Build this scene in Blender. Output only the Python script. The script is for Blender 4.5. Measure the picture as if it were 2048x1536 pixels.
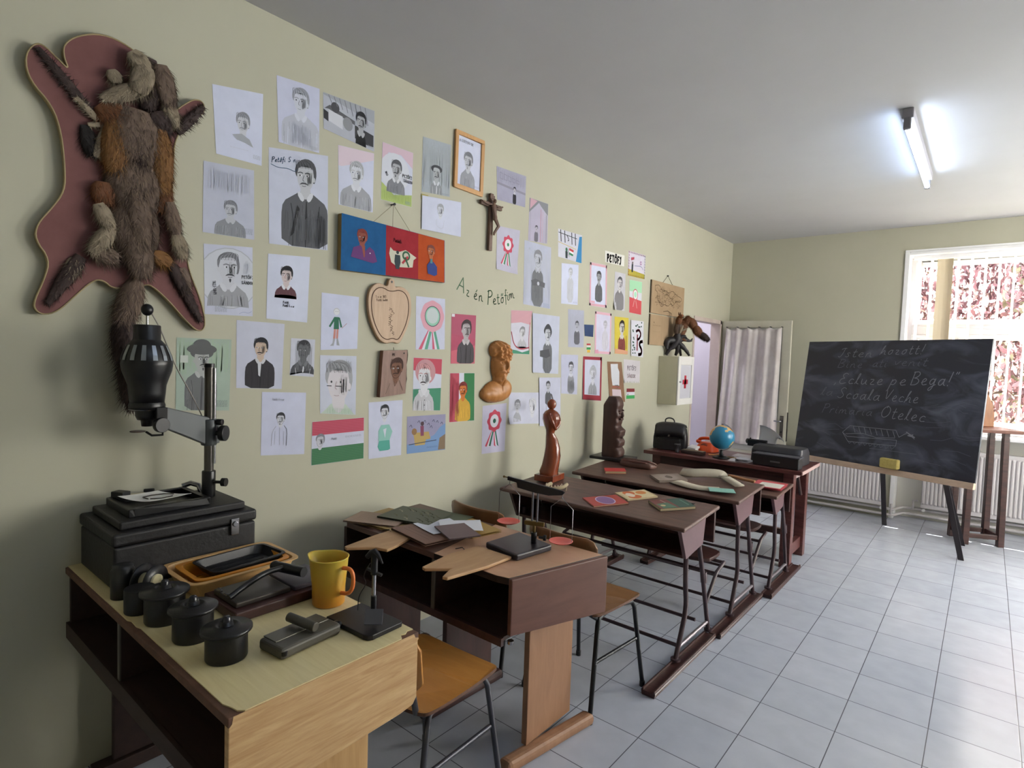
import bpy, bmesh, math, random
from mathutils import Vector, Matrix, Euler
PI = math.pi
for _o in list(bpy.data.objects): bpy.data.objects.remove(_o)
SC = bpy.context.scene
COL = SC.collection
# ---------------------------------------------------------------- camera
LW = 7.065; HC = 2.975; WR = 5.4; YB = -1.6       # far wall y, ceiling z, right wall x, back wall y
cam = bpy.data.cameras.new('camera'); co = bpy.data.objects.new('camera', cam); COL.objects.link(co)
yaw, pitch, roll = -0.6895, 0.0498, 0.033
f = Vector((math.sin(yaw)*math.cos(pitch), math.cos(yaw)*math.cos(pitch), -math.sin(pitch)))
r = f.cross(Vector((0, 0, 1))).normalized(); u = r.cross(f)
r2 = r*math.cos(roll)+u*math.sin(roll); u2 = -r*math.sin(roll)+u*math.cos(roll)
mw = Matrix((r2, u2, -f)).transposed().to_4x4(); mw.translation = (2.451, 0, 1.55)
co.matrix_world = mw
cam.sensor_fit = 'HORIZONTAL'; cam.sensor_width = 36.0; cam.lens = 36.0*1153/2048; cam.clip_start = .02; cam.clip_end = 100
SC.camera = co
SC.view_settings.view_transform = 'Standard'; SC.view_settings.look = 'None'
SC.view_settings.gamma = 1.0; SC.view_settings.use_curve_mapping = False
SC.view_settings.exposure = 1.15
SC.cycles.use_denoising = True
SC.cycles.max_bounces = 10; SC.cycles.diffuse_bounces = 6
# ---------------------------------------------------------------- daylight
w = bpy.data.worlds.new('World'); SC.world = w; w.use_nodes = True
bg = w.node_tree.nodes['Background']; bg.inputs[0].default_value = (1.0, 0.95, 0.88, 1); bg.inputs[1].default_value = 9.0
sun = bpy.data.lights.new('sun', 'SUN'); sun.energy = 9.0; sun.angle = math.radians(0.6); sun.color = (1, .95, .86)
so = bpy.data.objects.new('sun', sun); COL.objects.link(so)
so.rotation_euler = Vector((0.10, 0.40, 1.0)).to_track_quat('Z', 'Y').to_euler()     # high sun behind the far wall
def daylight(name, size, loc, rot, e, col=(1, .965, .92), portal=False):
    a = bpy.data.lights.new(name, 'AREA'); a.shape = 'RECTANGLE'; a.size, a.size_y = size; a.energy = e; a.color = col
    o = bpy.data.objects.new(name, a); COL.objects.link(o); o.location = loc; o.rotation_euler = rot
    if portal: a.cycles.is_portal = True
    return o
daylight('window_portal', (1.55, 1.7), (2.58, LW+.42, 1.85), (-PI/2, 0, 0), 1, portal=True)
daylight('window_fill_light', (1.5, 1.65), (4.54, LW+.45, 1.83), (-PI/2, 0, 0), 95)          # added area lamp outside the unseen second far window, brightens the room
daylight('window_fill_light', (1.6, 1.65), (WR+.35, 4.9, 1.83), (0, PI/2, 0), 36)            # added area lamp at the added right-hand window, brightens left and far walls

# ---------------------------------------------------------------- helpers
_M = {}
def lin(c):
    if isinstance(c, str):
        c = c.lstrip('#'); c = [int(c[i:i+2], 16)/255 for i in (0, 2, 4)]
    return tuple(((x/12.92) if x <= .04045 else ((x+.055)/1.055)**2.4) for x in c)+(1,)
def mat(key, c='#888888', rough=.6, metal=0, kind='plain', c2=None, scale=1.0, bump=0, spec=.5, emit=0, trans=0, alpha=1, stretch=(1, 1, 1), coat=0):
    """c,c2 srgb hex. kind: plain / noise / wood"""
    if key in _M: return _M[key]
    m = bpy.data.materials.new(key); m.use_nodes = True; nt = m.node_tree; n = nt.nodes; l = nt.links
    b = n['Principled BSDF']; b.inputs['Base Color'].default_value = lin(c); b.inputs['Roughness'].default_value = rough
    b.inputs['Metallic'].default_value = metal; b.inputs['Specular IOR Level'].default_value = spec
    if coat: b.inputs['Coat Weight'].default_value = coat; b.inputs['Coat Roughness'].default_value = .15
    if emit: b.inputs['Emission Color'].default_value = lin(c); b.inputs['Emission Strength'].default_value = emit
    if trans: b.inputs['Transmission Weight'].default_value = trans
    if alpha < 1: b.inputs['Alpha'].default_value = alpha
    if kind != 'plain' or bump:
        tc = n.new('ShaderNodeTexCoord'); mp = n.new('ShaderNodeMapping'); l.new(tc.outputs['Object'], mp.inputs[0])
        if kind == 'wood': mp.inputs['Scale'].default_value = tuple(scale*s for s in stretch)
        else: mp.inputs['Scale'].default_value = tuple(scale*s for s in stretch)
        nz = n.new('ShaderNodeTexNoise'); nz.inputs['Scale'].default_value = 1.0; nz.inputs['Detail'].default_value = 5
        nz.inputs['Roughness'].default_value = .6
        if kind == 'wood': nz.inputs['Distortion'].default_value = .6
        l.new(mp.outputs[0], nz.inputs['Vector'])
        if kind in ('noise', 'wood'):
            rp = n.new('ShaderNodeValToRGB'); e = rp.color_ramp.elements
            e[0].position = .32; e[1].position = .68; e[0].color = lin(c); e[1].color = lin(c2 or c)
            l.new(nz.outputs['Fac'], rp.inputs[0]); l.new(rp.outputs[0], b.inputs['Base Color'])
        if bump:
            bp = n.new('ShaderNodeBump'); bp.inputs['Strength'].default_value = bump; bp.inputs['Distance'].default_value = .01
            l.new(nz.outputs['Fac'], bp.inputs['Height']); l.new(bp.outputs[0], b.inputs['Normal'])
    _M[key] = m; return m
def P(hexc, rough=.7, **k): return mat('tone_'+hexc.lstrip('#')+('_%d' % int(rough*100)), hexc, rough, **k)

class MB:
    def __init__(s): s.v = []; s.f = []; s.mi = []; s.ms = []; s.sm = []
    def m(s, mt):
        if mt not in s.ms: s.ms.append(mt)
        return s.ms.index(mt)
    def add(s, vs, fs, mt, smooth=False):
        k = len(s.v); i = s.m(mt); s.v += [tuple(v) for v in vs]
        for q in fs: s.f.append([k+a for a in q]); s.mi.append(i); s.sm.append(smooth)
        return s
    def box(s, c, d, mt, rot=None, taper=None):
        hx, hy, hz = d[0]/2, d[1]/2, d[2]/2
        vs = [Vector((x*hx, y*hy, z*hz)) for z in (-1, 1) for y in (-1, 1) for x in (-1, 1)]
        if taper: vs = [Vector((v.x*(taper if v.z > 0 else 1), v.y*(taper if v.z > 0 else 1), v.z)) for v in vs]
        if rot is not None:
            R = rot if isinstance(rot, Matrix) else Euler(rot).to_matrix(); vs = [R@v for v in vs]
        vs = [v+Vector(c) for v in vs]
        return s.add(vs, [(0, 2, 3, 1), (4, 5, 7, 6), (0, 1, 5, 4), (2, 6, 7, 3), (0, 4, 6, 2), (1, 3, 7, 5)], mt)
    def bx(s, a, b, mt):
        return s.box([(a[i]+b[i])/2 for i in range(3)], [abs(b[i]-a[i]) for i in range(3)], mt)
    def hexa(s, p, mt):          # 8 points, bottom 4 ccw then top 4 ccw
        return s.add(p, [(3, 2, 1, 0), (4, 5, 6, 7), (0, 1, 5, 4), (1, 2, 6, 5), (2, 3, 7, 6), (3, 0, 4, 7)], mt)
    def tube(s, pts, r, mt, n=8, cap=True, r2=None, smooth=True):
        pts = [Vector(p) for p in pts]; N = len(pts); rs = r if isinstance(r, (list, tuple)) else [r+( (r2-r)*i/(N-1) if r2 is not None else 0) for i in range(N)]
        if len(rs) != N: rs = [rs[min(len(rs)-1, int(i*(len(rs)-1)/(N-1)))]*(1-(i*(len(rs)-1)/(N-1)) % 1)+rs[min(len(rs)-1, int(i*(len(rs)-1)/(N-1))+1)]*((i*(len(rs)-1)/(N-1)) % 1) for i in range(N)]
        vs = []; fs = []; up = None
        for i, p in enumerate(pts):
            t = ((pts[i+1]-p) if i == 0 else (p-pts[i-1]) if i == N-1 else (pts[i+1]-pts[i-1])).normalized()
            if up is None:
                up = Vector((0, 0, 1)) if abs(t.z) < .9 else Vector((1, 0, 0))
            a = (up-t*up.dot(t)).normalized(); b = t.cross(a); up = a
            vs += [p+(a*math.cos(2*PI*k/n)+b*math.sin(2*PI*k/n))*rs[i] for k in range(n)]
        for i in range(N-1):
            for k in range(n): fs.append((i*n+k, i*n+(k+1) % n, (i+1)*n+(k+1) % n, (i+1)*n+k))
        s.add(vs, fs, mt, smooth)
        if cap:
            s.add(vs[:n], [tuple(range(n))[::-1]], mt); s.add(vs[-n:], [tuple(range(n))], mt)
        return s
    def cyl(s, c, r, h, mt, n=24, r2=None, axis='z'):     # c = centre of the base
        d = {'x': Vector((1, 0, 0)), 'y': Vector((0, 1, 0)), 'z': Vector((0, 0, 1))}[axis] if isinstance(axis, str) else Vector(axis).normalized()
        c = Vector(c); return s.tube([c, c+d*h], [r, r if r2 is None else r2], mt, n)
    def lathe(s, c, prof, mt, n=32, M3=None, smooth=True):  # prof: (r,z)
        vs = []; fs = []; c = Vector(c)
        for r, z in prof:
            for k in range(n):
                v = Vector((r*math.cos(2*PI*k/n), r*math.sin(2*PI*k/n), z)); vs.append(c+((M3@v) if M3 else v))
        for i in range(len(prof)-1):
            for k in range(n): fs.append((i*n+k, i*n+(k+1) % n, (i+1)*n+(k+1) % n, (i+1)*n+k))
        s.add(vs, fs, mt, smooth)
        if prof[0][0] > 1e-4: s.add(vs[:n], [tuple(range(n))[::-1]], mt)
        if prof[-1][0] > 1e-4: s.add(vs[-n:], [tuple(range(n))], mt)
        return s
    def ell(s, c, r, mt, n=16, m=10, R=None):
        vs = []; fs = []; c = Vector(c)
        for i in range(m+1):
            t = PI*i/m
            for k in range(n):
                v = Vector((r[0]*math.sin(t)*math.cos(2*PI*k/n), r[1]*math.sin(t)*math.sin(2*PI*k/n), -r[2]*math.cos(t))); vs.append(c+((R@v) if R else v))
        for i in range(m):
            for k in range(n): fs.append((i*n+k, i*n+(k+1) % n, (i+1)*n+(k+1) % n, (i+1)*n+k))
        return s.add(vs, fs, mt, True)
    def loft(s, rings, mt, cap=True, smooth=True):     # rings: lists of points, same count
        n = len(rings[0]); vs = [p for r_ in rings for p in r_]; fs = []
        for i in range(len(rings)-1):
            for k in range(n): fs.append((i*n+k, i*n+(k+1) % n, (i+1)*n+(k+1) % n, (i+1)*n+k))
        s.add(vs, fs, mt, smooth)
        if cap: s.add(rings[0], [tuple(range(n))[::-1]], mt); s.add(rings[-1], [tuple(range(n))], mt)
        return s
    def prism(s, poly, t, mt, fr=None, side=None):   # poly 2D, fr: function (a,b,h)->3D, thickness t
        fr = fr or (lambda a, b, h: (a, b, h)); n = len(poly)
        ar = sum(poly[i][0]*poly[(i+1) % n][1]-poly[(i+1) % n][0]*poly[i][1] for i in range(n))
        if ar < 0: poly = poly[::-1]
        lo = [fr(a, b, 0) for a, b in poly]; hi = [fr(a, b, t) for a, b in poly]
        s.add(hi, [tuple(range(n))], mt); s.add(lo, [tuple(range(n))[::-1]], mt)
        s.add(lo+hi, [(i, (i+1) % n, n+(i+1) % n, n+i) for i in range(n)], side or mt); return s
    def build(s, name, parent=None, loc=None, rz=0, bevel=0, seg=2, sub=0):
        me = bpy.data.meshes.new(name); me.from_pydata(s.v, [], s.f)
        for mt in s.ms: me.materials.append(mt)
        me.polygons.foreach_set('material_index', s.mi); me.polygons.foreach_set('use_smooth', s.sm); me.validate(); me.update()
        o = bpy.data.objects.new(name, me); COL.objects.link(o)
        if parent: o.parent = parent
        if loc: o.location = loc
        if rz: o.rotation_euler = (0, 0, rz)
        if bevel or sub:
            bm = bmesh.new(); bm.from_mesh(me); bmesh.ops.remove_doubles(bm, verts=bm.verts, dist=1e-5)
            bmesh.ops.recalc_face_normals(bm, faces=bm.faces); bm.to_mesh(me); bm.free()
            if bevel:
                md = o.modifiers.new('bevel', 'BEVEL'); md.width = bevel; md.segments = seg; md.limit_method = 'ANGLE'; md.angle_limit = .6
                md.harden_normals = False
            if sub:
                md = o.modifiers.new('sub', 'SUBSURF'); md.levels = sub; md.render_levels = sub
        return o
def tag(o, label=None, cat=None, group=None, kind=None):
    if label: o['label'] = label
    if cat: o['category'] = cat
    if group: o['group'] = group
    if kind: o['kind'] = kind
    return o
def thing(name, label, cat, loc=(0, 0, 0), rz=0, group=None):
    o = bpy.data.objects.new(name, None); COL.objects.link(o); o.location = loc; o.rotation_euler = (0, 0, rz); o.empty_display_size = .05
    return tag(o, label, cat, group)
def struct(name, mb, **k): return tag(mb.build(name, **k), kind='structure')
def ring(cx, cy, z, rx, ry, n=20, rot=0, p=2.0):
    out = []
    for k in range(n):
        a = 2*PI*k/n; c_, s_ = math.cos(a), math.sin(a)
        x = rx*math.copysign(abs(c_)**(2/p), c_); y = ry*math.copysign(abs(s_)**(2/p), s_)
        out.append((cx+x*math.cos(rot)-y*math.sin(rot), cy+x*math.sin(rot)+y*math.cos(rot), z))
    return out
def smooth_pts(pts, it=2, closed=False):     # Chaikin
    for _ in range(it):
        q = []; n = len(pts)
        for i in range(n if closed else n-1):
            a, b = pts[i], pts[(i+1) % n]
            q.append(tuple(a[k]*.75+b[k]*.25 for k in range(len(a)))); q.append(tuple(a[k]*.25+b[k]*.75 for k in range(len(a))))
        pts = q if closed else [pts[0]]+q+[pts[-1]]
    return pts
# materials used all over
WOOD_D = mat('dark_wood', '#2e1a18', .38, kind='wood', c2='#4a2c28', scale=6, stretch=(1, 8, 8), bump=.08)
WOOD_DT = mat('dark_wood_top', '#4a332c', .42, kind='wood', c2='#6a4c42', scale=5, stretch=(1, 9, 9), bump=.06)
WOOD_R = mat('red_brown_wood', '#4c2724', .32, kind='wood', c2='#6d3f3c', scale=6, stretch=(1, 8, 8))
BLACKM = mat('black_metal', '#18171c', .42, metal=.2)
STEEL = mat('steel', '#9a9aa0', .25, metal=1)
DKSTEEL = mat('dark_steel', '#2b2a30', .4, metal=.6)
BLACKP = mat('black_plastic', '#0f0f12', .35)
BLACKV = mat('black_vinyl', '#141315', .5, kind='noise', c2='#1d1b1d', scale=60, bump=.15)
WHITEP = mat('white_paint', '#e6e6e6', .4)
# ================================================================ room
def wall_mat(key, c, c2): return mat(key, c, .85, kind='noise', c2=c2, scale=1.7, bump=.03, spec=.2)
WALLY = wall_mat('wall_paint', '#b4b2a0', '#b8b6a4')
CEIL = wall_mat('ceiling_paint', '#b6b6b9', '#bababd')
# tiled floor
fm = bpy.data.materials.new('floor_tiles'); fm.use_nodes = True; nt = fm.node_tree; n = nt.nodes; l = nt.links
b = n['Principled BSDF']; tc = n.new('ShaderNodeTexCoord'); mp = n.new('ShaderNodeMapping'); l.new(tc.outputs['Object'], mp.inputs[0])
T = .303; mp.inputs['Location'].default_value = (-(2.338 % T), -(2.734 % T), 0)
mp.vector_type = 'POINT'
br = n.new('ShaderNodeTexBrick'); br.offset = 0; br.squash = 1
br.inputs['Scale'].default_value = 1; br.inputs['Mortar Size'].default_value = .0022; br.inputs['Mortar Smooth'].default_value = .3
br.inputs['Brick Width'].default_value = T; br.inputs['Row Height'].default_value = T; br.inputs['Bias'].default_value = 0
br.inputs['Color1'].default_value = lin('#b7bcc8'); br.inputs['Color2'].default_value = lin('#afb5c2'); br.inputs['Mortar'].default_value = lin('#5f6068')
l.new(mp.outputs[0], br.inputs['Vector'])
nz = n.new('ShaderNodeTexNoise'); nz.inputs['Scale'].default_value = 9; nz.inputs['Detail'].default_value = 6; l.new(tc.outputs['Object'], nz.inputs['Vector'])
mx = n.new('ShaderNodeMix'); mx.data_type = 'RGBA'; mx.blend_type = 'MULTIPLY'; mx.inputs['Factor'].default_value = .35
cr = n.new('ShaderNodeValToRGB'); cr.color_ramp.elements[0].color = (.72, .72, .74, 1); cr.color_ramp.elements[1].color = (1, 1, 1, 1)
cr.color_ramp.elements[0].position = .3; cr.color_ramp.elements[1].position = .7
l.new(nz.outputs['Fac'], cr.inputs[0]); l.new(br.outputs['Color'], mx.inputs['A']); l.new(cr.outputs[0], mx.inputs['B']); l.new(mx.outputs['Result'], b.inputs['Base Color'])
b.inputs['Roughness'].default_value = .2
r1 = n.new('ShaderNodeMapRange'); r1.inputs['To Min'].default_value = .13; r1.inputs['To Max'].default_value = .3; l.new(nz.outputs['Fac'], r1.inputs['Value']); l.new(r1.outputs[0], b.inputs['Roughness'])
bp = n.new('ShaderNodeBump'); bp.inputs['Strength'].default_value = .25; bp.inputs['Distance'].default_value = .004; bp.invert = True
l.new(br.outputs['Fac'], bp.inputs['Height']); l.new(bp.outputs[0], b.inputs['Normal'])
TH = .3
m = MB().bx((-1.5, YB-.1, -.2), (WR+.35, LW+.6, 0), fm); struct('floor', m)
m = MB().bx((-1.5, YB-.1, HC), (WR+.35, LW+.6, HC+.2), CEIL); struct('ceiling', m)
# left wall with doorway y 5.97..6.77, z..2.02
DY0, DY1, DZ = 5.99, 6.77, 2.02
m = MB(); m.bx((-.1, YB-.1, 0), (0, DY0, HC), WALLY); m.bx((-.1, DY1, 0), (0, LW+.6, HC), WALLY); m.bx((-.1, DY0, DZ), (0, DY1, HC), WALLY)
struct('wall_left', m)
# far wall: window recess from x=1.74, recess back at LW+.25
NX0, NX1, NZ = 1.74, 3.42, 2.72
m = MB(); m.bx((0, LW, 0), (NX0, LW+.4, HC), WALLY); m.bx((NX1, LW, 0), (3.7, LW+.4, HC), WALLY); m.bx((5.38, LW, 0), (WR, LW+.4, HC), WALLY)
m.bx((NX0, LW, NZ), (NX1, LW+.4, HC), WALLY); m.bx((3.7, LW, NZ), (5.38, LW+.4, HC), WALLY)
WB = wall_mat('recess_paint', '#dcdad2', '#e0ded6')
for a in (NX0, 3.7): m.bx((a, LW+.2, 0), (a+1.68, LW+.4, .93), WB)
struct('wall_far', m)
m = MB(); RY0, RY1 = 4.05, 5.75  # right wall with an opening for the added window
for a, b_ in (((YB-.1, 0), (RY0, HC)), ((RY1, 0), (LW+.6, HC)), ((RY0, 0), (RY1, .93)), ((RY0, NZ), (RY1, HC))): m.bx((WR, a[0], a[1]), (WR+.3, b_[0], b_[1]), WALLY)
struct('wall_right', m)
struct('wall_back', MB().bx((-.1, YB-.1, 0), (WR, YB, HC), WALLY))
# little room seen through the doorway
LIL = wall_mat('lilac_paint', '#ccc8d0', '#d0ccd4')
m = MB(); m.bx((-1.5, 5.3, 0), (-1.4, 7.6, HC), LIL); m.bx((-1.4, 5.3, 0), (-.1, 5.4, HC), LIL); m.bx((-1.4, 7.5, 0), (-.1, 7.6, HC), LIL)
struct('wall_hallway', m)
# lamp added out of view to brighten the lilac hallway
hl = thing('hallway_fill_lamp', 'added lamp out of view that brightens the hallway beyond the doorway', 'ceiling lamp', (-.8, 6.4, HC))
m = MB(); m.lathe((0, 0, 0), [(.0, -.09), (.10, -.075), (.14, -.03), (.14, -.012)], mat('fill_lamp_glow', '#f6f2ff', .4, emit=60), 24); m.build('lamp_shade', hl)
m = MB(); m.cyl((0, 0, -.012), .15, .012, WHITEP, 24); m.build('lamp_base', hl)
# windows
WH = mat('window_frame_white', '#f0f0f2', .35)
glass = bpy.data.materials.new('window_glass'); glass.use_nodes = True; gn = glass.node_tree.nodes; gl = glass.node_tree.links
for q in list(gn): gn.remove(q)
go = gn.new('ShaderNodeOutputMaterial'); gm = gn.new('ShaderNodeMixShader'); gt = gn.new('ShaderNodeBsdfTransparent'); gg = gn.new('ShaderNodeBsdfGlossy'); gg.inputs['Roughness'].default_value = .02
gt.inputs[0].default_value = (.96, .97, .97, 1); gm.inputs[0].default_value = .05; gl.new(gt.outputs[0], gm.inputs[1]); gl.new(gg.outputs[0], gm.inputs[2]); gl.new(gm.outputs[0], go.inputs[0])
for i, x0 in enumerate((NX0, 3.7)):
    x1 = x0+1.68; y0 = LW+.25; y1 = LW+.32
    root = bpy.data.objects.new('window_%d' % (i+1), None); COL.objects.link(root); root['kind'] = 'structure'
    m = MB(); fz0, fz1 = .93, NZ
    for a, bb in (((x0, fz0), (x0+.07, fz1)), ((x1-.07, fz0), (x1, fz1)), ((x0+.07, fz1-.07), (x1-.07, fz1)), ((x0+.07, fz0), (x1-.07, fz0+.07)), ((x0+.07, 1.90), (x1-.07, 2.0)), ((x0+.40, fz0+.07), (x0+.46, 1.90))):
        m.bx((a[0], y0, a[1]), (bb[0], y1, bb[1]), WH)
    m.bx((x0+.07, y0-.03, 2.0), (x1-.07, y0, 2.03), WH); m.bx((x0+.07, y0-.03, 1.87), (x1-.07, y0, 1.90), WH)
    m.build('window_frame', root, bevel=.006)
    m = MB()
    for a, bb in (((x0+.07, 2.0), (x1-.07, fz1-.07)), ((x0+.07, fz0+.07), (x0+.40, 1.9)), ((x0+.46, fz0+.07), (x1-.07, 1.9))):
        s = .05
        for c_, d_ in (((a[0], a[1]), (a[0]+s, bb[1])), ((bb[0]-s, a[1]), (bb[0], bb[1])), ((a[0]+s, bb[1]-s), (bb[0]-s, bb[1])), ((a[0]+s, a[1]), (bb[0]-s, a[1]+s))):
            m.bx((c_[0], y0-.012, c_[1]), (d_[0], y1-.012, d_[1]), WH)
    m.build('window_sash', root, bevel=.005)
    for a, bb in (((x0+.12, 2.05), (x1-.12, fz1-.12)), ((x0+.12, fz0+.12), (x0+.35, 1.85)), ((x0+.51, fz0+.12), (x1-.12, 1.85))):
        MB().bx((a[0], y0+.02, a[1]), (bb[0], y0+.026, bb[1]), glass).build('window_pane', root)
    MB().bx((x0, LW-.04, .90), (x1, LW+.25, .93), WH).build('window_sill', root, bevel=.006)
root = bpy.data.objects.new('window_3', None); COL.objects.link(root); root['kind'] = 'structure'; m = MB()  # unseen window added in the right wall to let fill light in
for a, b_ in (((RY0, .93), (RY0+.07, NZ)), ((RY1-.07, .93), (RY1, NZ)), ((RY0+.07, NZ-.07), (RY1-.07, NZ)), ((RY0+.07, .93), (RY1-.07, 1.0)), ((RY0+.07, 1.9), (RY1-.07, 2.0)), ((RY0+.82, 1.0), (RY0+.88, 1.9))): m.bx((WR+.2, a[0], a[1]), (WR+.27, b_[0], b_[1]), WH)
m.build('window_frame', root, bevel=.005)
MB().bx((WR+.23, RY0+.07, 1.0), (WR+.236, RY1-.07, NZ-.07), glass).build('window_pane', root)
MB().bx((WR-.03, RY0, .905), (WR+.2, RY1, .9299), WH).build('window_sill', root)
# white reveal boards round the first recess
m = MB(); m.bx((NX0-.005, LW-.012, .0), (NX0+.035, LW+.25, NZ), WH); m.bx((NX0+.036, LW-.012, NZ-.03), (NX1, LW+.25, NZ-.001), WH); m.bx((NX0-.005, LW-.012, NZ+.0005), (NX1, LW-.0005, NZ+.02), WH)
struct('trim_1', m, bevel=.004)
# door leaf with curtain, folded back against the far wall
DG = mat('old_door_paint', '#b9b6a6', .5, kind='noise', c2='#c4c1b2', scale=5)
t = bpy.data.objects.new('door_1', None); COL.objects.link(t); t['kind'] = 'structure'; t.location = (.02, 6.80, 0); t.rotation_euler = (0, 0, .0)
m = MB(); m.bx((0, 0, .01), (.09, .04, 2.03), DG); m.bx((.66, 0, .01), (.75, .04, 2.03), DG); m.bx((.09, 0, 1.95), (.66, .04, 2.03), DG); m.bx((.09, 0, .01), (.66, .04, .55), DG)
m.build('door_leaf', t, bevel=.004)
MB().bx((.09, .018, .55), (.66, .022, 1.95), mat('frosted_pane', '#cfd0cc', .3)).build('pane', t)
m = MB(); m.bx((.685, -.006, .72), (.72, 0, .98), STEEL); m.tube([(.70, -.02, .92), (.70, -.045, .92), (.61, -.045, .92)], .008, STEEL); m.cyl((.703, -.012, .80), .008, .012, BLACKM, 12, axis='y')
m.build('door_handle', t)
MB().bx((.752, .005, .70), (.757, .035, 1.02), DKSTEEL).build('lock_plate', t)
CUR = mat('white_net_curtain', '#dcd6d4', .9, kind='noise', c2='#bfb6b6', scale=3.2)
m = MB(); NU, NV = 90, 30; vs = []
for j in range(NV+1):
    v = j/NV
    for i in range(NU+1):
        q = i/NU; sag = .028*abs(math.sin(q*PI*5)) if j == 0 else .028*abs(math.sin(q*PI*5))*(1-v)**6
        amp = .010+.012*v; yy = -.035-amp*(1+math.sin(q*30+1.8*math.sin(q*6)+v*.7))-.004*math.sin(q*61+v*2)
        xx = .06+(.60-.05*(1-v)*0)*q-.045*v*(1-q)+.02*math.sin(v*4+q*9)*v*.4
        vs.append((xx, yy, 1.955-sag-v*1.33))
m.add(vs, [(j*(NU+1)+i, j*(NU+1)+i+1, (j+1)*(NU+1)+i+1, (j+1)*(NU+1)+i) for j in range(NV) for i in range(NU)], CUR, True)
cu = m.build('door_curtain', None); cu.location = (.02, 6.80, 0); tag(cu, 'grimy white net curtain pinned over the glass of the open door', 'curtain')
md = cu.modifiers.new('s', 'SOLIDIFY'); md.thickness = .0015
m = MB()
for q in range(6): m.cyl((.06+.12*q, -.05, 1.957), .005, .05, DKSTEEL, 8, axis='y')
m.build('curtain_pin', cu)
# door casing round the doorway
m = MB(); JM = mat('door_jamb_paint', '#b4a49c', .5, kind='noise', c2='#c3b5ad', scale=4)
m.bx((-.1, DY1-.03, 0), (.012, DY1+.02, DZ+.02), JM); m.bx((-.1, DY0-.01, 0), (.006, DY0+.03, DZ), JM); m.bx((-.1, DY0-.01, DZ-.03), (.012, DY1+.02, DZ+.015), JM)
struct('door_2', m, bevel=.003)
# skirting pipes
PIPE = mat('heating_pipe_paint', '#c9c4c6', .35)
m = MB()
for z in (.045, .105):
    m.tube([(.8, LW-.06, z), (1.70, LW-.06, z), (1.78, LW-.06, z), (1.84, LW+.13, z), (1.90, LW+.15, z), (3.5, LW+.15, z)], .014, PIPE, 10)
m.tube([(1.76, LW-.06, .045), (1.76, LW-.06, .16)], .012, PIPE, 10); m.tube([(1.93, LW+.13, .105), (1.93, LW+.10, .20), (1.97, LW+.10, .20)], .010, PIPE, 10)
tag(m.build('heating_pipes'), 'pair of thin painted heating pipes running along the floor under the radiators', 'pipe')
RAD = mat('radiator_enamel', '#d8d4d6', .35)
def radiator(x0, x1, y, z0, z1, label):
    t = thing('radiator', label, 'radiator', ((x0+x1)/2, y, 0), 0, None); W = (x1-x0)/2; n = int((x1-x0)/.0333); m = MB(); vs = []; pts = []
    st = 2*W/n
    for i in range(n):
        a = -W+i*st
        pts += [(a+.05*st, .012), (a+.28*st, 0), (a+.62*st, 0), (a+.85*st, .012)]
    pts = [(-W, .012)]+pts+[(W, .012)]
    zr = [z0+.0, z0+.035, z0+.05, z1-.05, z1-.035, z1]
    for j, z in enumerate(zr):
        for a, d in pts: vs.append((a, -.055+(d if 2 <= j <= 3 else .012 if j in (1, 4) else .014), z))
    N = len(pts); m.add(vs, [(j*N+i, j*N+i+1, (j+1)*N+i+1, (j+1)*N+i) for j in range(5) for i in range(N-1)], RAD)
    m.build('panel', t)
    m = MB(); m.bx((-W, -.041, z0), (W, .02, z0+.02), RAD); m.bx((-W, -.041, z1-.012), (W, .02, z1), RAD)
    m.bx((-W-.004, -.043, z0), (-W, .025, z1), RAD); m.bx((W, -.043, z0), (W+.004, .025, z1), RAD); m.bx((-W, .01, z0), (W, .02, z1), RAD)
    for s in (-.8, .8): m.bx((W*s-.02, .02, z0+.1), (W*s+.02, .078, z0+.14), RAD)
    m.build('casing', t)
    for s in (-1, 1):
        q = MB(); q.tube([(W*s*.97, -.01, z0+.01), (W*s*.97, -.01, .106)], .009, PIPE, 8); q.cyl((W*s*.97, -.03, z0-.03), .014, .05, WHITEP, 12, axis='y'); q.build('valve', t)
    return t
radiator(.95, 1.69, LW-.08, .14, .72, 'white ribbed panel radiator on the far wall left of the window, behind the table')
radiator(2.0, 3.3, LW+.12, .14, .76, 'long white ribbed panel radiator in the recess under the window')
# ceiling lamps
def tube_lamp(x, y0, y1, label):
    t = thing('fluorescent_lamp', label, 'ceiling lamp', (x, (y0+y1)/2, HC), 0, None); h = (y1-y0)/2
    m = MB(); m.bx((-.028, -h-.02, -.055), (.028, h+.02, 0), mat('lamp_batten', '#8d8b92', .5)); m.build('batten', t, bevel=.006)
    for s in (-1, 1):
        m = MB(); m.bx((-.018, s*(h+.012)-.014, -.115), (.018, s*(h+.012)+.014, -.05), mat('lamp_holder', '#77767c', .5)); m.build('tube_holder', t, bevel=.006)
    MB().tube([(0, -h, -.098), (0, h, -.098)], .014, mat('lamp_tube_glow', '#d3e6ff', .4, emit=15), 16).build('tube', t)
    return t
tube_lamp(2.03, 3.86, 5.18, 'lit fluorescent tube lamp on the ceiling')
tube_lamp(2.03, .55, 1.87, 'lit fluorescent tube lamp on the ceiling, nearer the back of the room')
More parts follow.
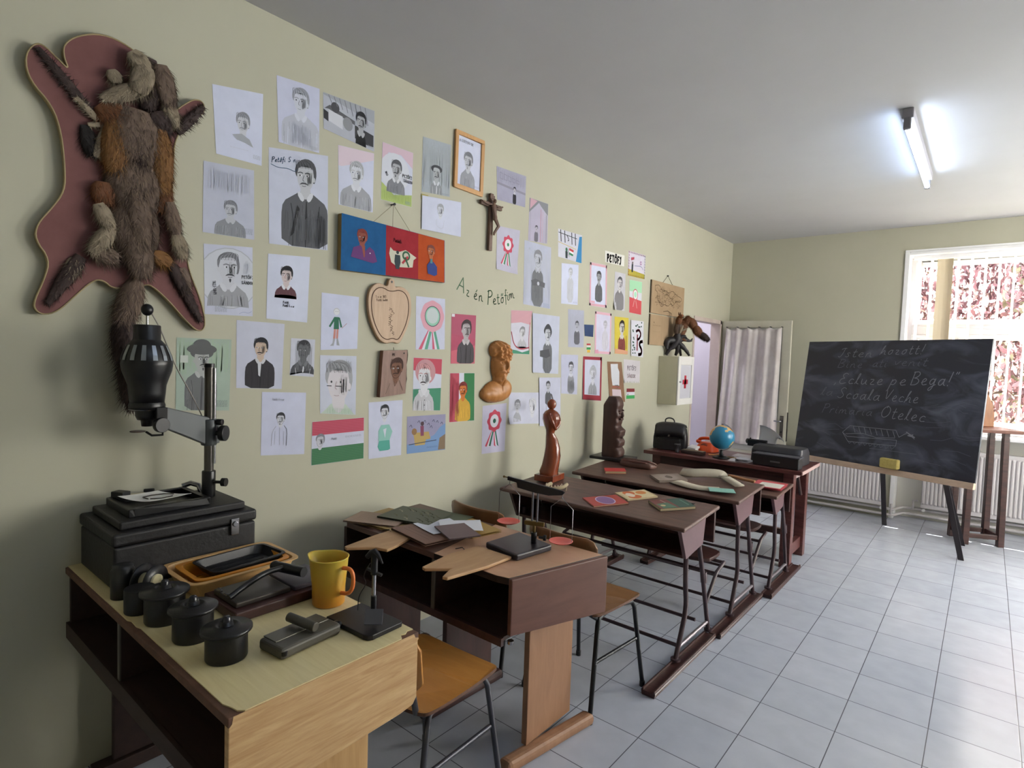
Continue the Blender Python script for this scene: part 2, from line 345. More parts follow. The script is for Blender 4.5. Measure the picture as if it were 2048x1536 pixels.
# ---------------------------------------------------------------- outside
GR = mat('lawn', '#6f8a44', .9, kind='noise', c2='#93a85a', scale=8)
PV = mat('pavement', '#d8d2c8', .9)
m = MB(); m.bx((-6, LW+.6, -.3), (10, LW+2.0, -.2), PV); m.bx((-6, LW+2.0, -.3), (10, LW+12, -.2), GR); struct('ground', m)
random.seed(5)
LEAF = [mat('leaf_%d' % i, c, .55) for i, c in enumerate(('#5a3a44', '#6c4852', '#845a64', '#46323a', '#9a747c', '#c0aaae', '#66624e'))]
def hedge(x0, x1, yc, zt, n, seed, label, cols):
    random.seed(seed); t = thing('plum_shrub', label, 'shrub', ((x0+x1)/2, yc, -.2)); cx = (x0+x1)/2; m = MB()
    for i in range(n):
        a = random.random(); x = x0+(x1-x0)*a-cx; zz = .25+(zt-.0)*random.random()**.8; w_ = .45*math.sqrt(max(.05, 1-((zz-zt*.55)/(zt*.62))**2))
        y = random.uniform(-1, 1)*w_-.1; s = random.uniform(.035, .08)
        R = Euler((random.uniform(0, 6), random.uniform(0, 6), random.uniform(0, 6))).to_matrix()
        mt = LEAF[random.choice(cols)]
        m.add([Vector((x, y, zz))+R@Vector(q) for q in ((-s, 0, 0), (-.3*s, .42*s, .1*s), (s*.5, .35*s, .1*s), (s*1.1, 0, 0), (s*.5, -.35*s, .1*s), (-.3*s, -.42*s, .1*s))], [(0, 1, 2, 3, 4, 5)], mt)
    m.build('leaves', t)
    m = MB()
    for i in range(9):
        a = random.uniform(-.4, .4)*(x1-x0); m.tube([(a*.6, 0, 0), (a, random.uniform(-.1, .1), zt*.5), (a*1.15, random.uniform(-.2, .2), zt)], .022, mat('bark', '#5a4740', .8), 6, r2=.006)
    m.build('branches', t)
hedge(-.3, 1.45, LW+3.2, 3.9, 8500, 1, 'red-leaved plum shrub outside, at the left side of the window view', (0, 1, 2, 3, 4, 4, 5))
hedge(.9, 3.1, LW+4.6, 4.1, 8500, 2, 'red-leaved plum shrub outside, in the middle of the window view', (0, 1, 1, 2, 4, 5, 5))
hedge(2.55, 4.8, LW+3.2, 3.8, 8500, 3, 'red-leaved plum shrub outside, at the right side of the window view', (0, 2, 3, 4, 5, 6, 1))
# vertical blind
t = thing('vertical_blind', 'white vertical slat blind with open slats hanging in the window', 'blind', (1.82, LW+.12, 0))
SLW = mat('blind_fabric', '#efe6e8', .8); SLB = mat('blind_fabric_beige', '#d6c6a6', .8, kind='noise', c2='#d9cdb6', scale=2)
MB().bx((-.02, -.02, 2.655), (1.56, .02, 2.69), WH).build('head_rail', t, bevel=.004)
xs = [.03+.105*i for i in range(15)]
for i, x in enumerate(xs):
    flat = (i == 2)
    ang = .12 if flat else 1.36
    m = MB(); R = Matrix.Rotation(ang, 3, 'Z'); wdt = .127 if flat else .089; vs = []; K = 5
    for z in (1.0 if not flat else 1.02, 2.65):
        for k in range(K): q = (k/(K-1)-.5); vs.append(R@Vector((q*wdt, .006*math.cos(q*PI), 0))+Vector((x, 0, z)))
    m.add(vs, [(k, k+1, K+k+1, K+k) for k in range(K-1)], SLB if flat else SLW)
    o = m.build('slat', t); md = o.modifiers.new('s', 'SOLIDIFY'); md.thickness = .0008
    if flat: o['label'] = 'beige slat turned flat'
# ================================================================ school desks (shelf desks)
TOP1 = mat('cream_laminate', '#d6c694', .45, kind='wood', c2='#e0d2a2', scale=22, stretch=(.25, 3, 1), bump=.02)
END1 = mat('oak_laminate', '#b08a5c', .45, kind='wood', c2='#cbaa7c', scale=9, stretch=(1, .8, 9), bump=.02)
EDGE = mat('worn_board_edge', '#6b4a38', .6, kind='noise', c2='#54382a', scale=30)
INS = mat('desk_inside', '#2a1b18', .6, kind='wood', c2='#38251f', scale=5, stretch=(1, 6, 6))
LEG1 = mat('oak_leg', '#a88352', .5, kind='wood', c2='#bf9a68', scale=6, stretch=(6, 6, .6))
t = thing('school_desk', 'cream-topped school desk with an oak laminate end, nearest the camera', 'desk', (.63, .82, 0))
ox, oy = .63, .82
def P2(x, y, z): return (x-ox, y-oy, z)
m = MB()   # worn rounded corners on the cream sheet
poly = [(-.0, .556), (.60, .556), (.615, .562), (.66, .560), (.68, .565), (1.19, .562), (1.215, .570), (1.235, .573), (1.2465, .585), (1.2465, 1.02), (1.228, 1.032), (1.232, 1.045), (1.222, 1.06), (1.226, 1.077), (-.0, 1.078)]
m.prism(poly, .003, TOP1, lambda a, b_, h: P2(a, b_, .757+h)); m.build('laminate_sheet', t)
m = MB(); m.bx(P2(.0, .548, .735), P2(1.2475, 1.08, .757), EDGE); m.build('tabletop', t, bevel=.002); m = MB(); m.prism([(.5505, .7365), (.556, .742), (.5585, .7575), (1.0, .7575), (1.062, .7575), (1.068, .745), (1.079, .742), (1.079, .7365)], .0012, END1, lambda a, b_, h: P2(1.2475+h, a, b_)); m.build('edge_veneer', t)
m = MB(); m.prism([(.549, .7365), (.549, .535), (.60, .53), (1.02, .545), (1.065, .552), (1.078, .57), (1.078, .7365)], .02, END1, lambda a, b_, h: P2(1.2275+h, a, b_)); m.build('end_panel', t, bevel=.002)
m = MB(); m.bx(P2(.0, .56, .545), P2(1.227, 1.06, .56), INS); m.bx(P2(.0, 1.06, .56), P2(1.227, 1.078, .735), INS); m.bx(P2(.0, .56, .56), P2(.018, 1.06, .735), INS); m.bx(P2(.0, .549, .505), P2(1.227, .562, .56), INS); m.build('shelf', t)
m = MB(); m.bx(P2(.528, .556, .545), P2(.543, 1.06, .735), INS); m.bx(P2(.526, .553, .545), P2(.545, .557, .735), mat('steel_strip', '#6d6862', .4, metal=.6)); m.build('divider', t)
for x, mt in ((.10, INS), (.68, INS), (1.195, LEG1)):
    m = MB(); m.bx(P2(x-.012, .66, .05), P2(x+.012, .945, .53), mt); m.bx(P2(x-.03, .60, 0), P2(x+.03, 1.02, .05), mt); m.build('leg', t, bevel=.004)
# --- second desk
TOPL = mat('tan_desk_top', '#b78f72', .45, kind='wood', c2='#c29a7c', scale=4, stretch=(1, 3, 3)); TOPD = mat('brown_desk_top', '#5a4138', .4, kind='wood', c2='#6a4f44', scale=5, stretch=(1, 6, 6))
END2 = mat('reddish_end_panel', '#5f3e35', .5, kind='wood', c2='#6c483d', scale=4, stretch=(1, 1, 5)); LEG2 = mat('brown_leg_panel', '#3a2422', .5, kind='wood', c2='#4a2f2b', scale=5, stretch=(5, 5, .7))
LEG2B = mat('tan_leg_panel', '#8a6449', .5, kind='wood', c2='#9a7356', scale=5, stretch=(5, 5, .7))
t = thing('school_desk', 'dark brown school desk with tan right half and three panel legs', 'desk', (.72, 1.8, 0))
ox, oy = .72, 1.8
m = MB(); m.prism([(.19, 1.567), (.784, 1.567), (.698, 2.033), (.17, 2.033)], .025, TOPD, lambda a, b_, h: P2(a, b_, .725+h)); m.build('tabletop', t, bevel=.003); 
m = MB(); m.prism(smooth_pts([(.788, 1.562), (1.12, 1.562), (1.168, 1.574), (1.286, 2.033), (.702, 2.033)], 0), .027, TOPL, lambda a, b_, h: P2(a, b_, .725+h), side=mat('black_edge', '#1c1213', .5)); o = m.build('tabletop', t, bevel=.003); o['label'] = 'tan right half of the tabletop'
m = MB(); m.hexa([P2(1.169, 1.572, .545), P2(1.189, 1.567, .545), P2(1.308, 2.033, .52), P2(1.288, 2.033, .52), P2(1.169, 1.572, .7515), P2(1.189, 1.567, .7515), P2(1.308, 2.033, .7515), P2(1.288, 2.033, .7515)], END2); m.build('end_panel', t, bevel=.004)
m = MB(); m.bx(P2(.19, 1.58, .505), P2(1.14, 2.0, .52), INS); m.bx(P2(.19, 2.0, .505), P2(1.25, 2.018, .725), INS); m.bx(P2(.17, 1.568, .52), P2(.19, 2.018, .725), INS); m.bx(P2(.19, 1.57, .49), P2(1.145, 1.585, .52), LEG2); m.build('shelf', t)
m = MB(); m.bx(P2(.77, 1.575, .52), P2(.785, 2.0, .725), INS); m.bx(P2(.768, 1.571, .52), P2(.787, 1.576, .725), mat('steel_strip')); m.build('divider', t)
m = MB()
m.cyl(P2(1.165, 1.60, .50), .012, .012, STEEL, 12)
m.build('bolt', t)
for x, mt, sk in ((.20, LEG2, 0), (.70, LEG2, 0), (1.15, LEG2B, .0)):
    m = MB(); m.bx(P2(x-.013, 1.72, .05), P2(x+.013, 2.02, .50), mt)
    m.build('leg', t, bevel=.003)
    m = MB(); q = .06 if sk == 0 and x > 1 else 0
    m.hexa([P2(x-.03, 1.60, 0), P2(x+.03, 1.60, 0), P2(x+.045+q, 2.08, 0), P2(x-.015+q, 2.08, 0), P2(x-.03, 1.60, .05), P2(x+.03, 1.60, .05), P2(x+.045+q, 2.08, .05), P2(x-.015+q, 2.08, .05)], mt); m.build('foot', t, bevel=.02, seg=3)
# ================================================================ plywood chairs
PLY = mat('orange_plywood', '#b57c3c', .32, kind='wood', c2='#c48b48', scale=5, stretch=(1, 5, 1)); PLYB = mat('brown_plywood', '#7a5433', .35, kind='wood', c2='#8a6340', scale=5, stretch=(1, 5, 1))
TUBEG = mat('grey_chair_tube', '#4a4a52', .35, metal=.5); TUBEB = mat('black_chair_tube', '#1f2024', .35, metal=.4)
def chair(label, x, y, rz, ply, tb, back=True, bz=.79, w_=.40):
    """origin under the seat centre; local +y is where the sitter looks"""
    t = thing('plywood_chair', label, 'chair', (x, y, 0), rz, None); m = MB(); n = 20; top = []; h = w_/2
    out = smooth_pts([(-h, -.17), (-h*.97, .15), (-h*.72, .20), (h*.72, .20), (h*.97, .15), (h, -.17), (h*.8, -.20), (-h*.8, -.20)], 3, True)
    def zf(a, b_): return .445+.018*(a/h)**2-.012*max(0, (b_-.08)/.12)**2
    m.prism(out, 0.0, ply, lambda a, b_, q: (a, b_, zf(a, b_)-.011)); m.prism(out, .0, ply, lambda a, b_, q: (a, b_, zf(a, b_)))
    k = len(out); vs = [(a, b_, zf(a, b_)-.011) for a, b_ in out]+[(a, b_, zf(a, b_)) for a, b_ in out]; m.add(vs, [(i, (i+1) % k, k+(i+1) % k, k+i) for i in range(k)], EDGE, True)
    m.build('seat', t)
    if back:
        m = MB(); N = 14; vs = []
        for z, f in ((bz-.17, .88), (bz-.15, .97), (bz-.04, 1), (bz-.012, .93), (bz, .80)):
            for i in range(N+1):
                a = (i/N-.5)*2*.19*f; vs.append((a, -.20-.03+.055*(a/.19)**2*.8-.03*(z-bz+.17)/.17, z))
        m.add(vs, [(j*(N+1)+i, j*(N+1)+i+1, (j+1)*(N+1)+i+1, (j+1)*(N+1)+i) for j in range(4) for i in range(N)], ply, True)
        o = m.build('backrest', t); md = o.modifiers.new('s', 'SOLIDIFY'); md.thickness = .010; md.offset = 0
        for s in (-1, 1): m = MB(); m.tube([(s*.155, -.15, .425), (s*.155, -.19, .45), (s*.155, -.213, .55), (s*.15, -.215, bz-.03)], .010, tb, 10); m.build('back_post', t)
    for s in (-1, 1):
        for q, e in ((.12, .20), (-.12, -.215)):
            m = MB(); m.tube([(s*.15, q*.6, .425), (s*.155, q*1.1, .418), (s*.162, q*1.22, .39), (s*.19, e, .02)], .0105, tb, 10); m.cyl((s*.19, e, 0), .013, .025, BLACKP, 10); m.build('leg', t)
    m = MB()
    for s in (-1, 1): m.tube([(s*.15, -.13, .425), (s*.15, .13, .425)], .009, tb, 8)
    m.tube([(-.15, -.10, .422), (.15, -.10, .422)], .009, tb, 8); m.tube([(-.15, .10, .422), (.15, .10, .422)], .009, tb, 8)
    m.build('seat_frame', t)
    for s in (-1, 1): m = MB(); m.tube([(s*.172, .155, .24), (s*.172, -.165, .24)], .008, tb, 8); m.build('stretcher', t)
    return t
chair('orange plywood chair with grey tube legs pushed in between the two nearest desks', 1.0, 1.337, .04, PLY, TUBEG, True, .70, .42)
chair('brown plywood chair with dark tube legs behind the right end of the tan-topped desk', 1.06, 2.30, -.08, PLYB, TUBEB, True, .79, .40)
chair('brown plywood chair standing near the wall behind the magazine pile desk', .54, 2.305, -.04, PLYB, TUBEB, True, .80, .40)
# ================================================================ old dark benches with sloping tops
SIDE = mat('purple_brown_side', '#5c4045', .35, kind='noise', c2='#67494e', scale=6); IRON = mat('iron_leg_paint', '#3a2a30', .42, kind='noise', c2='#463338', scale=14)
def old_desk(label, y0, y1, z0, z1, xl, xr, zb, run0, run1, glare=False, bench=None):
    t = thing('old_school_desk', label, 'desk', ((xl+xr)/2, y0, 0)); ox_ = (xl+xr)/2
    Q = lambda x, y, z: (x-ox_, y-y0, z)
    m = MB(); th = .022; ft = y1-.07
    sl = (z1-z0)/(y1-y0)
    m.hexa([Q(xl, y0, z0-th), Q(xr, y0, z0-th), Q(xr, y1, z1-th), Q(xl, y1, z1-th), Q(xl, y0, z0), Q(xr, y0, z0), Q(xr, y1, z1), Q(xl, y1, z1)], WOOD_DT); m.build('sloping_top', t, bevel=.008, seg=3)
    # ink groove
    m = MB(); m.bx(Q(xr-.20, y1-.075, z1-.004), Q(xr-.12, y1-.06, z1+.0005), BLACKM); m.build('pen_slot', t)
    for x, mt in ((xl+.07, WOOD_D), (xr-.035, SIDE)):
        m = MB(); m.prism([(y0+.02, z0-.02), (y0+.10, zb), (y1-.16, zb+.03), (y1-.13, z1-.02)], .02, mt, lambda a, b_, h: Q(x+h-.01, a, b_)); m.build('side_panel', t, bevel=.002)
    m = MB(); m.hexa([Q(xl+.08, y0+.10, zb), Q(xr-.045, y0+.10, zb), Q(xr-.045, y1-.15, zb+.03), Q(xl+.08, y1-.15, zb+.03)]+[Q(xl+.08, y0+.10, zb+.015), Q(xr-.045, y0+.10, zb+.015), Q(xr-.045, y1-.15, zb+.045), Q(xl+.08, y1-.15, zb+.045)], WOOD_D); m.build('book_shelf', t)
    m = MB(); m.bx(Q(xl+.02, y1-.05, z1-.20), Q(xr-.01, y1-.03, z1-.022), WOOD_D); m.bx(Q(xl+.08, y1-.145, zb+.03), Q(xr-.045, y1-.13, z1-.02), WOOD_D); m.build('back_board', t, bevel=.002)
    for x in (xl+.10, xr-.04):
        m = MB(); m.tube(smooth_pts([Q(x, y0+.13, zb+.06), Q(x, y0+.14, .40), Q(x, y0+.17, .27), Q(x, y0+.12, .16), Q(x, y0+.06, .035)], 2), .013, IRON, 10); m.cyl(Q(x, y0+.06, .03), .025, .012, IRON, 14); m.build('leg', t)
        m = MB(); m.tube(smooth_pts([Q(x, y0+.28, zb+.08), Q(x, y0+.38, .38), Q(x, y0+.45, .17), Q(x, y0+.50, .035)], 2), [.013]*2+[.012]*9 if False else .0125, IRON, 10); m.tube([Q(x, y0+.385, .40), Q(x, y0+.40, .34)], .018, IRON, 10); m.cyl(Q(x, y0+.50, .03), .022, .012, IRON, 14); m.build('leg', t)
        m = MB(); m.tube([Q(x, y0+.09, .09), Q(x, y0+.48, .09)], .010, mat('worn_foot_bar', '#8a8288', .35, metal=.6), 8); m.build('foot_bar', t)
        m = MB(); m.bx(Q(x-.015, run0, 0), Q(x+.05, run1, .022), WOOD_D); m.bx(Q(x-.015, run0, .022), Q(x-.005, run1, .034), WOOD_D); m.bx(Q(x+.04, run0, .022), Q(x+.05, run1, .034), WOOD_D); m.build('runner', t, bevel=.003)
    m = MB(); m.tube([Q(xl+.10, y0+.30, .16), Q(xr-.04, y0+.30, .16)], .010, IRON, 8); m.tube([Q(xl+.10, y0+.10, .09), Q(xr-.04, y0+.10, .09)], .010, IRON, 8); m.build('cross_bar', t)
    if bench:
        by, bz = bench
        m = MB(); 
        for a, bb in ((xl+.12, (xl+xr)/2-.04), ((xl+xr)/2+.04, xr-.10)):
            out = smooth_pts([(a, by), (bb, by), (bb+.015, by+.14), (bb, by+.27), (a, by+.27), (a-.015, by+.14)], 2, True)
            q = MB(); q.prism(out, .022, WOOD_D, lambda x, y, h: Q(x, y, bz+h-.022)); q.build('bench_seat', t, bevel=.004)
        for x in (xl+.10, xr-.04):
            m.tube([Q(x, y0+.44, .20), Q(x, by+.02, bz-.06), Q(x, by+.14, bz-.03)], .011, IRON, 8)
        m.tube([Q(xl+.10, by+.14, bz-.034), Q(xr-.04, by+.14, bz-.034)], .011, IRON, 8); m.tube([Q(xl+.10, by+.03, bz-.07), Q(xr-.04, by+.03, bz-.07)], .010, IRON, 8)
        m.build('bench_bracket', t)
    return t
old_desk('old dark wooden double desk with three exercise books on it, third from the camera', 2.70, 3.18, .728, .758, .15, 1.35, .545, 2.42, 3.19, bench=(3.27, .40))
old_desk('old dark wooden double desk with the pale cloth strips and red booklet on it', 3.43, 3.93, .738, .765, .20, 1.372, .57, 3.20, 3.985, bench=(4.02, .42))
old_desk('old dark wooden double desk squeezed against the table, pink folder on its corner', 4.03, 4.45, .675, .700, .40, 1.425, .53, 3.99, 4.75)
# ================================================================ teacher's table
t = thing('teachers_table', 'dark red-brown wooden table with thick square legs, globe and typewriter cases on it', 'table', (.83, 4.9, 0)); ox, oy = .83, 4.9
ET = mat('pale_worn_edge', '#b79c98', .45)
m = MB(); m.bx(P2(.17, 4.60, .735), P2(1.44, 5.18, .765), WOOD_R); m.build('tabletop', t, bevel=.004)
m = MB(); m.bx(P2(1.4405, 4.61, .737), P2(1.443, 5.17, .763), ET); o = m.build('edge_strip', t)
m = MB(); m.bx(P2(.24, 4.68, .63), P2(1.34, 4.70, .735), WOOD_D); m.bx(P2(.24, 5.10, .63), P2(1.34, 5.12, .735), WOOD_D); m.bx(P2(.24, 4.70, .63), P2(.26, 5.10, .735), WOOD_D); m.bx(P2(1.345, 4.70, .68), P2(1.365, 5.10, .735), mat('pale_rail', '#a3918e', .5)); m.build('apron', t, bevel=.002)
for x in (.22, 1.295):
    for y in (4.675, 5.08): m = MB(); m.bx(P2(x, y, 0), P2(x+.075, y+.075, .735), WOOD_R); m.build('leg', t, bevel=.004)
for x in (.235, 1.31): m = MB(); m.bx(P2(x, 4.75, .07), P2(x+.04, 5.08, .16), WOOD_R); m.build('stretcher', t, bevel=.003)
m = MB(); m.bx(P2(.295, 4.86, .20), P2(1.31, 4.90, .245), WOOD_D); m.build('foot_rail', t, bevel=.003)
m = MB(); m.tube([P2(1.335, 5.08, .50), P2(1.335, 5.0, .60), P2(1.335, 4.95, .68)], .012, WOOD_D, 8); m.build('brace', t)
# ================================================================ blackboard easel
CHB = bpy.data.materials.new('chalkboard'); CHB.use_nodes = True; nt = CHB.node_tree; n = nt.nodes; l = nt.links; b = n['Principled BSDF']
tc = n.new('ShaderNodeTexCoord'); nz = n.new('ShaderNodeTexNoise'); nz.inputs['Scale'].default_value = 2.6; nz.inputs['Detail'].default_value = 7; nz.inputs['Distortion'].default_value = 1.3
mp = n.new('ShaderNodeMapping'); mp.inputs['Scale'].default_value = (1, 1, 1.8); l.new(tc.outputs['Object'], mp.inputs[0]); l.new(mp.outputs[0], nz.inputs['Vector'])
rp = n.new('ShaderNodeValToRGB'); rp.color_ramp.elements[0].position = .45; rp.color_ramp.elements[1].position = .82; rp.color_ramp.elements[0].color = lin('#282a36'); rp.color_ramp.elements[1].color = lin('#666d80')
l.new(nz.outputs['Fac'], rp.inputs[0]); l.new(rp.outputs[0], b.inputs['Base Color']); b.inputs['Roughness'].default_value = .45
TL, TR, BR, BL = Vector((1.04, 6.42, 1.785)), Vector((2.466, 5.86, 1.802)), Vector((2.418, 5.72, .675)), Vector((.985, 6.28, .665))
ex = (TR-TL).normalized(); ez = ((TL-BL)+(TR-BR)).normalized(); en = ex.cross(ez).normalized()*1   # towards the camera (-y)
if en.y > 0: en = -en
BW = (TR-TL).length; BH = (TL-BL).length
t = thing('blackboard_easel', 'big blackboard with chalk writing leaning on a dark easel', 'blackboard', (BL.x*.5+BR.x*.5, 6.0, 0)); bo = t.location.copy()
def BP(a, b_, h=0): return BL+(BR-BL)*a+((TL-BL)*(1-a)+(TR-BR)*a)*b_+en*h-bo
m = MB(); m.hexa([BP(0, 0, -.02), BP(1, 0, -.02), BP(1, 0, 0), BP(0, 0, 0), BP(0, 1, -.02), BP(1, 1, -.02), BP(1, 1, 0), BP(0, 1, 0)], CHB); m.build('board', t)
LEDGE = mat('raw_pine', '#b39a86', .6, kind='wood', c2='#c4ab95', scale=4, stretch=(1, 6, 6))
m = MB(); m.hexa([BP(0, -.045, -.022), BP(1.0, -.045, -.022), BP(1.0, -.045, .02), BP(0, -.045, .02), BP(0, 0, -.022), BP(1.0, 0, -.022), BP(1.0, 0, .014), BP(0, 0, .014)], LEDGE); m.build('chalk_ledge', t, bevel=.003)
m = MB(); m.tube([BP(.80, -.02, -.05), BP(.60, 1.02, -.10), ], .016, WOOD_D, 4)
EZ = mat('easel_wood', '#1f1a20', .45)
for name, a, z in (('leg', Vector((2.365, 5.946, 0)), BP(.64, .95, -.06)+bo), ('leg', Vector((1.745, 6.70, 0)), BP(.42, .95, -.08)+bo), ('rear_leg', Vector((2.36, 6.45, 0)), BP(.60, .93, -.12)+bo)):
    m = MB(); a0 = a-bo; z0_ = Vector(z)-bo; d = (z0_-a0).normalized(); s_ = d.cross(Vector((0, 1, 0))).normalized()*.02; k = d.cross(s_).normalized()*.013
    p = [a0-s_-k, a0+s_-k, a0+s_+k, a0-s_+k, z0_-s_-k, z0_+s_-k, z0_+s_+k, z0_-s_+k]
    for i in range(4): p[i].z = 0.0
    m.hexa(p, EZ); m.build(name, t)
m = MB(); m.tube([BP(.40, .55, -.075), BP(.62, .55, -.075)], .012, EZ, 6); m.tube([BP(.3, .02, -.05), BP(.75, .02, -.05)], .014, EZ, 6); m.build('crossbar', t)
spg = MB(); q0 = BP(.585, .0, .002)+bo; spg.box((0, 0, 0), (.15, .05, .085), mat('yellow_sponge', '#b3a05a', .95, kind='noise', c2='#c4b26c', scale=40, bump=.5))
so_ = spg.build('sponge', None, bevel=.012, seg=3); so_.location = (BL+(BR-BL)*.60+en*.03+ez*.047); so_.rotation_euler = (0, 0, math.atan2(ex.y, ex.x)); tag(so_, 'yellow sponge resting on the blackboard ledge', 'sponge')
# ================================================================ tall stool chair by the window
SW = mat('mahogany', '#5c3326', .35, kind='wood', c2='#7a4430', scale=6, stretch=(1, 5, 1)); SO = mat('orange_brown_back', '#8e5a30', .35, kind='wood', c2='#a76b3a', scale=5, stretch=(5, 1, 1))
t = thing('tall_chair', 'tall dark-legged wooden high chair with an orange-brown round back by the window', 'chair', (2.44, 6.70, 0), .45)
m = MB(); m.bx((-.24, -.19, 1.01), (.22, .19, 1.04), SW); m.build('seat', t, bevel=.006)
for sx in (-1, 1):
    for sy in (-1, 1): m = MB(); m.hexa([(sx*.135-.024, sy*.12-.024, 0), (sx*.135+.024, sy*.12-.024, 0), (sx*.135+.024, sy*.12+.024, 0), (sx*.135-.024, sy*.12+.024, 0)]+[(sx*.125-.022, sy*.11-.022, 1.01), (sx*.125+.022, sy*.11-.022, 1.01), (sx*.125+.022, sy*.11+.022, 1.01), (sx*.125-.022, sy*.11+.022, 1.01)], WOOD_D); m.build('leg', t, bevel=.003)
m = MB()
for sy in (-1, 1): m.bx((-.11, sy*.12-.012, .06), (.11, sy*.12+.012, .10), WOOD_D)
for sx in (-1, 1): m.bx((sx*.135-.012, -.10, .06), (sx*.135+.012, .10, .10), WOOD_D)
m.build('stretcher', t, bevel=.003)
m = MB(); out = [(.17*math.cos(a), 1.04+.36*math.sin(a)**.8 if math.sin(a) > 0 else 1.04) for a in [PI*i/24 for i in range(25)]]
m.prism(out, .02, SO, lambda a, b_, h: (a-.02, .13+h, b_)); m.build('backrest', t, bevel=.004)
# ================================================================ strokes, letters, drawings
G = {}
def _g(ch, w_, *st): G[ch] = (w_, st)
_g('A', .75, [(0, 0), (.36, 1), (.70, 0)], [(.12, .38), (.58, .38)]); _g('B', .62, [(.05, 0), (.08, 1)], [(.0, .95), (.35, 1.02), (.52, .80), (.30, .55), (.10, .52), (.40, .50), (.60, .28), (.42, .02), (.05, 0)])
_g('C', .62, [(.58, .85), (.40, 1), (.10, .80), (.03, .35), (.25, .0), (.58, .12)]); _g('D', .66, [(.06, 0), (.06, 1), (.42, .95), (.62, .55), (.45, .08), (.06, 0)])
_g('E', .58, [(.52, .88), (.32, 1.02), (.10, .82), (.28, .56), (.36, .54), (.08, .46), (.02, .16), (.24, -.02), (.54, .12)]); _g('F', .55, [(.06, 0), (.06, 1), (.52, 1)], [(.06, .55), (.42, .55)])
_g('H', .66, [(.05, 0), (.1, 1)], [(.52, 0), (.56, 1)], [(.08, .5), (.56, .52)]); _g('I', .42, [(.05, .85), (.2, 1), (.4, .98)], [(.30, 1), (.26, .2), (.12, -.05), (0, .08)])
_g('L', .55, [(.10, .62), (.28, .95), (.22, .4), (.05, .02), (.5, .02)]); _g('N', .66, [(.05, 0), (.06, 1), (.56, 0), (.58, 1)]); _g('O', .72, [(.36, 1), (.08, .8), (.04, .3), (.3, 0), (.62, .25), (.64, .75), (.36, 1.0), (.30, .85)])
_g('P', .58, [(.06, -.05), (.10, 1)], [(0, .9), (.35, 1.05), (.55, .78), (.35, .52), (.10, .5)]); _g('R', .6, [(.06, 0), (.06, 1), (.42, .95), (.48, .68), (.08, .5), (.55, 0)])
_g('S', .56, [(.50, .88), (.28, 1.02), (.06, .78), (.28, .52), (.50, .28), (.28, 0), (.02, .12)]); _g('T', .6, [(.30, 0), (.30, 1)], [(0, 1), (.6, 1)]); _g('V', .6, [(.0, .85), (.10, 1), (.18, .6), (.26, .02), (.58, 1.0)])
_g('a', .5, [(.38, .42), (.22, .5), (.04, .3), (.08, .05), (.26, .02), (.38, .3), (.40, .5)], [(.40, .5), (.38, .1), (.52, .02)]); _g('c', .42, [(.38, .4), (.22, .5), (.04, .28), (.14, .02), (.42, .08)])
_g('e', .42, [(.02, .2), (.30, .3), (.32, .46), (.18, .52), (.04, .28), (.14, .0), (.42, .08)]); _g('f', .34, [(.34, .9), (.2, 1), (.16, .6), (.10, -.3)], [(0, .48), (.3, .48)])
_g('g', .5, [(.38, .42), (.2, .5), (.04, .3), (.12, .06), (.3, .1), (.40, .48)], [(.40, .5), (.36, -.2), (.18, -.42), (.06, -.22), (.5, .08)])
_g('h', .5, [(.0, 0), (.12, .55), (.26, 1), (.12, .9), (.06, 0), (.22, .45), (.38, .42), (.36, .04), (.5, .04)]); _g('i', .24, [(.08, .48), (.06, .06), (.22, .03)], [(.11, .66), (.13, .70)])
_g('l', .28, [(.0, .05), (.16, .6), (.2, 1), (.08, .9), (.08, .1), (.28, .04)]); _g('m', .75, [(.05, 0), (.06, .48), (.07, .3), (.2, .5), (.30, .4), (.30, 0), (.32, .3), (.46, .5), (.56, .4), (.56, .05), (.72, .03)])
_g('n', .5, [(.05, 0), (.06, .48), (.07, .3), (.22, .5), (.34, .4), (.34, .06), (.48, .03)]); _g('o', .46, [(.24, .5), (.05, .32), (.10, .02), (.32, .05), (.40, .34), (.24, .5), (.42, .46)])
_g('p', .5, [(.10, .5), (.04, -.42)], [(.08, .3), (.24, .52), (.40, .34), (.30, .04), (.09, .08)]); _g('r', .36, [(.05, 0), (.07, .48), (.08, .3), (.2, .48), (.34, .46)]); _g('s', .36, [(.30, .42), (.16, .5), (.06, .38), (.28, .18), (.20, 0), (.02, .06)])
_g('t', .34, [(.14, .85), (.10, .1), (.2, 0), (.34, .08)], [(0, .55), (.3, .58)]); _g('u', .5, [(.04, .48), (.06, .1), (.22, 0), (.36, .2), (.38, .48), (.38, .08), (.5, .03)]); _g('v', .42, [(.02, .48), (.14, .02), (.36, .46), (.42, .5)])
_g('z', .42, [(.04, .46), (.34, .48), (.06, .02), (.40, .03)]); _g('!', .25, [(.16, 1), (.10, .28)], [(.08, .05), (.09, .0)]); _g('"', .3, [(.05, 1), (.02, .85)], [(.18, 1), (.15, .85)]); _g(',', .2, [(.10, .08), (.02, -.12)]); _g(' ', .38)
_g('-', .3, [(.03, .4), (.27, .4)]); _g('1', .3, [(.05, .8), (.2, 1), (.18, 0)]); _g('8', .45, [(.22, .52), (.05, .75), (.22, 1), (.4, .75), (.22, .52), (.02, .22), (.22, 0), (.42, .22), (.22, .52)]); _g('2', .42, [(.04, .8), (.22, 1), (.36, .75), (.02, 0), (.4, 0)])
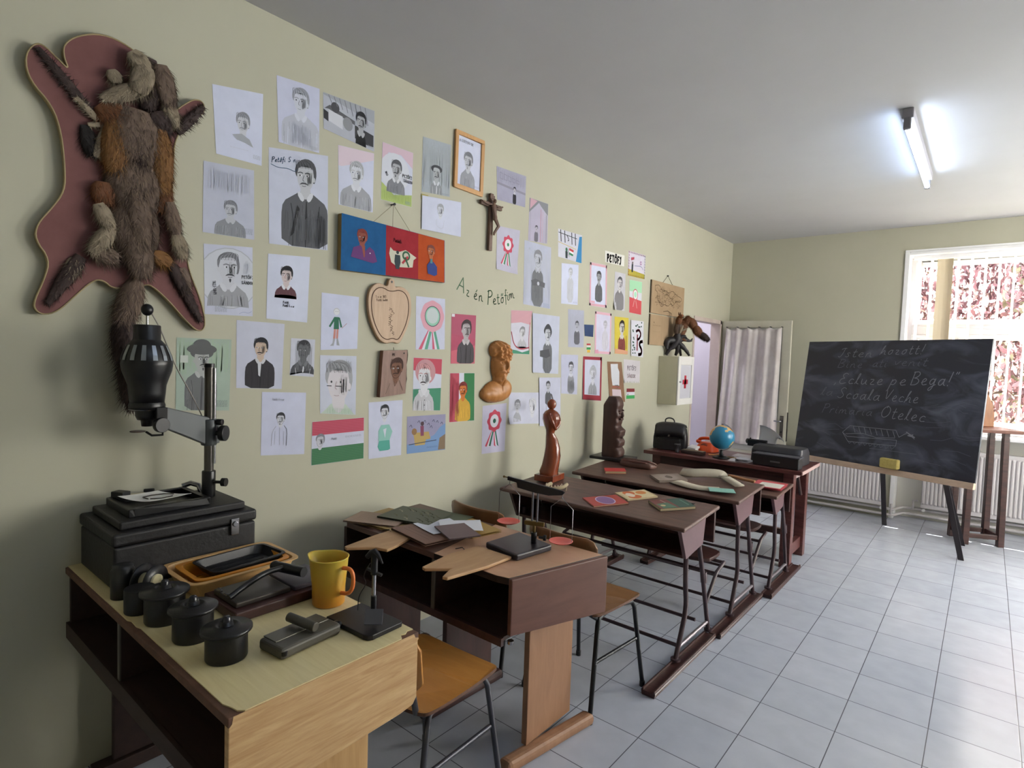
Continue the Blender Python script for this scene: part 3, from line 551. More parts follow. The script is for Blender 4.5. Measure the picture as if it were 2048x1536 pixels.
_g('3', .42, [(.04, .9), (.3, 1), (.3, .6), (.14, .52), (.38, .3), (.2, 0), (.02, .1)]); _g('4', .42, [(.3, 0), (.3, 1), (.02, .35), (.42, .35)]); _g('9', .42, [(.36, .7), (.2, 1), (.05, .75), (.2, .5), (.36, .7), (.3, 0)])
for a_, b_ in (('é', 'e'), ('ő', 'o'), ('Ö', 'O'), ('Ő', 'O'), ('Á', 'A'), ('ș', 's'), ('ț', 't')):
    w_, st = G[b_]; h_ = 1.12 if a_.isupper() else .62
    ex_ = {'é': [[(.2, h_), (.32, h_+.2)]], 'ő': [[(.14, h_), (.2, h_+.2)], [(.30, h_), (.38, h_+.2)]], 'Ö': [[(.25, h_), (.26, h_+.05)], [(.45, h_), (.46, h_+.05)]], 'Ő': [[(.25, h_), (.32, h_+.2)], [(.45, h_), (.52, h_+.2)]], 'Á': [[(.4, h_), (.5, h_+.2)]], 'ș': [[(.15, -.1), (.12, -.25)]], 'ț': [[(.15, -.12), (.12, -.25)]]}[a_]
    G[a_] = (w_, tuple(st)+tuple(ex_))
def text_strokes(s, h, gap=.10, slant=0):
    x = 0; out = []
    for ch in s:
        w_, st = G.get(ch, G[' '])
        for q in st: out.append([((x+px+slant*py)*h, py*h) for px, py in (smooth_pts(q, 2) if len(q) > 2 and ch.islower() or ch in 'BCDOPSRIEV829' else q)])
        x += w_+gap
    return out, (x-gap)*h
def ribbon(pts, w_):        # polyline -> quads (2D)
    qs = []
    for i in range(len(pts)-1):
        (x0, y0), (x1, y1) = pts[i], pts[i+1]; dx, dy = x1-x0, y1-y0; L_ = math.hypot(dx, dy)
        if L_ < 1e-9: continue
        nx, ny = -dy/L_*w_/2, dx/L_*w_/2; e = w_*.25; ux, uy = dx/L_*e, dy/L_*e
        qs.append([(x0-ux+nx, y0-uy+ny), (x1+ux+nx, y1+uy+ny), (x1+ux-nx, y1+uy-ny), (x0-ux-nx, y0-uy-ny)])
    return qs
def clip(poly):
    for ax, v, sgn in ((0, .004, 1), (0, .996, -1), (1, .004, 1), (1, .996, -1)):
        out = []; n_ = len(poly)
        for i in range(n_):
            a, b_ = poly[i], poly[(i+1) % n_]; da, db = (a[ax]-v)*sgn, (b_[ax]-v)*sgn
            if da >= 0: out.append(a)
            if (da >= 0) != (db >= 0):
                t_ = da/(da-db); out.append((a[0]+(b_[0]-a[0])*t_, a[1]+(b_[1]-a[1])*t_))
        poly = out
        if not poly: return []
    return poly
INKF = .0
def bright(c): v = [int(c[i:i+2], 16) for i in (1, 3, 5)]; return '#%02x%02x%02x' % tuple(min(250, int(a*k)) for a, k in zip(v, (.98, .985, 1.02)))
class Sheet:
    """drawing on a sheet; u right 0..1, v DOWN 0..1"""
    def __init__(s, corners, paper='#c6c9d2', curl=(0, 0, 0, 0), fr=None, base=.0012, thick=.0004, step=.00009):
        paper = bright(paper) if isinstance(paper, str) else paper
        s.c = corners; s.mb = MB(); s.k = 0; s.curl = curl; s.base = base; s.fr = fr; s.step = step
        P_ = [s.p2(u_, v_) for u_, v_ in ((0, 0), (1, 0), (0, 1))]
        s.w = math.dist(P_[0], P_[1]); s.h = math.dist(P_[0], P_[2]); s.asp = s.w/s.h
        N = 14; pm = mat('paper_'+paper.lstrip('#'), paper, .85, kind='noise', c2='#%02x%02x%02x' % tuple(max(0, int(paper[i:i+2], 16)-9) for i in (1, 3, 5)), scale=9) if isinstance(paper, str) else paper
        vs = [s.P(i/N, j/N, 0) for j in range(N+1) for i in range(N+1)]
        s.mb.add(vs, [(j*(N+1)+i, (j+1)*(N+1)+i, (j+1)*(N+1)+i+1, j*(N+1)+i+1) for j in range(N) for i in range(N)], pm, True)
        bk = [s.P(u_, v_, 0, -thick) for u_, v_ in ((0, 0), (1, 0), (1, 1), (0, 1))]
        # thin edge so the sheet has a real thickness
        for k in range(4):
            ed = [(0, 0), (1, 0), (1, 1), (0, 1)]; a, b_ = ed[k], ed[(k+1) % 4]; q = []
            for i in range(N+1): u_, v_ = a[0]+(b_[0]-a[0])*i/N, a[1]+(b_[1]-a[1])*i/N; q.append(s.P(u_, v_, 0)); q.append(s.P(u_, v_, 0, -thick))
            s.mb.add(q, [(2*i, 2*i+1, 2*i+3, 2*i+2) for i in range(N)], pm)
        s.k = 1
    def p2(s, u_, v_):
        a, b_, c_, d_ = s.c
        return tuple((a[i]*(1-u_)+b_[i]*u_)*(1-v_)+(d_[i]*(1-u_)+c_[i]*u_)*v_ for i in range(len(a)))
    def P(s, u_, v_, k, dx=0):
        q = s.p2(u_, v_); cu_ = 0
        for (cx_, cy_), a in zip(((0, 0), (1, 0), (1, 1), (0, 1)), s.curl):
            if a: d = max(0, 1-math.hypot((u_-cx_)*1.1, (v_-cy_)*1.3)/.45); cu_ += a*d*d
        x = s.base+k*s.step+cu_+dx
        if s.fr: return s.fr(q, x)
        return (x, q[0], q[1])
    def poly(s, pts, c, rough=.8, same=False):
        pts = clip(list(pts))
        if len(pts) < 3: return s
        ar = sum(pts[i][0]*pts[(i+1) % len(pts)][1]-pts[(i+1) % len(pts)][0]*pts[i][1] for i in range(len(pts)))
        if ar > 0: pts = pts[::-1]
        s.mb.add([s.P(a, b_, s.k) for a, b_ in pts], [tuple(range(len(pts)))], P(c, rough) if isinstance(c, str) else c)
        if not same: s.k += 1
        return s
    def ell(s, cx, cy, r_, c, ry=None, a0=0, a1=360, n_=22):   # r in v-units
        ry = ry or r_; s.poly([(cx+r_/s.asp*math.cos(math.radians(a)), cy-ry*math.sin(math.radians(a))) for a in [a0+(a1-a0)*i/n_ for i in range(n_+(a1-a0 < 360))]], c); return s
    def line(s, pts, w_, c, it=0):
        if it: pts = smooth_pts(pts, it)
        q = ribbon([(a*s.asp, b_) for a, b_ in pts], w_)
        for i, r_ in enumerate(q): s.poly([(a/s.asp, b_) for a, b_ in r_], c, same=True)
        s.k += 1; return s
    def hatch(s, x0, y0, x1, y1, n_, c, w_=.003, ang=.0, seed=1):
        rn = random.Random(seed)
        for i in range(n_):
            u_ = x0+(x1-x0)*(i+rn.random()*.8)/n_; a = rn.uniform(0, .25); b_ = rn.uniform(.75, 1)
            s.line([(u_, y0+(y1-y0)*a), (u_+ang+rn.uniform(-.02, .02), y0+(y1-y0)*b_)], w_, c); s.k -= 1
        s.k += 1; return s
    def text(s, u_, v_, h, t_, c, w_=None, gap=.1, rot=0, slant=0):
        st, W_ = text_strokes(t_, h, gap, slant)
        for q in st:
            pts = [(u_+(x*math.cos(rot)+y*math.sin(rot))/s.asp, v_-(y*math.cos(rot)-x*math.sin(rot))) for x, y in q]
            s.line(pts, w_ or h*.12, c); s.k -= 1
        s.k += 1; return s
    def scrib(s, u_, v_, w__, n_, c, seed=0):          # small caption block, illegible in the photo
        rn = random.Random(seed)
        for i in range(n_):
            x = u_
            while x < u_+w__:
                d = rn.uniform(.012, .05); s.line([(x, v_+i*.012), (min(x+d, u_+w__), v_+i*.012)], .0035, c); s.k -= 1; x += d+.012
        s.k += 1; return s
    def done(s, label, name='drawing', cat='drawing', parent=None, group=None):
        o = s.mb.build(name, parent)
        if parent is None: tag(o, label, cat, group)
        return o
def shade(c, k): return '#%02x%02x%02x' % tuple(max(0, min(255, int(int(c[i:i+2], 16)*k))) for i in (1, 3, 5))
def portrait(S, cx, cy, h, face='#b9bcc4', hair='#4b4d55', coat='#6c6f78', coat2=None, look=-1, moust=True, goat=False, collar='#c9ccd4', yb=1.0, sw=1.0, hat=None, eyes='#2c2d33', brow=True, bushy=1.0, soft=False, mc=None, outline=None, buttons=False, wig=0):
    """head centre cx,cy; h = head height in v; look -1 left, 1 right"""
    A = S.asp; X = lambda x: cx+x*h/A; Y = lambda y: cy+y*h; q = look; mc = mc or hair
    E_ = lambda x, y, rx, c, ry=None, **k: S.ell(X(x), Y(y), rx*h, c, (ry or rx)*h, **k)
    T_ = lambda pts, c: S.poly([(X(a), Y(b_)) for a, b_ in smooth_pts(pts, 1, True)], c)
    L_ = lambda pts, w_, c, it=1: S.line([(X(a), Y(b_)) for a, b_ in pts], w_*h, c, it)
    if coat:
        bot = (yb-cy)/h; W_ = .95*sw
        T_([(-.22, .52), (.22, .52), (.52*sw, .70), (W_, .95), (W_*1.08, 1.5), (W_*1.05, bot+.03), (-W_*1.05, bot+.03), (-W_*1.08, 1.5), (-W_, .95), (-.52*sw, .70)], coat)
        rn_ = random.Random(int(cx*500+cy*91)); cs = (shade(coat, 1.14), shade(coat, .86))
        for i in range(26):
            x0 = rn_.uniform(-.88, .88)*sw; y0 = rn_.uniform(1.0, max(1.1, bot-.5)); y1 = min(bot, y0+rn_.uniform(.3, .8)); L_([(x0, y0), (x0*1.04+rn_.uniform(-.05, .05), y1)], .022, cs[i % 2], 0); S.k -= 1
        S.k += 1
        if coat2: T_([(.0, .85), (.08, .9), (.06, bot), (-.04, bot)], coat2); L_([(-.62*sw, 1.0), (-.52*sw, 1.5), (-.55*sw, bot)], .03, coat2); L_([(.62*sw, 1.0), (.55*sw, 1.5), (.58*sw, bot)], .03, coat2)
        if buttons:
            for i in range(5): E_(.05, 1.0+i*.22, .025, '#26262a')
    T_([(-.19, .25), (.19, .25), (.22, .62), (0, .85), (-.22, .62)], face)
    if collar: T_([(-.24, .50), (-.02, .80), (-.16, .92), (-.36, .62)], collar); T_([(.24, .50), (.02, .80), (.16, .92), (.36, .62)], collar)
    # hair behind
    if hat:
        E_(0, -.36, .56, hat, .30)
    else:
        b2 = bushy; T_([(-.36, .05), (-.45*b2, -.18), (-.38*b2, -.46), (-.10, -.66*b2), (.20, -.66*b2), (.42*b2, -.48), (.48*b2, -.15), (.42, .12), (.36, .22), (0, 0)], hair)
    T_([(-.34, -.32), (-.22+q*.05, -.46), (.22+q*.05, -.46), (.34, -.32), (.36, .05), (.27, .34), (.10, .50), (-.10, .50), (-.27, .34), (-.36, .05)], face)
    S.hatch(X(.02+q*-.02), Y(-.25), X(.30), Y(.30), 9, shade(face, .93), .012*h/.3)
    if outline: L_([(-.36, -.2), (-.36, .05), (-.27, .34), (-.10, .50), (.10, .50), (.27, .34), (.36, .05), (.36, -.2)], .022, outline, 2)
    if not hat:
        T_([(-.39, .02), (-.42, -.40), (-.12, -.60), (.25, -.58), (.43, -.38), (.41, .04), (.345, -.12), (.31, -.34), (.10*q+.05, -.43), (-.14*q, -.40), (-.28, -.36), (-.335, -.14)], hair)
        rn_ = random.Random(int(cx*999+cy*77)); sc = shade(hair, 1.25); sd = shade(hair, .75)
        for i in range(13):
            x0 = -.38+.76*i/12; L_([(x0, -.30-.02*rn_.random()), (x0*.9+q*.06, -.46-.08*rn_.random()), (x0*.5+q*.16, -.60+.05*rn_.random())], .018, sc if i % 2 else sd, 1); S.k -= 1
        S.k += 1
    E_(-q*.36, .06, .055, face, .09)
    o_ = q*.07
    for s_ in (-1, 1):
        E_(o_+s_*.15, -.05, .062, '#d9dce2' if not soft else face, .034); E_(o_+s_*.15+q*.015, -.05, .030, eyes, .032)
        if brow: L_([(o_+s_*.15-.10, -.13), (o_+s_*.15, -.17), (o_+s_*.15+.10, -.14)], .035, hair)
    L_([(o_, -.06), (o_+q*.06, .12), (o_-q*.01, .15)], .022, mc)
    if moust: T_([(o_-.20, .29), (o_-.10, .20), (o_, .19), (o_+.10, .20), (o_+.20, .29), (o_+.09, .26), (o_, .25), (o_-.09, .26)], mc)
    L_([(o_-.08, .32), (o_, .335), (o_+.08, .32)], .020, mc)
    if goat: T_([(o_-.05, .38), (o_+.05, .38), (o_+.02, .52), (o_-.02, .52)], mc)
def rosette(S, cx, cy, r_, red, green, white='#d9dce2', inner=.33, tails=True, wavy=.08, pink=None):
    A = S.asp
    if tails:
        for k, (dx, c) in enumerate(((-.95, red), (-.70, white), (-.50, green), (.10, red), (.28, white), (.46, green))):
            S.poly([(cx+(dx*.25-.08)*r_/A, cy+.8*r_), (cx+(dx*.25+.12)*r_/A, cy+.8*r_), (cx+(dx*1.25+.16)*r_/A, cy+2.35*r_+.1*r_*(k % 2)), (cx+(dx*1.25-.10)*r_/A, cy+2.30*r_)], c)
    S.poly([(cx+r_*(1+wavy*math.cos(a*8))/A*math.cos(a), cy-r_*(1+wavy*math.cos(a*8))*math.sin(a)) for a in [2*PI*i/64 for i in range(64)]], pink or red)
    S.ell(cx, cy, r_*.62, white); S.ell(cx, cy, r_*inner, green)
SH = {
'A': [(1.031, 2.591), (1.240, 2.627), (1.237, 2.325), (1.048, 2.323)],
'B': [(1.299, 2.729), (1.507, 2.747), (1.510, 2.457), (1.312, 2.448)],
'C': [(1.525, 2.740), (1.816, 2.752), (1.818, 2.551), (1.531, 2.576)],
'D': [(1.267, 2.413), (1.557, 2.457), (1.563, 2.018), (1.274, 2.002)],
'E': [(1.000, 2.282), (1.204, 2.297), (1.208, 2.006), (0.998, 2.001)],
'F': [(1.610, 2.524), (1.818, 2.543), (1.817, 2.249), (1.618, 2.246)],
'G': [(1.869, 2.616), (2.072, 2.618), (2.070, 2.329), (1.865, 2.325)],
'H': [(2.139, 2.726), (2.351, 2.743), (2.351, 2.449), (2.138, 2.430)],
'I': [(2.376, 2.841), (2.619, 2.844), (2.616, 2.507), (2.372, 2.511)],
'J': [(2.749, 2.732), (3.048, 2.744), (3.048, 2.540), (2.764, 2.528)],
'K': [(2.139, 2.409), (2.441, 2.438), (2.445, 2.237), (2.141, 2.227)],
'M': [(2.771, 2.367), (3.003, 2.379), (2.982, 2.086), (2.775, 2.095)],
'N': [(3.093, 2.616), (3.305, 2.619), (3.310, 2.342), (3.092, 2.329)],
'O': [(3.054, 2.326), (3.359, 2.325), (3.374, 1.891), (3.062, 1.898)],
'P': [(3.436, 2.474), (3.754, 2.481), (3.762, 2.270), (3.449, 2.275)],
'Q': [(3.496, 2.236), (3.721, 2.253), (3.729, 1.950), (3.508, 1.942)],
'R': [(3.882, 2.299), (4.142, 2.308), (4.162, 1.964), (3.893, 1.961)],
'S': [(4.101, 2.423), (4.425, 2.432), (4.425, 2.339), (4.109, 2.331)],
'T': [(4.276, 2.277), (4.456, 2.279), (4.466, 1.963), (4.269, 1.960)],
'U': [(4.492, 2.485), (4.811, 2.491), (4.812, 2.275), (4.493, 2.271)],
'V': [(4.531, 2.241), (4.765, 2.247), (4.774, 1.952), (4.548, 1.957)],
'W': [(1.002, 1.956), (1.201, 1.973), (1.205, 1.680), (1.008, 1.675)],
'X': [(1.270, 1.958), (1.472, 1.973), (1.462, 1.670), (1.265, 1.675)],
'Y': [(1.535, 1.817), (1.745, 1.816), (1.740, 1.556), (1.534, 1.545)],
'Z': [(0.904, 1.576), (1.116, 1.577), (1.108, 1.279), (0.901, 1.290)],
'AA': [(1.136, 1.660), (1.351, 1.657), (1.341, 1.364), (1.137, 1.373)],
'AB': [(1.383, 1.595), (1.505, 1.593), (1.500, 1.417), (1.379, 1.425)],
'AC': [(1.532, 1.521), (1.737, 1.520), (1.738, 1.223), (1.537, 1.242)],
'AD': [(1.250, 1.353), (1.462, 1.344), (1.457, 1.055), (1.247, 1.072)],
'AE': [(1.496, 1.204), (1.790, 1.207), (1.792, 0.995), (1.494, 0.996)],
'AF': [(1.816, 1.283), (2.040, 1.287), (2.038, 0.985), (1.823, 0.988)],
'AG': [(2.074, 1.194), (2.366, 1.191), (2.370, 0.980), (2.077, 0.986)],
'AH': [(2.117, 1.858), (2.337, 1.863), (2.344, 1.571), (2.123, 1.564)],
'AI': [(2.392, 1.783), (2.602, 1.787), (2.602, 1.491), (2.396, 1.489)],
'AJ': [(2.110, 1.520), (2.326, 1.515), (2.321, 1.214), (2.112, 1.226)],
'AK': [(2.394, 1.433), (2.604, 1.433), (2.613, 1.136), (2.397, 1.139)],
'AL': [(2.687, 1.224), (2.922, 1.233), (2.917, 0.912), (2.691, 0.917)],
'AM': [(2.937, 1.848), (3.152, 1.859), (3.147, 1.559), (2.947, 1.561)],
'AN': [(3.164, 1.846), (3.489, 1.845), (3.497, 1.423), (3.188, 1.435)],
'AO': [(3.602, 1.909), (3.823, 1.916), (3.837, 1.629), (3.621, 1.626)],
'AP': [(3.831, 1.808), (3.971, 1.813), (3.971, 1.717), (3.845, 1.719)],
'AQ': [(3.878, 1.662), (3.937, 1.664), (3.942, 1.592), (3.883, 1.591)],
'AR': [(3.985, 1.925), (4.247, 1.925), (4.258, 1.584), (4.003, 1.586)],
'AS': [(4.299, 1.904), (4.543, 1.909), (4.553, 1.590), (4.325, 1.593)],
'AT': [(4.581, 1.894), (4.819, 1.896), (4.840, 1.569), (4.609, 1.582)],
'AU': [(3.533, 1.568), (3.763, 1.569), (3.770, 1.262), (3.552, 1.277)],
'AV': [(3.834, 1.562), (4.122, 1.560), (4.135, 1.197), (3.844, 1.221)],
'AW': [(4.206, 1.524), (4.452, 1.523), (4.545, 1.172), (4.264, 1.209)],
'AX': [(4.485, 1.549), (4.794, 1.536), (4.803, 1.335), (4.503, 1.344)],
'AY': [(4.562, 1.291), (4.711, 1.287), (4.719, 1.196), (4.561, 1.198)],
'AZ': [(2.944, 1.302), (3.361, 1.290), (3.363, 1.065), (2.945, 1.091)],
'BA': [(3.265, 1.399), (3.531, 1.397), (3.548, 1.029), (3.291, 1.052)],
'triptych': [(1.614, 2.200), (2.289, 2.187), (2.298, 1.950), (1.608, 1.932)],
'map1': [(4.901, 2.286), (5.702, 2.292), (5.676, 1.983), (4.932, 1.973)],
'map2': [(4.932, 1.973), (5.676, 1.983), (5.682, 1.712), (4.951, 1.673)],
'plaque': [(1.879, 1.552), (2.038, 1.559), (2.032, 1.325), (1.863, 1.309)],
}
# ================================================================ the drawings on the left wall
W0 = '#d0d4e2'; PG = "children's drawings pinned on the left wall"
def sh(k, paper=W0, **kw):
    if k in ('BA', 'AT', 'K', 'AN'): kw['base'] = .0065
    return Sheet(SH[k], paper, step=.00006, **kw)
def fin(S, label): return S.done(label, group=PG)
S = sh('A'); portrait(S, .58, .48, .26, '#c2c5cf', '#8a8d98', None, collar=None, soft=True); S.poly([(.35, .66), (.55, .62), (.72, .68), (.80, .78), (.62, .74), (.45, .72)], '#9ea1ab'); S.scrib(.80, .88, .16, 5, '#8e92a0'); S.scrib(.3, .84, .4, 1, '#b0b3be'); fin(S, 'faint pencil portrait of a wavy-haired man, top row nearest the fox pelt')
S = sh('B', '#c6cad9'); portrait(S, .54, .30, .34, '#c0c4d2', '#8f939f', '#b2b6c4', look=-1, collar='#c6cad8', soft=True, moust=False, mc='#7d808c'); S.hatch(.3, .62, .8, .98, 26, '#a7abba', .004); S.scrib(.75, .93, .2, 4, '#8e92a0'); fin(S, 'pale pencil half-length portrait, highest sheet of the top row')
S = sh('C', '#b4b7be'); S.poly([(0, 0), (1, 0), (1, .32), (0, .05)], '#9a9ea8'); S.poly([(.02, .42), (.12, .28), (.6, .45), (.6, .55), (.1, .40)], '#5a5c62'); S.poly([(.10, .42), (.36, .46), (.36, .80), (.10, .72)], '#c4c7d0'); S.ell(.22, .30, .14, '#45464c'); S.poly([(0, .45), (.09, .5), (.09, .75), (0, .7)], '#2c2d33'); S.ell(.46, .60, .17, '#85888f')
for i in range(8): S.line([(.1+i*.1, .02), (.16+i*.1, .22+i*.03)], .02, '#6f727a')
S.poly([(.6, .55), (.98, .62), (.98, .9), (.85, .92), (.6, .88)], '#3a3b40'); portrait(S, .72, .42, .42, '#9fa2a9', '#24252a', '#18191d', look=-1, yb=1.0, sw=.45, collar='#a8abb2'); S.scrib(.86, .90, .12, 5, '#8e92a0'); fin(S, 'busy black and white landscape drawing of a man holding an open book')
S = sh('D', '#c4c8d4'); portrait(S, .60, .26, .29, '#b4b7bf', '#4a4c52', '#55575d', '#2a2b30', look=-1, collar='#c6c9d2', sw=.98)
S.poly([(.46, .56), (.50, .60), (.40, .86), (.34, .9)], '#1e1f23'); S.hatch(.42, .62, .92, 1, 30, '#6a6c72', .004); S.hatch(.80, .6, .95, 1, 14, '#35363b', .005)
S.text(.04, .15, .055, 'Petőfi Sán', '#2e5a78', .006, rot=-.12, slant=.3); S.line([(.03, .17), (.15, .20), (.30, .19), (.42, .22), (.45, .19)], .006, '#24506e', 2); fin(S, 'large pencil portrait of a dark-coated man, blue lettering at the top left')
S = sh('E', '#bcbfca'); portrait(S, .52, .63, .22, '#b4b7c0', '#7a7d86', '#84878f', look=-1, collar='#b4b7c0', soft=True); S.scrib(.76, .86, .2, 7, '#75798a'); S.hatch(.1, .05, .9, .4, 30, '#b2b5c0', .006); fin(S, 'grey-shaded pencil bust sitting low on its sheet, second row at the far left')
S = sh('F', '#ccd0dd'); S.poly([(0, 0), (1, 0), (1, .12), (.1, .34), (0, .34)], '#cfbfcc'); portrait(S, .50, .42, .34, '#c6cad4', '#a6a9b0', '#9a9da5', look=-1, collar='#ccd0da', eyes='#3a4a63', soft=True, mc='#8a8d96'); S.scrib(.75, .92, .2, 4, '#8e92a0'); fin(S, 'light pencil portrait on a sheet with a pink-tinted top corner')
S = sh('G', '#c9cdd8'); S.poly([(0, 0), (1, 0), (1, .30), (.6, .12), (.2, .14), (0, .34)], '#cbb2c2'); S.poly([(0, .68), (.4, .86), (.7, .82), (1, .78), (1, 1), (0, 1)], '#a9bb72'); S.ell(.42, .45, .33, '#c9cdd8'); portrait(S, .46, .40, .27, '#a9acb3', '#54565d', '#7b7e86', look=-1, goat=True, yb=.82, sw=.75, mc='#2e2f34')
S.text(.66, .50, .055, 'PETŐFI', '#2a2b30', .009); S.text(.70, .58, .05, 'SÁNDOR', '#3a3b42', .007); S.text(.10, .50, .04, '1823', '#3b3c43', .007, rot=1.0); S.hatch(.05, .8, .95, .98, 30, '#8fa458', .004); S.scrib(.78, .92, .16, 5, '#5f7dae'); fin(S, 'portrait in a white oval with pink above and green grass below')
S = sh('H', '#a9b0b4'); S.hatch(0, 0, 1, 1, 50, '#9ba2a7', .01); portrait(S, .50, .62, .25, '#a9aeb4', '#33353a', '#8b9096', '#c6c9d0', look=-1, hat='#3c3e44', sw=.62); S.scrib(.7, .96, .25, 3, '#7d818c'); fin(S, 'grey pencil drawing of a small man wearing a dark wide hat')
S = sh('K', '#ced2df'); portrait(S, .45, .36, .32, '#c9cdd9', '#a8abb4', None, look=-1, collar=None, soft=True, outline='#94979f', mc='#83868f'); S.line([(.36, .62), (.34, .82), (.52, .9), (.55, .62)], .006, '#aaadb6', 1); fin(S, 'almost blank landscape sheet with one tiny pencil face')
m = MB(); m.prism([(2.135, 2.388), (2.185, 2.392), (2.185, 2.42), (2.135, 2.418)], .0008, P('#a39a5e'), lambda a, b_, h: (.0035+h, a, b_)); tag(m.build('sticker'), 'tiny olive sticker above the almost blank landscape sheet', 'sticker')
S = sh('J', '#a6a4b4'); S.hatch(0, 0, 1, .45, 30, '#8f8e9f', .012); S.poly([(0, .45), (1, .55), (1, .62), (0, .52)], '#8b8a99')
for i in range(5): S.line([(.1+i*.14, .15+i*.02), (.2+i*.14, .16+i*.02), (.2+i*.14, .34), (.1+i*.14, .32), (.1+i*.14, .15)], .010, '#777686')
portrait(S, .60, .56, .16, '#b7b5c2', '#2a2931', '#24242c', look=-1, sw=.55, collar='#c9c8d4'); fin(S, 'lilac-grey landscape drawing of a small man before buildings, beside the crucifix')
# orange framed one
def framed(k, fw, fc, label):
    c = SH[k]; t = thing('framed_drawing', label, 'framed drawing', (0, c[0][0], c[3][1]), 0, PG); oy_, oz_ = c[0][0], c[3][1]
    def q(u_, v_): return tuple((c[0][i]*(1-u_)+c[1][i]*u_)*(1-v_)+(c[3][i]*(1-u_)+c[2][i]*u_)*v_ for i in (0, 1))
    m = MB(); f_ = fw; b_ = f_*.75; th = .014
    for aa in (((0, 0), (1, 0), (1, b_), (0, b_)), ((0, 1-b_), (1, 1-b_), (1, 1), (0, 1)), ((0, b_), (f_, b_), (f_, 1-b_), (0, 1-b_)), ((1-f_, b_), (1, b_), (1, 1-b_), (1-f_, 1-b_))):
        m.prism([q(*z) for z in aa], th, fc, lambda a, bb, h: (h+.002, a-oy_, bb-oz_))
    m.build('frame', t, bevel=.002)
    cc = [q(f_*.8, b_*.8), q(1-f_*.8, b_*.8), q(1-f_*.8, 1-b_*.8), q(f_*.8, 1-b_*.8)]
    return t, Sheet([(a-oy_, bb-oz_) for a, bb in cc], W0, step=.00006, base=.008)
t, S = framed('I', .10, mat('orange_frame_wood', '#b98d5c', .5, kind='wood', c2='#c99c6a', scale=6, stretch=(5, 5, 1)), 'pencil portrait in an orange wooden frame, near the ceiling above the crucifix')
portrait(S, .46, .47, .30, '#b9bcc6', '#7b7e87', '#9497a1', look=-1, sw=.7, collar=None, soft=True, goat=True); S.text(.08, .13, .05, 'A SOFI DOMOR', '#8a8d98', .006, rot=0); S.scrib(.74, .90, .2, 4, '#7f86a5'); S.done(None, 'picture', parent=t)
S = sh('M', '#bfbcc8', curl=(0, 0, .010, .004)); rosette(S, .50, .38, .20, '#c2485f', '#2f7f55', '#dad9e0', .20, wavy=.10); fin(S, 'red, white and green rosette drawing beside the lower end of the crucifix')
S = sh('N', '#b6b0bf'); S.poly([(0, 0), (1, 0), (1, .30), (.62, .12), (.5, .05), (.38, .12), (0, .34)], '#7f8288'); S.poly([(.05, 0), (.42, .02), (.04, .26)], '#c09aa9'); S.line([(.62, .2), (.62, .98)], .02, '#b27f90'); S.line([(.72, .24), (.72, .98)], .014, '#c39aab'); S.line([(.06, .3), (.08, .98)], .012, '#8f8d98'); S.line([(.92, .3), (.93, .98)], .03, '#8f8d98'); portrait(S, .40, .68, .12, '#b3afbd', '#44434c', '#6d6b76', look=-1, sw=.6, collar=None); fin(S, 'drawing of a tiny figure on a stage between grey and pink curtains')
S = sh('O', '#b9bdca'); S.hatch(0, 0, 1, 1, 50, '#b0b4c1', .008); portrait(S, .50, .25, .24, '#b6bac6', '#85878e', '#6b6d72', look=-1, sw=.62, collar='#a8abb4', outline='#8a8d95'); S.poly([(.26, .60), (.42, .56), (.60, .58), (.78, .60), (.76, .68), (.55, .66), (.30, .68)], '#5c5e63'); S.ell(.52, .63, .03, '#b6bac6'); S.text(.16, .13, .03, 'PE', '#9da0aa', .004); S.scrib(.72, .93, .24, 6, '#7f8db0'); fin(S, 'tall pencil portrait of a man with crossed arms, below the stage drawing')
S = sh('P', '#ccccd2')
for i, x in enumerate((.10, .26, .55, .70)): S.line([(x, .02), (x+.02, .42)], .05, '#24242e')
S.line([(.02, .12), (.78, .18)], .025, '#24242e'); S.line([(.36, .15), (.44, .3), (.40, .34)], .04, '#33333d', 1); S.line([(.0, .46), (.74, .56)], .02, '#c2a84e'); S.poly([(.74, 1), (.82, .5), (.88, .08), (.99, .05), (.99, 1)], '#2f7fb4'); S.ell(.34, .66, .07, '#2f6b4a'); S.poly([(.29, .72), (.39, .72), (.38, .97), (.30, .97)], '#2c3a3c'); S.line([(.42, .62), (.45, .9)], .02, '#5a4638'); S.poly([(.45, .58), (.64, .62), (.63, .70), (.45, .66)], '#b73a40'); S.poly([(.45, .66), (.63, .70), (.62, .77), (.45, .73)], '#e2e2e6'); S.poly([(.45, .73), (.62, .77), (.61, .84), (.45, .81)], '#2f7f55'); fin(S, 'drawing of a black fence, a figure with a flag and a bright blue stripe')
S = sh('Q'); portrait(S, .52, .22, .20, '#c8ccd6', '#a7aab2', '#b9bcc6', look=1, sw=.7, collar=None, soft=True, outline='#a5a8b0', yb=.95); S.scrib(.7, .93, .26, 4, '#8089a6'); fin(S, 'very faint pencil figure on white paper under the fence drawing')
def bordered(S, c, w_=.08):
    for z in (((0, 0), (1, 0), (1, w_*S.asp), (0, w_*S.asp)), ((0, 1-w_*S.asp), (1, 1-w_*S.asp), (1, 1), (0, 1)), ((0, 0), (w_, 0), (w_, 1), (0, 1)), ((1-w_, 0), (1, 0), (1, 1), (1-w_, 1))): S.poly(z, c, same=True)
    S.k += 1
S = sh('R'); bordered(S, '#cfa0ae'); portrait(S, .52, .32, .24, '#9a9ca2', '#44454a', '#5c5e63', look=-1, sw=.66, yb=.88, collar=None); S.poly([(.08, .88), (.3, .88), (.3, .93), (.08, .93)], '#d3a3b4'); fin(S, 'dark pencil bust in a pink paper border, below the black PETŐFI lettering')
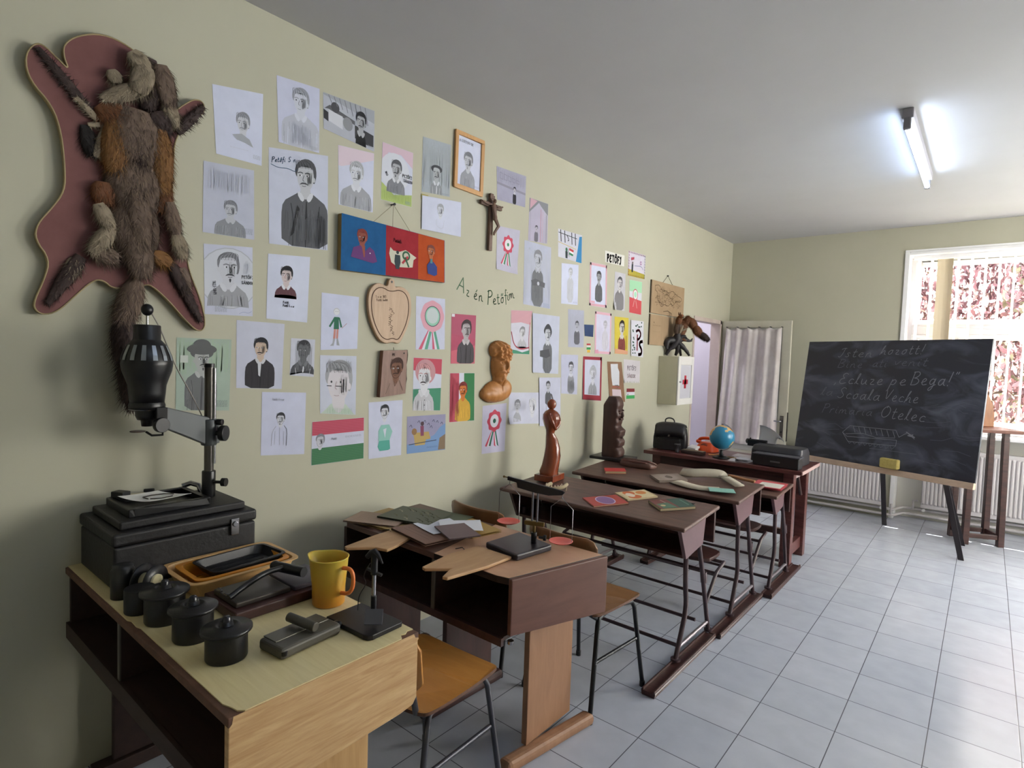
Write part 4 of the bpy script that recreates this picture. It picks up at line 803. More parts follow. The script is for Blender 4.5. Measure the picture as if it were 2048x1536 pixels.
S = sh('S', '#dcdacd'); S.text(.10, .88, .60, 'PETŐFI', '#191a1e', .17, gap=.16); fin(S, 'narrow white strip with bold black handwritten letters')
S = sh('T', '#c4c2c4', curl=(0, 0, .0, .02)); portrait(S, .48, .30, .30, '#c4c1c4', '#55545a', '#7e7c80', look=1, sw=.75, collar=None, outline='#57565c'); fin(S, 'narrow curling sheet with a black-haired moustached man, left of the mint and red drawing')
S = sh('U', '#d4cdd4'); S.poly([(0, .72), (1, .80), (1, 1), (0, 1)], '#b8a640')
for i in range(14): S.line([(i/14+.02, .02), (i/14+.05, .07)], .03, '#8d3a55' if i % 2 else '#5b3a4a'); S.line([(i/14+.02, .93), (i/14+.05, .98)], .03, '#7d5a25')
for i in range(9): S.line([(.03, i/9+.03), (.04, i/9+.09)], .03, '#8d3a55'); S.line([(.96, i/9+.03), (.97, i/9+.09)], .03, '#3b5a6a')
S.poly([(.15, .25), (.32, .2), (.32, .3), (.15, .36)], '#a94053'); S.poly([(.2, .5), (.28, .5), (.27, .82), (.2, .82)], '#26343c'); S.ell(.24, .45, .05, '#6a5a55'); S.line([(.35, .55), (.75, .50), (.85, .62)], .02, '#5a6d9d', 1); S.ell(.72, .38, .08, '#9c6aa0'); S.ell(.72, .38, .04, '#d4cdd4'); S.hatch(.3, .75, .95, .95, 14, '#8f9f3a', .012); fin(S, 'small colourful drawing with a dashed red border and a yellow meadow')
S = sh('V', '#d2d2d2'); S.poly([(0, 0), (1, 0), (1, .34), (0, .34)], '#9fd0aa'); S.poly([(0, .52), (1, .58), (1, 1), (0, 1)], '#c5494f'); S.ell(.48, .42, .17, '#c45a6a'); S.ell(.48, .42, .14, '#d8d8d8'); S.ell(.48, .42, .09, '#9fd0b4'); S.line([(.40, .60), (.30, .80)], .02, '#d8b8b4'); S.line([(.52, .60), (.62, .82)], .02, '#d8b8b4'); fin(S, 'mint, white and red drawing with a small round rosette')
S = sh('W', '#c6cad5'); S.ell(.50, .47, .44, '#a9adb8'); S.ell(.50, .47, .425, '#c2c6d1'); portrait(S, .48, .33, .38, '#bfc2cc', '#75777f', '#96989f', look=1, goat=True, sw=.80, yb=.86, collar='#c6c9d2', bushy=.95, mc='#3f4046', buttons=False)
S.text(.76, .46, .045, 'PETŐFI', '#33343a', .007); S.text(.76, .54, .042, 'SÁNDOR', '#33343a', .007); S.text(.16, .52, .045, '1823-1849', '#3c3d44', .006, rot=1.5); S.scrib(.2, .88, .24, 7, '#6f7382'); S.line([(.7, .97), (.8, .94), (.9, .96), (.97, .93)], .004, '#6f7fae', 1); S.hatch(.82, .2, .95, .4, 8, '#a5a9b4', .004); fin(S, 'oval portrait of a man with heavy moustache and goatee, nearest to the fox hind paw')
S = sh('X', '#ced2de'); portrait(S, .44, .32, .24, '#c3b6b8', '#1f1f25', '#5d3b43', look=-1, sw=.78, yb=.60, collar='#d2d5de', moust=False, mc='#8a4a50'); S.text(.38, .74, .035, 'Petőfi', '#2a2b30', .006); S.text(.38, .79, .035, 'Petőfi Sándor', '#2a2b30', .006, gap=.02); fin(S, 'small ink bust in a maroon jacket with handwriting beneath')
S = sh('Y', '#c9cddc'); S.ell(.40, .31, .065, '#b5b8c0'); S.ell(.40, .32, .055, '#cfd2da'); S.ell(.38, .31, .006, '#33343a'); S.ell(.43, .31, .006, '#33343a'); S.poly([(.34, .41), (.46, .41), (.47, .63), (.33, .63)], '#2b6650'); S.poly([(.34, .41), (.38, .44), (.24, .60), (.20, .58)], '#2b6650'); S.poly([(.45, .41), (.49, .42), (.56, .59), (.51, .60)], '#2b6650'); S.poly([(.34, .63), (.39, .63), (.38, .80), (.32, .80)], '#bf8278'); S.poly([(.41, .63), (.46, .63), (.45, .80), (.40, .80)], '#bf8278'); S.poly([(.32, .80), (.38, .80), (.34, .93), (.24, .93), (.31, .88)], '#9b9ea8'); S.poly([(.41, .80), (.45, .80), (.50, .93), (.42, .92)], '#9b9ea8'); S.line([(.55, .61), (.68, .52)], .008, '#a0616a'); fin(S, 'drawing of a little boy in a green jacket and pink stockings')
S = sh('Z', '#a9b8a6'); S.hatch(0, 0, 1, .5, 30, '#9fb39f', .02); portrait(S, .45, .30, .28, '#a7aaa9', '#47494a', '#6c6e70', '#4e5052', look=1, hat='#5c5e5f', goat=True, sw=.78, collar='#b1b4b4'); S.ell(.45, .15, .20, '#5c5e5f', .075); S.ell(.45, .10, .12, '#5c5e5f', .09); S.scrib(.74, .86, .22, 8, '#5f646f'); S.poly([(.06, .24), (.20, .24), (.20, .34), (.06, .34)], '#bfc6c0'); fin(S, 'greenish sheet with a man in a wide grey hat, behind the enlarger column')
S = sh('AA', '#c3c5d0', curl=(0, 0, 0, 0)); portrait(S, .50, .40, .26, '#bda99a', '#26272e', '#2c2a30', '#1c1b20', look=-1, sw=.92, yb=1.0, collar='#c3c5cc', brow=False); S.poly([(.44, .60), (.52, .60), (.50, .82), (.46, .80)], '#c6c8d0'); fin(S, 'profile of a man in a big black coat on creased white paper')
S = sh('AB', '#c4c6cd'); portrait(S, .52, .33, .46, '#5b5d63', '#33343a', '#4b4d53', '#d2d4dc', look=-1, sw=.78, yb=.90, collar='#75777d'); S.hatch(.2, .05, .9, .85, 26, '#8c8f96', .006); fin(S, 'small dark charcoal portrait, smallest sheet in the third row')
S = sh('AC', '#c4c8d2'); portrait(S, .50, .48, .62, '#cac6cd', '#9b9da3', '#b9c8bd', look=-1, sw=.75, moust=False, collar=None, soft=True, mc='#a5989d', brow=False); S.line([(.18, .52), (.30, .52)], .014, '#2a2b30'); S.line([(.42, .52), (.58, .52)], .014, '#2a2b30'); S.hatch(.2, .06, .85, .3, 40, '#8a8c92', .005); S.hatch(.2, .88, .9, 1, 20, '#9fb9a6', .006); fin(S, 'big face with two black eye dashes and a pale green collar')
S = sh('AD', '#c6cad9'); portrait(S, .42, .43, .17, '#c3c6d0', '#3a3b42', None, look=-1, collar=None, outline='#70737c', goat=True); S.line([(.32, .54), (.24, .62), (.22, .85)], .006, '#888b95', 1); S.line([(.50, .53), (.58, .60), (.56, .85)], .008, '#55575e', 1); S.line([(.30, .62), (.29, .83)], .005, '#888b95'); S.line([(.40, .56), (.41, .84)], .005, '#888b95'); S.line([(.5, .62), (.5, .84)], .005, '#888b95'); S.text(.22, .13, .035, 'Petőfi Sándor', '#9b9faf', .004, gap=.04); fin(S, 'pencil boy with dark hair and a striped shirt, lowest sheet right of the enlarger column')
S = sh('AE', '#c7cad6'); S.poly([(0, 0), (1, 0), (1, .32), (0, .32)], '#b4485e'); S.poly([(0, .62), (1, .62), (1, 1), (0, 1)], '#3f7350')
for i in range(16): S.line([(.0, .02+i*.019), (1, .03+i*.019)], .006, '#c4657a' if i % 2 else '#a63c52'); S.k -= 1
S.k += 1
for i in range(18): S.line([(.0, .64+i*.02), (1, .635+i*.02)], .006, '#4f8560' if i % 2 else '#35684a'); S.k -= 1
S.k += 1
portrait(S, .15, .46, .26, '#bfc0cb', '#7d7e88', None, look=1, collar=None, outline='#85868f'); S.scrib(.62, .40, .32, 4, '#7c829a'); S.text(.36, .46, .05, 'Petőfi', '#80859a', .006); fin(S, 'hand-coloured red, white and green flag with a small face in the white band')
S = sh('AF', '#c8ccda'); portrait(S, .46, .20, .22, '#c6c8d2', '#33343b', None, look=-1, collar=None, outline='#8a8d96'); S.poly([(.36, .42), (.60, .42), (.70, .55), (.62, .70), (.28, .70), (.28, .52)], '#86b8b0'); S.poly([(.30, .70), (.62, .70), (.64, .86), (.58, .88), (.32, .88), (.26, .80)], '#4f9f92'); S.poly([(.42, .50), (.52, .48), (.48, .66)], '#c6cad8'); fin(S, 'drawing of a person in a turquoise dress')
S = sh('AG', '#9a97ae'); S.poly([(0, .75), (.35, .72), (.7, .55), (.85, .35), (1, .25), (1, 1), (0, 1)], '#6f8fbc'); S.poly([(.84, .65), (1, .55), (1, .98), (.80, .98)], '#7d6a55'); S.poly([(.15, .45), (.55, .45), (.60, .65), (.48, .66), (.45, .8), (.2, .8), (.18, .62)], '#b0975c'); S.ell(.18, .42, .09, '#8a6a48'); S.poly([(.33, .28), (.42, .28), (.42, .55), (.34, .55)], '#7c3f5b'); S.ell(.38, .22, .06, '#4b3840')
for x, y in ((.55, .2), (.68, .12), (.78, .15), (.62, .28), (.9, .2), (.1, .22), (.3, .12), (.45, .12)): S.line([(x-.04, y+.06), (x, y), (x+.02, y+.08)], .014, '#33344a', 1)
S.line([(.05, .76), (.75, .70)], .02, '#3a4050'); S.scrib(.5, .86, .28, 4, '#4a5a80'); fin(S, 'blue and violet landscape drawing of a horse rider by a river')
S = sh('AH', '#c7cbd8'); rosette(S, .56, .36, .30, '#c25a74', '#5a9a84', '#cfd2dc', .30, wavy=.02, pink='#cf9aa9'); S.ell(.56, .36, .20, '#4c4f58'); S.ell(.56, .36, .185, '#8fc0ac'); S.ell(.56, .35, .15, '#b9c4c6'); fin(S, 'large pink rosette drawing with a green centre, right of the apple board')
S = sh('AI', '#b3566a'); S.poly([(0, 0), (1, 0), (1, .5), (0, .4)], '#a8526a'); S.poly([(0, .75), (1, .62), (1, 1), (0, 1)], '#bf6070'); portrait(S, .60, .32, .34, '#a9a3a8', '#3f3438', '#47444a', '#2c292e', look=1, sw=.74, collar='#b9b4ba'); S.poly([(0, 0), (.12, 0), (.12, .06), (0, .06)], '#d2d2da'); fin(S, 'portrait in a grey coat on a deep red background')
S = sh('AJ', '#cacdd6'); S.poly([(0, 0), (1, 0), (1, .30), (0, .24)], '#b84a5c'); S.poly([(0, .60), (1, .56), (1, 1), (0, 1)], '#3f8468'); S.ell(.42, .26, .26, '#b88a92', .24); portrait(S, .38, .36, .44, '#cccdd4', '#b9898f', '#b3b4bb', look=-1, sw=.62, goat=False, mc='#3a3034', brow=True, collar='#c3c5cc', buttons=True, bushy=.9); fin(S, 'bald-headed figure on a red, white and green ground')
S = sh('AK', '#d0d2d8'); S.poly([(0, 0), (.36, 0), (.36, 1), (0, 1)], '#b34a5c'); S.poly([(.56, 0), (1, 0), (1, 1), (.56, 1)], '#2f7446'); portrait(S, .52, .36, .28, '#c4702f', '#7a2c2a', '#c39a37', look=-1, sw=.78, yb=1.0, collar=None, mc='#4a2420', eyes='#33241f'); S.hatch(.0, 0, .34, 1, 14, '#a33c4e', .01); fin(S, 'orange-faced figure in a yellow shirt on red and green vertical bands')
S = sh('AL', '#c3c0d0'); rosette(S, .50, .34, .22, '#b83f56', '#1f5a48', '#c8cad4', .22, wavy=.07); fin(S, 'red rosette with a dark green centre, lowest one under the carved wooden bust')
S = sh('AM', '#cdccd2', curl=(.0, .012, 0, 0)); S.poly([(0, 0), (1, 0), (1, .32), (.5, .27), (0, .30)], '#c79aa4'); portrait(S, .58, .52, .24, '#c5c6cc', '#8f9097', '#b0b1b8', look=1, sw=.75, yb=.82, collar=None, soft=True); S.line([(.02, .5), (.15, .8), (.5, .9), (.97, .84)], .03, '#b5525f', 2); S.poly([(0, .90), (.3, .92), (.6, .96), (1, .90), (1, 1), (0, 1)], '#3f8468'); S.line([(.93, .0), (.97, .3), (.93, .6), (.97, .9)], .02, '#b5525f', 2); fin(S, 'curling sheet with pink flag band and pencil bust, partly behind the carved bust')
S = sh('AN', '#bfc3cf'); portrait(S, .55, .33, .22, '#bcc0ca', '#3f4147', '#63656b', look=1, sw=.62, yb=.99, collar='#b3b6bf', bushy=1.22, outline='#6f7178'); S.poly([(.26, .62), (.60, .58), (.66, .70), (.50, .74), (.26, .72)], '#4a4c52'); fin(S, 'tall pencil portrait of a thick-haired man with folded arms, right of the carved bust')
S = sh('AO', '#b0b2bf'); S.hatch(0, 0, 1, 1, 30, '#a3a5b3', .012); portrait(S, .55, .42, .20, '#a9abb7', '#4e4f57', '#5b5c63', look=-1, sw=.7, yb=.92, collar='#b9bbc6'); fin(S, 'small grey pencil bust left of the navy blue square')
S = sh('AP', '#33486b'); fin(S, 'plain navy blue square of paper')
S = sh('AQ', '#d9d9cd'); S.poly([(0, 0), (1, 0), (1, .2), (0, .2)], '#b03a3f'); S.poly([(0, .42), (1, .42), (1, .68), (0, .68)], '#2f8a4a'); S.poly([(.1, .7), (.9, .7), (.9, 1), (.1, 1)], '#c9a53a'); fin(S, 'tiny flag drawing under the navy blue square')
S = sh('AR', '#cfccd9'); bordered(S, '#d6a9b8', .08); portrait(S, .62, .32, .20, '#c4c2ce', '#a9a8b2', '#c1bfcb', look=-1, sw=.7, yb=.9, collar=None, soft=True); S.poly([(.0, .92), (.2, .90), (.25, 1), (0, 1)], '#cf95a8'); fin(S, 'faint figure in a pale pink border, right of the navy blue square')
S = sh('AS', '#d3bf45'); portrait(S, .52, .30, .34, '#c7c3bf', '#30231f', '#7d3a35', look=1, sw=.62, yb=.95, collar='#c9c4c0', mc='#33231f'); S.poly([(0, .86), (1, .90), (1, 1), (0, 1)], '#cf9a7a'); S.line([(.84, .5), (.86, .85)], .03, '#7d5a2a'); fin(S, 'portrait on a bright yellow background')
S = sh('AT', '#d5d4d6'); S.line([(.50, .40), (.48, .82)], .07, '#7f2436'); S.line([(.40, .30), (.62, .24), (.80, .36), (.66, .50), (.5, .52)], .07, '#7f2436', 2); S.line([(.92, .56), (.72, .58), (.66, .68), (.86, .78), (.84, .92), (.60, .94)], .09, '#7f2436', 2)
for i in range(22): rn = random.Random(i); x, y = (rn.uniform(.08, .32), rn.uniform(.2, .95)) if i < 14 else (rn.uniform(.3, .85), rn.uniform(.04, .2)); S.ell(x, y, .035, '#1f4a3c', .022)
fin(S, 'decorated red initials PS with dark green leaves')
S = sh('AU', '#babccb'); portrait(S, .58, .34, .26, '#bcbecb', '#54565d', '#85878f', look=-1, sw=.6, yb=.98, collar='#c4c6d2', outline='#6f727a', mc='#3d3e44'); S.hatch(.4, .62, .8, .95, 14, '#6c6e76', .008); fin(S, 'grey pencil portrait of a long-moustached man, left of the red bordered portrait')
S = sh('AV', '#c3c5d2', curl=(0, 0, 0, .006)); bordered(S, '#8e2434', .09); S.poly([(.05, .88), (.95, .88), (.95, .97), (.05, .97)], '#8e2434'); S.poly([(.3, .89), (.68, .89), (.68, .96), (.3, .96)], '#c9cbd6'); portrait(S, .52, .42, .30, '#c1c3cf', '#a5a7b0', '#90929a', look=-1, sw=.62, yb=.86, collar=None, bushy=1.15, mc='#75777f'); fin(S, 'portrait in a dark red border, above the tall carved totem')
S = sh('AW', '#8d6b50', curl=(0, 0, 0, .012)); S.poly([(.22, .06), (.72, .05), (.70, .15), (.78, .25), (.70, .6), (.26, .62), (.22, .4)], '#c6c8d0'); S.text(.42, .60, .16, 'PETŐFI', '#3f4a63', .012, rot=1.45); S.poly([(.22, .72), (.78, .70), (.80, .96), (.2, .94)], '#c6b6bf'); S.text(.28, .88, .08, 'S', '#b03a55', .02); S.line([(.26, .66), (.5, .64), (.76, .66)], .02, '#a34a4a'); fin(S, 'narrow scroll-like sheet on brown card, directly above the tall carved totem')
S = sh('AX', '#cdc6c6', curl=(0, 0, 0, .010)); S.text(.22, .45, .17, 'PETŐFI', '#4a3d4a', .03, gap=.24); S.text(.22, .78, .15, 'SÁNDOR', '#6a4a4a', .025, gap=.2); S.hatch(.1, .94, .95, .99, 12, '#6b8a4a', .02); fin(S, 'square cream sheet with scattered dark letters')
S = sh('AY', '#d6d6d8'); S.poly([(0, 0), (1, 0), (1, .34), (0, .34)], '#7d2a30'); S.poly([(0, .66), (1, .66), (1, 1), (0, 1)], '#3fa35a'); S.text(.1, .62, .2, 'pss', '#33343a', .03); fin(S, 'small green, white and dark red flag sheet below the square cream sheet')
S = sh('AZ', '#c9cbd5', curl=(0, 0, 0, .016)); portrait(S, .22, .44, .34, '#bfc1ca', '#6c6e76', '#a0a2ab', look=-1, sw=.6, yb=.92, collar=None, soft=True); portrait(S, .62, .46, .44, '#c9cbd5', '#c3c5ce', None, look=-1, collar=None, outline='#a8abb5', soft=True, moust=False, mc='#b0b2bb'); S.hatch(.1, .2, .45, .6, 18, '#bcbec8', .01); fin(S, 'landscape sheet with curled corner and two pale heads, behind the red wooden figure')
S = sh('BA', '#c0c2cf'); portrait(S, .40, .18, .17, '#b3b5c0', '#4c4e55', '#53555b', look=-1, sw=.62, yb=.55, collar=None); S.poly([(.5, .32), (.58, .34), (.72, .56), (.66, .58)], '#4f5157'); S.line([(.32, .55), (.30, .9)], .01, '#85878f'); S.line([(.52, .55), (.56, .9)], .01, '#85878f'); S.scrib(.7, .85, .28, 6, '#8a8fa6'); fin(S, 'pencil drawing of a standing figure behind the round head of the red wooden figure')
# --- painted triptych board
c = SH['triptych']; t = thing('painted_panel', 'long painted board in blue, red and orange thirds hanging from a nail', 'painting', (0, c[0][0], c[3][1]), 0, None); oy_, oz_ = c[0][0], c[3][1]
q = [(a-oy_, b_-oz_) for a, b_ in c]; q[3] = (q[0][0], q[3][1]); fr = lambda p, x: (x, p[0], p[1])
m = MB(); m.prism([q[3], q[2], q[1], q[0]], .030, mat('panel_edge_ochre', '#8a7345', .7), lambda a, b_, h: (h+.004, a, b_)); m.build('board', t, bevel=.002)
BL_ = mat('oil_blue', '#0e4d80', .75, kind='noise', c2='#14588c', scale=14, bump=.1, spec=.25); RD_ = mat('oil_red', '#8c1a26', .75, kind='noise', c2='#98222e', scale=14, bump=.1, spec=.25); OR_ = mat('oil_orange', '#a5400f', .75, kind='noise', c2='#b04a16', scale=14, bump=.1, spec=.25)
S = Sheet(q, BL_, step=.00006, base=.0346)
S.poly([(.39, -.1), (.73, -.1), (.73, 1.1), (.39, 1.1)], RD_); S.poly([(.71, -.1), (1.1, -.1), (1.1, 1.1), (.71, 1.1)], OR_)
portrait(S, .175, .36, .26, '#8a4a3c', '#7d3028', None, look=-1, collar=None, mc='#3c1a18', eyes='#33201c'); S.poly([(.10, .56), (.16, .50), (.20, .60), (.24, .50), (.28, .56), (.31, .76), (.27, .80), (.08, .74)], '#5d2f6c'); S.poly([(.17, .50), (.20, .50), (.20, .70), (.19, .72)], '#8a4a3c'); S.ell(.245, .62, .012, '#e6e6e6')
S.poly([(.43, .42), (.46, .48), (.52, .48), (.58, .42), (.62, .46), (.69, .54), (.66, .60), (.65, .76), (.60, .78), (.50, .80), (.44, .72), (.42, .55)], '#c2bfae')
S.ell(.50, .50, .035, '#2b3438'); S.poly([(.475, .55), (.525, .55), (.53, .70), (.515, .84), (.485, .84), (.47, .70)], '#26343a'); S.ell(.585, .54, .10, '#2b5a40'); S.ell(.585, .54, .06, '#b9b7a8'); S.line([(.60, .56), (.55, .70)], .05, '#a02c38'); S.line([(.575, .58), (.61, .76)], .04, '#2b5a40'); S.text(.46, .30, .07, 'Petőfi', '#6f2430', .012)
portrait(S, .845, .34, .24, '#b0663f', '#7a4038', None, look=-1, collar=None, mc='#4c2420', eyes='#33201c'); S.poly([(.80, .66), (.83, .56), (.87, .56), (.91, .66), (.91, .84), (.88, .88), (.81, .84)], '#22397c'); S.poly([(.835, .50), (.86, .50), (.86, .60), (.835, .60)], '#4a7a80')
S.done(None, 'painting', parent=t)
m = MB(); ny, nz_ = 1.932-oy_, 2.312-oz_; m.cyl((0, ny, nz_), .004, .03, DKSTEEL, 8, axis='x'); m.cyl((.028, ny, nz_), .007, .004, DKSTEEL, 10, axis='x'); m.build('nail', t)
m = MB()
for yy in (1.80, 1.932, 2.055): m.tube([(.02, ny, nz_), (.018, yy-oy_, 2.19-oz_)], .0012, mat('hanging_wire', '#77705c', .6), 5)
m.build('hanging_wire', t)
# --- wall lettering
wt = thing('wall_lettering', 'green hand-painted words on the wall below the crucifix', 'lettering', (0, 2.43, 1.87)); GT = P('#4f6d55', .8)
def wl(m, s, y, z, h, rot):
    st, W_ = text_strokes(s, h, .16)
    for q in st:
        for r_ in ribbon([(y+a*math.cos(rot)-b_*math.sin(rot), z+a*math.sin(rot)+b_*math.cos(rot)) for a, b_ in q], h*.085): m.add([(.0008, a-2.43, b_-1.87) for a, b_ in r_][::-1], [(0, 1, 2, 3)], GT)
for wd in ((('A', 2.43, 1.928, -.25), ('z', 2.505, 1.900, -.2)), (('é', 2.575, 1.885, -.10), ('n', 2.622, 1.878, -.04)), (('P', 2.702, 1.868, .0), ('e', 2.755, 1.868, .05), ('t', 2.795, 1.873, .1), ('ő', 2.830, 1.882, .15), ('f', 2.872, 1.900, .2), ('i', 2.896, 1.905, .2), ('m', 2.915, 1.915, .25))):
    m = MB()
    for ch, y, z, rot in wd: wl(m, ch, y, z, .085 if ch.isupper() else .075, rot)
    m.build('word', wt)
# --- blackboard writing (chalk)
CH = mat('chalk', '#878b95', .95); CHF = mat('faint_chalk', '#6a6e7b', .95); bt = [o for o in bpy.data.objects if o.name == 'blackboard_easel'][0]; m = MB()
def chalk(s, a, b_, h, mt, rot=0, gap=.12, wd=.0045, slant=.25):
    st, W_ = text_strokes(s, h, gap, slant)
    for q in st:
        for r_ in ribbon([(x*math.cos(rot)-y*math.sin(rot), x*math.sin(rot)+y*math.cos(rot)) for x, y in q], wd): m.add([BP(a+x/BW, b_+y/BH, .0012) for x, y in r_], [(0, 1, 2, 3)], mt)
def cfit(s, a0, a1, b_, h, mt, rot=0, wd=.0045, gap=.13):
    st, W_ = text_strokes(s, h, gap, .25); k = (a1-a0)*BW/W_
    for q in st:
        for r_ in ribbon([(x*k*math.cos(rot)-y*math.sin(rot), x*k*math.sin(rot)+y*math.cos(rot)) for x, y in q], wd): m.add([BP(a0+x/BW, b_+y/BH, .0012) for x, y in r_], [(0, 1, 2, 3)], mt)
cfit('Isten', .205, .41, .865, .085, CH); cfit('hozott!', .455, .685, .885, .085, CH, .02)
cfit('Bine', .21, .36, .775, .08, CHF); cfit('ati', .42, .50, .785, .08, CHF); cfit('venit', .54, .71, .80, .08, CHF)
cfit('„Ecluze' if 0 else ',Ecluze', .205, .49, .635, .105, CH, .02, .006); cfit('pe', .53, .615, .645, .105, CH, .02, .006); cfit('Bega!"', .64, .865, .655, .115, CH, .02, .006)
cfit('la', .125, .20, .53, .085, CHF); cfit('Scoala', .235, .485, .515, .105, CH, .0, .005); cfit('Veche', .505, .69, .52, .105, CH, -.01, .005)
cfit('Primaria', .15, .455, .385, .085, CHF, .01); cfit('Otelec', .50, .735, .385, .11, CH, -.01, .005)
def cbox(a0, b0, a1, b1, n_, seed):
    rn_ = random.Random(seed)
    for i in range(n_): a = rn_.uniform(a0, a1); b_ = rn_.uniform(b0, b1); d = rn_.uniform(.02, .08); cline([(a, b_), (a+d, b_+rn_.uniform(-.03, .03)), (a+d*1.8, b_+rn_.uniform(-.04, .04))], CHF, .002)
def cline(pts, mt, wd=.004):
    for r_ in ribbon([(x*BW, y*BH) for x, y in pts], wd): m.add([BP(x/BW, y/BH, .0012) for x, y in r_], [(0, 1, 2, 3)], mt)
cline([(.30, .235), (.34, .295), (.60, .30), (.62, .25), (.66, .29), (.70, .25)], CH); cline([(.30, .235), (.33, .205), (.61, .225), (.61, .18), (.34, .165), (.30, .235)], CH); cline([(.655, .295), (.70, .262), (.665, .27), (.69, .28)], CH, .008)
for i in range(8): cline([(.36+.032*i, .292), (.375+.032*i, .245)], CH)
for i in range(9): cline([(.34+.03*i, .168+.001*i), (.35+.03*i, .15), (.365+.03*i, .172)], CHF)
cline([(.32, .225), (.42, .245), (.50, .225), (.60, .24)], CH); cline([(.47, .135), (.72, .14)], CHF); cbox(.7, .1, .9, .55, 14, 3); cbox(.1, .1, .3, .3, 6, 4)
m.build('chalk_writing', bt)
# ================================================================ things on the wall
FX = (0.68, 1.65)
BOARDM = mat('mauve_felt', '#6c4543', .85, kind='noise', c2='#78504e', scale=9); TRIM = mat('felt_edge_trim', '#9a8a66', .8)
fox = [(.463, 2.494), (.444, 2.446), (.456, 2.38), (.514, 2.321), (.538, 2.239), (.547, 2.125), (.546, 2.05), (.51, 1.985), (.472, 1.927), (.466, 1.877), (.505, 1.817), (.49, 1.75), (.464, 1.68), (.463, 1.65), (.484, 1.632), (.524, 1.645), (.57, 1.70), (.623, 1.762), (.655, 1.768), (.686, 1.737), (.786, 1.765), (.805, 1.768), (.863, 1.718), (.92, 1.65), (.965, 1.606), (.99, 1.608), (1.0, 1.64), (.981, 1.729), (.934, 1.842), (.928, 1.918), (.89, 2.006), (.875, 2.10), (.879, 2.232), (.884, 2.32), (.91, 2.37), (.985, 2.45), (.992, 2.485), (.976, 2.502), (.94, 2.49), (.857, 2.397), (.855, 2.483), (.81, 2.559), (.73, 2.606), (.654, 2.612), (.583, 2.575), (.545, 2.53), (.545, 2.49), (.560, 2.452), (.53, 2.475), (.489, 2.509)]
fox = smooth_pts(fox, 2, True)
t = thing('fox_pelt_plaque', 'fox pelt mounted on a mauve animal-shaped wall board', 'animal pelt', (0, FX[0], FX[1]))
m = MB(); Fq = lambda a, b_, h: (h+.002, a-FX[0], b_-FX[1]); m.prism(fox, .026, BOARDM, Fq, side=TRIM)
m.build('backing_board', t)
m = MB(); pts = [(.0285, a-FX[0], b_-FX[1]) for a, b_ in fox]; m.tube(pts+[pts[0]], .0028, TRIM, 6); m.build('edge_trim', t)
FURC = dict(o=('#80592f', '#704c28', '#946c3c'), g=('#6f5d50', '#5a4a42', '#83705f'), d=('#3a2b28', '#2c211f', '#4a3832'), c=('#8d806c', '#75695a', '#a3967f'), r=('#6d4428', '#8a5530', '#56351f'), k=('#1f1a19', '#2a2220', '#15100f'))
def furm(k, i): return mat('fur_%s%d' % (k, i), FURC[k][i], .75)
def fur(m, base, caps, nper, rnd, bl=(.012, .022), bw=.0011, gravity=(0, 0, -1), xmin=None):
    """caps: (p0,p1,r0,r1,key,flat)"""
    for p0, p1, r0, r1, key, fl in caps:
        p0, p1 = Vector(p0), Vector(p1); N = 7; rings = []; ax = (p1-p0).normalized(); sx = Vector((1, 0, 0)); s1 = ax.cross(sx)
        s1 = s1.normalized() if s1.length > .1 else Vector((0, 1, 0)); s2 = s1.cross(ax).normalized()
        for i in range(N+1):
            q = i/N; e = math.sin(PI*min(1, max(0, q*.86+.07)))**.35; rr = (r0+(r1-r0)*q)*e; c_ = p0+(p1-p0)*q
            rg = [c_+s1*rr*math.cos(2*PI*k/14)+s2*rr*fl*math.sin(2*PI*k/14) for k in range(14)]
            if xmin is not None: rg = [Vector((max(v.x, xmin+.002*(k % 2)), v.y, v.z)) for k, v in enumerate(rg)]
            rings.append(rg)
        base.loft(rings, furm(key, 0))
        for _ in range(int(nper*(p1-p0).length*(r0+r1)*70000)):
            q = rnd.random(); a = rnd.uniform(0, 2*PI); e = math.sin(PI*(q*.86+.07))**.35; rr = (r0+(r1-r0)*q)*e; nrm = s1*math.cos(a)+s2*math.sin(a)*1.0
            p = p0+(p1-p0)*q+s1*rr*math.cos(a)+s2*rr*fl*math.sin(a)
            if xmin is not None and p.x < xmin: continue
            d = (nrm*.45+ax*.55*(1)+Vector(gravity)*.5+Vector((rnd.uniform(-.4, .4), rnd.uniform(-.5, .5), rnd.uniform(-.5, .5)))).normalized()
            L_ = rnd.uniform(*bl)*min(1, .35+.65*(rr/.03)); sd = d.cross(nrm); sd = (sd.normalized() if sd.length > .05 else s1)*bw
            p -= nrm*.002; m.add([p-sd, p+sd, p+d*L_], [(0, 1, 2)], furm(key, rnd.randrange(3)))
F3 = lambda px, py, h=.0: None
def fz(zx, zy):      # fox zoom px -> wall (y,z), affine fit of the board corners
    # anchors: (130,150)->(.463,2.494) (880,400)->(.98,2.49) (190,1340)->(.475,1.650) (920,1420)->(.985,1.63)
    u_ = (zx-130)/750; 
    def row(y0, z0, y1, z1): return y0+(y1-y0)*u_, z0+(z1-z0)*u_
    # top line at zy = 150+250u ; bottom line at zy=1335+75u
    ty = 150+250*u_; by = 1335+75*u_; v = (zy-ty)/(by-ty); ya, za = row(.463, 2.494, .975, 2.488); yb_, zb_ = row(.437, 1.655, .958, 1.632)
    return ya+(yb_-ya)*v, za+(zb_-za)*v
def fc(a, b_, r0, r1, key, fl=.40, h=.034):
    (y0, z0), (y1, z1) = fz(*a), fz(*b_); return ((h, y0-FX[0], z0-FX[1]), (h, y1-FX[0], z1-FX[1]), r0, r1, key, fl)
rn = random.Random(3)
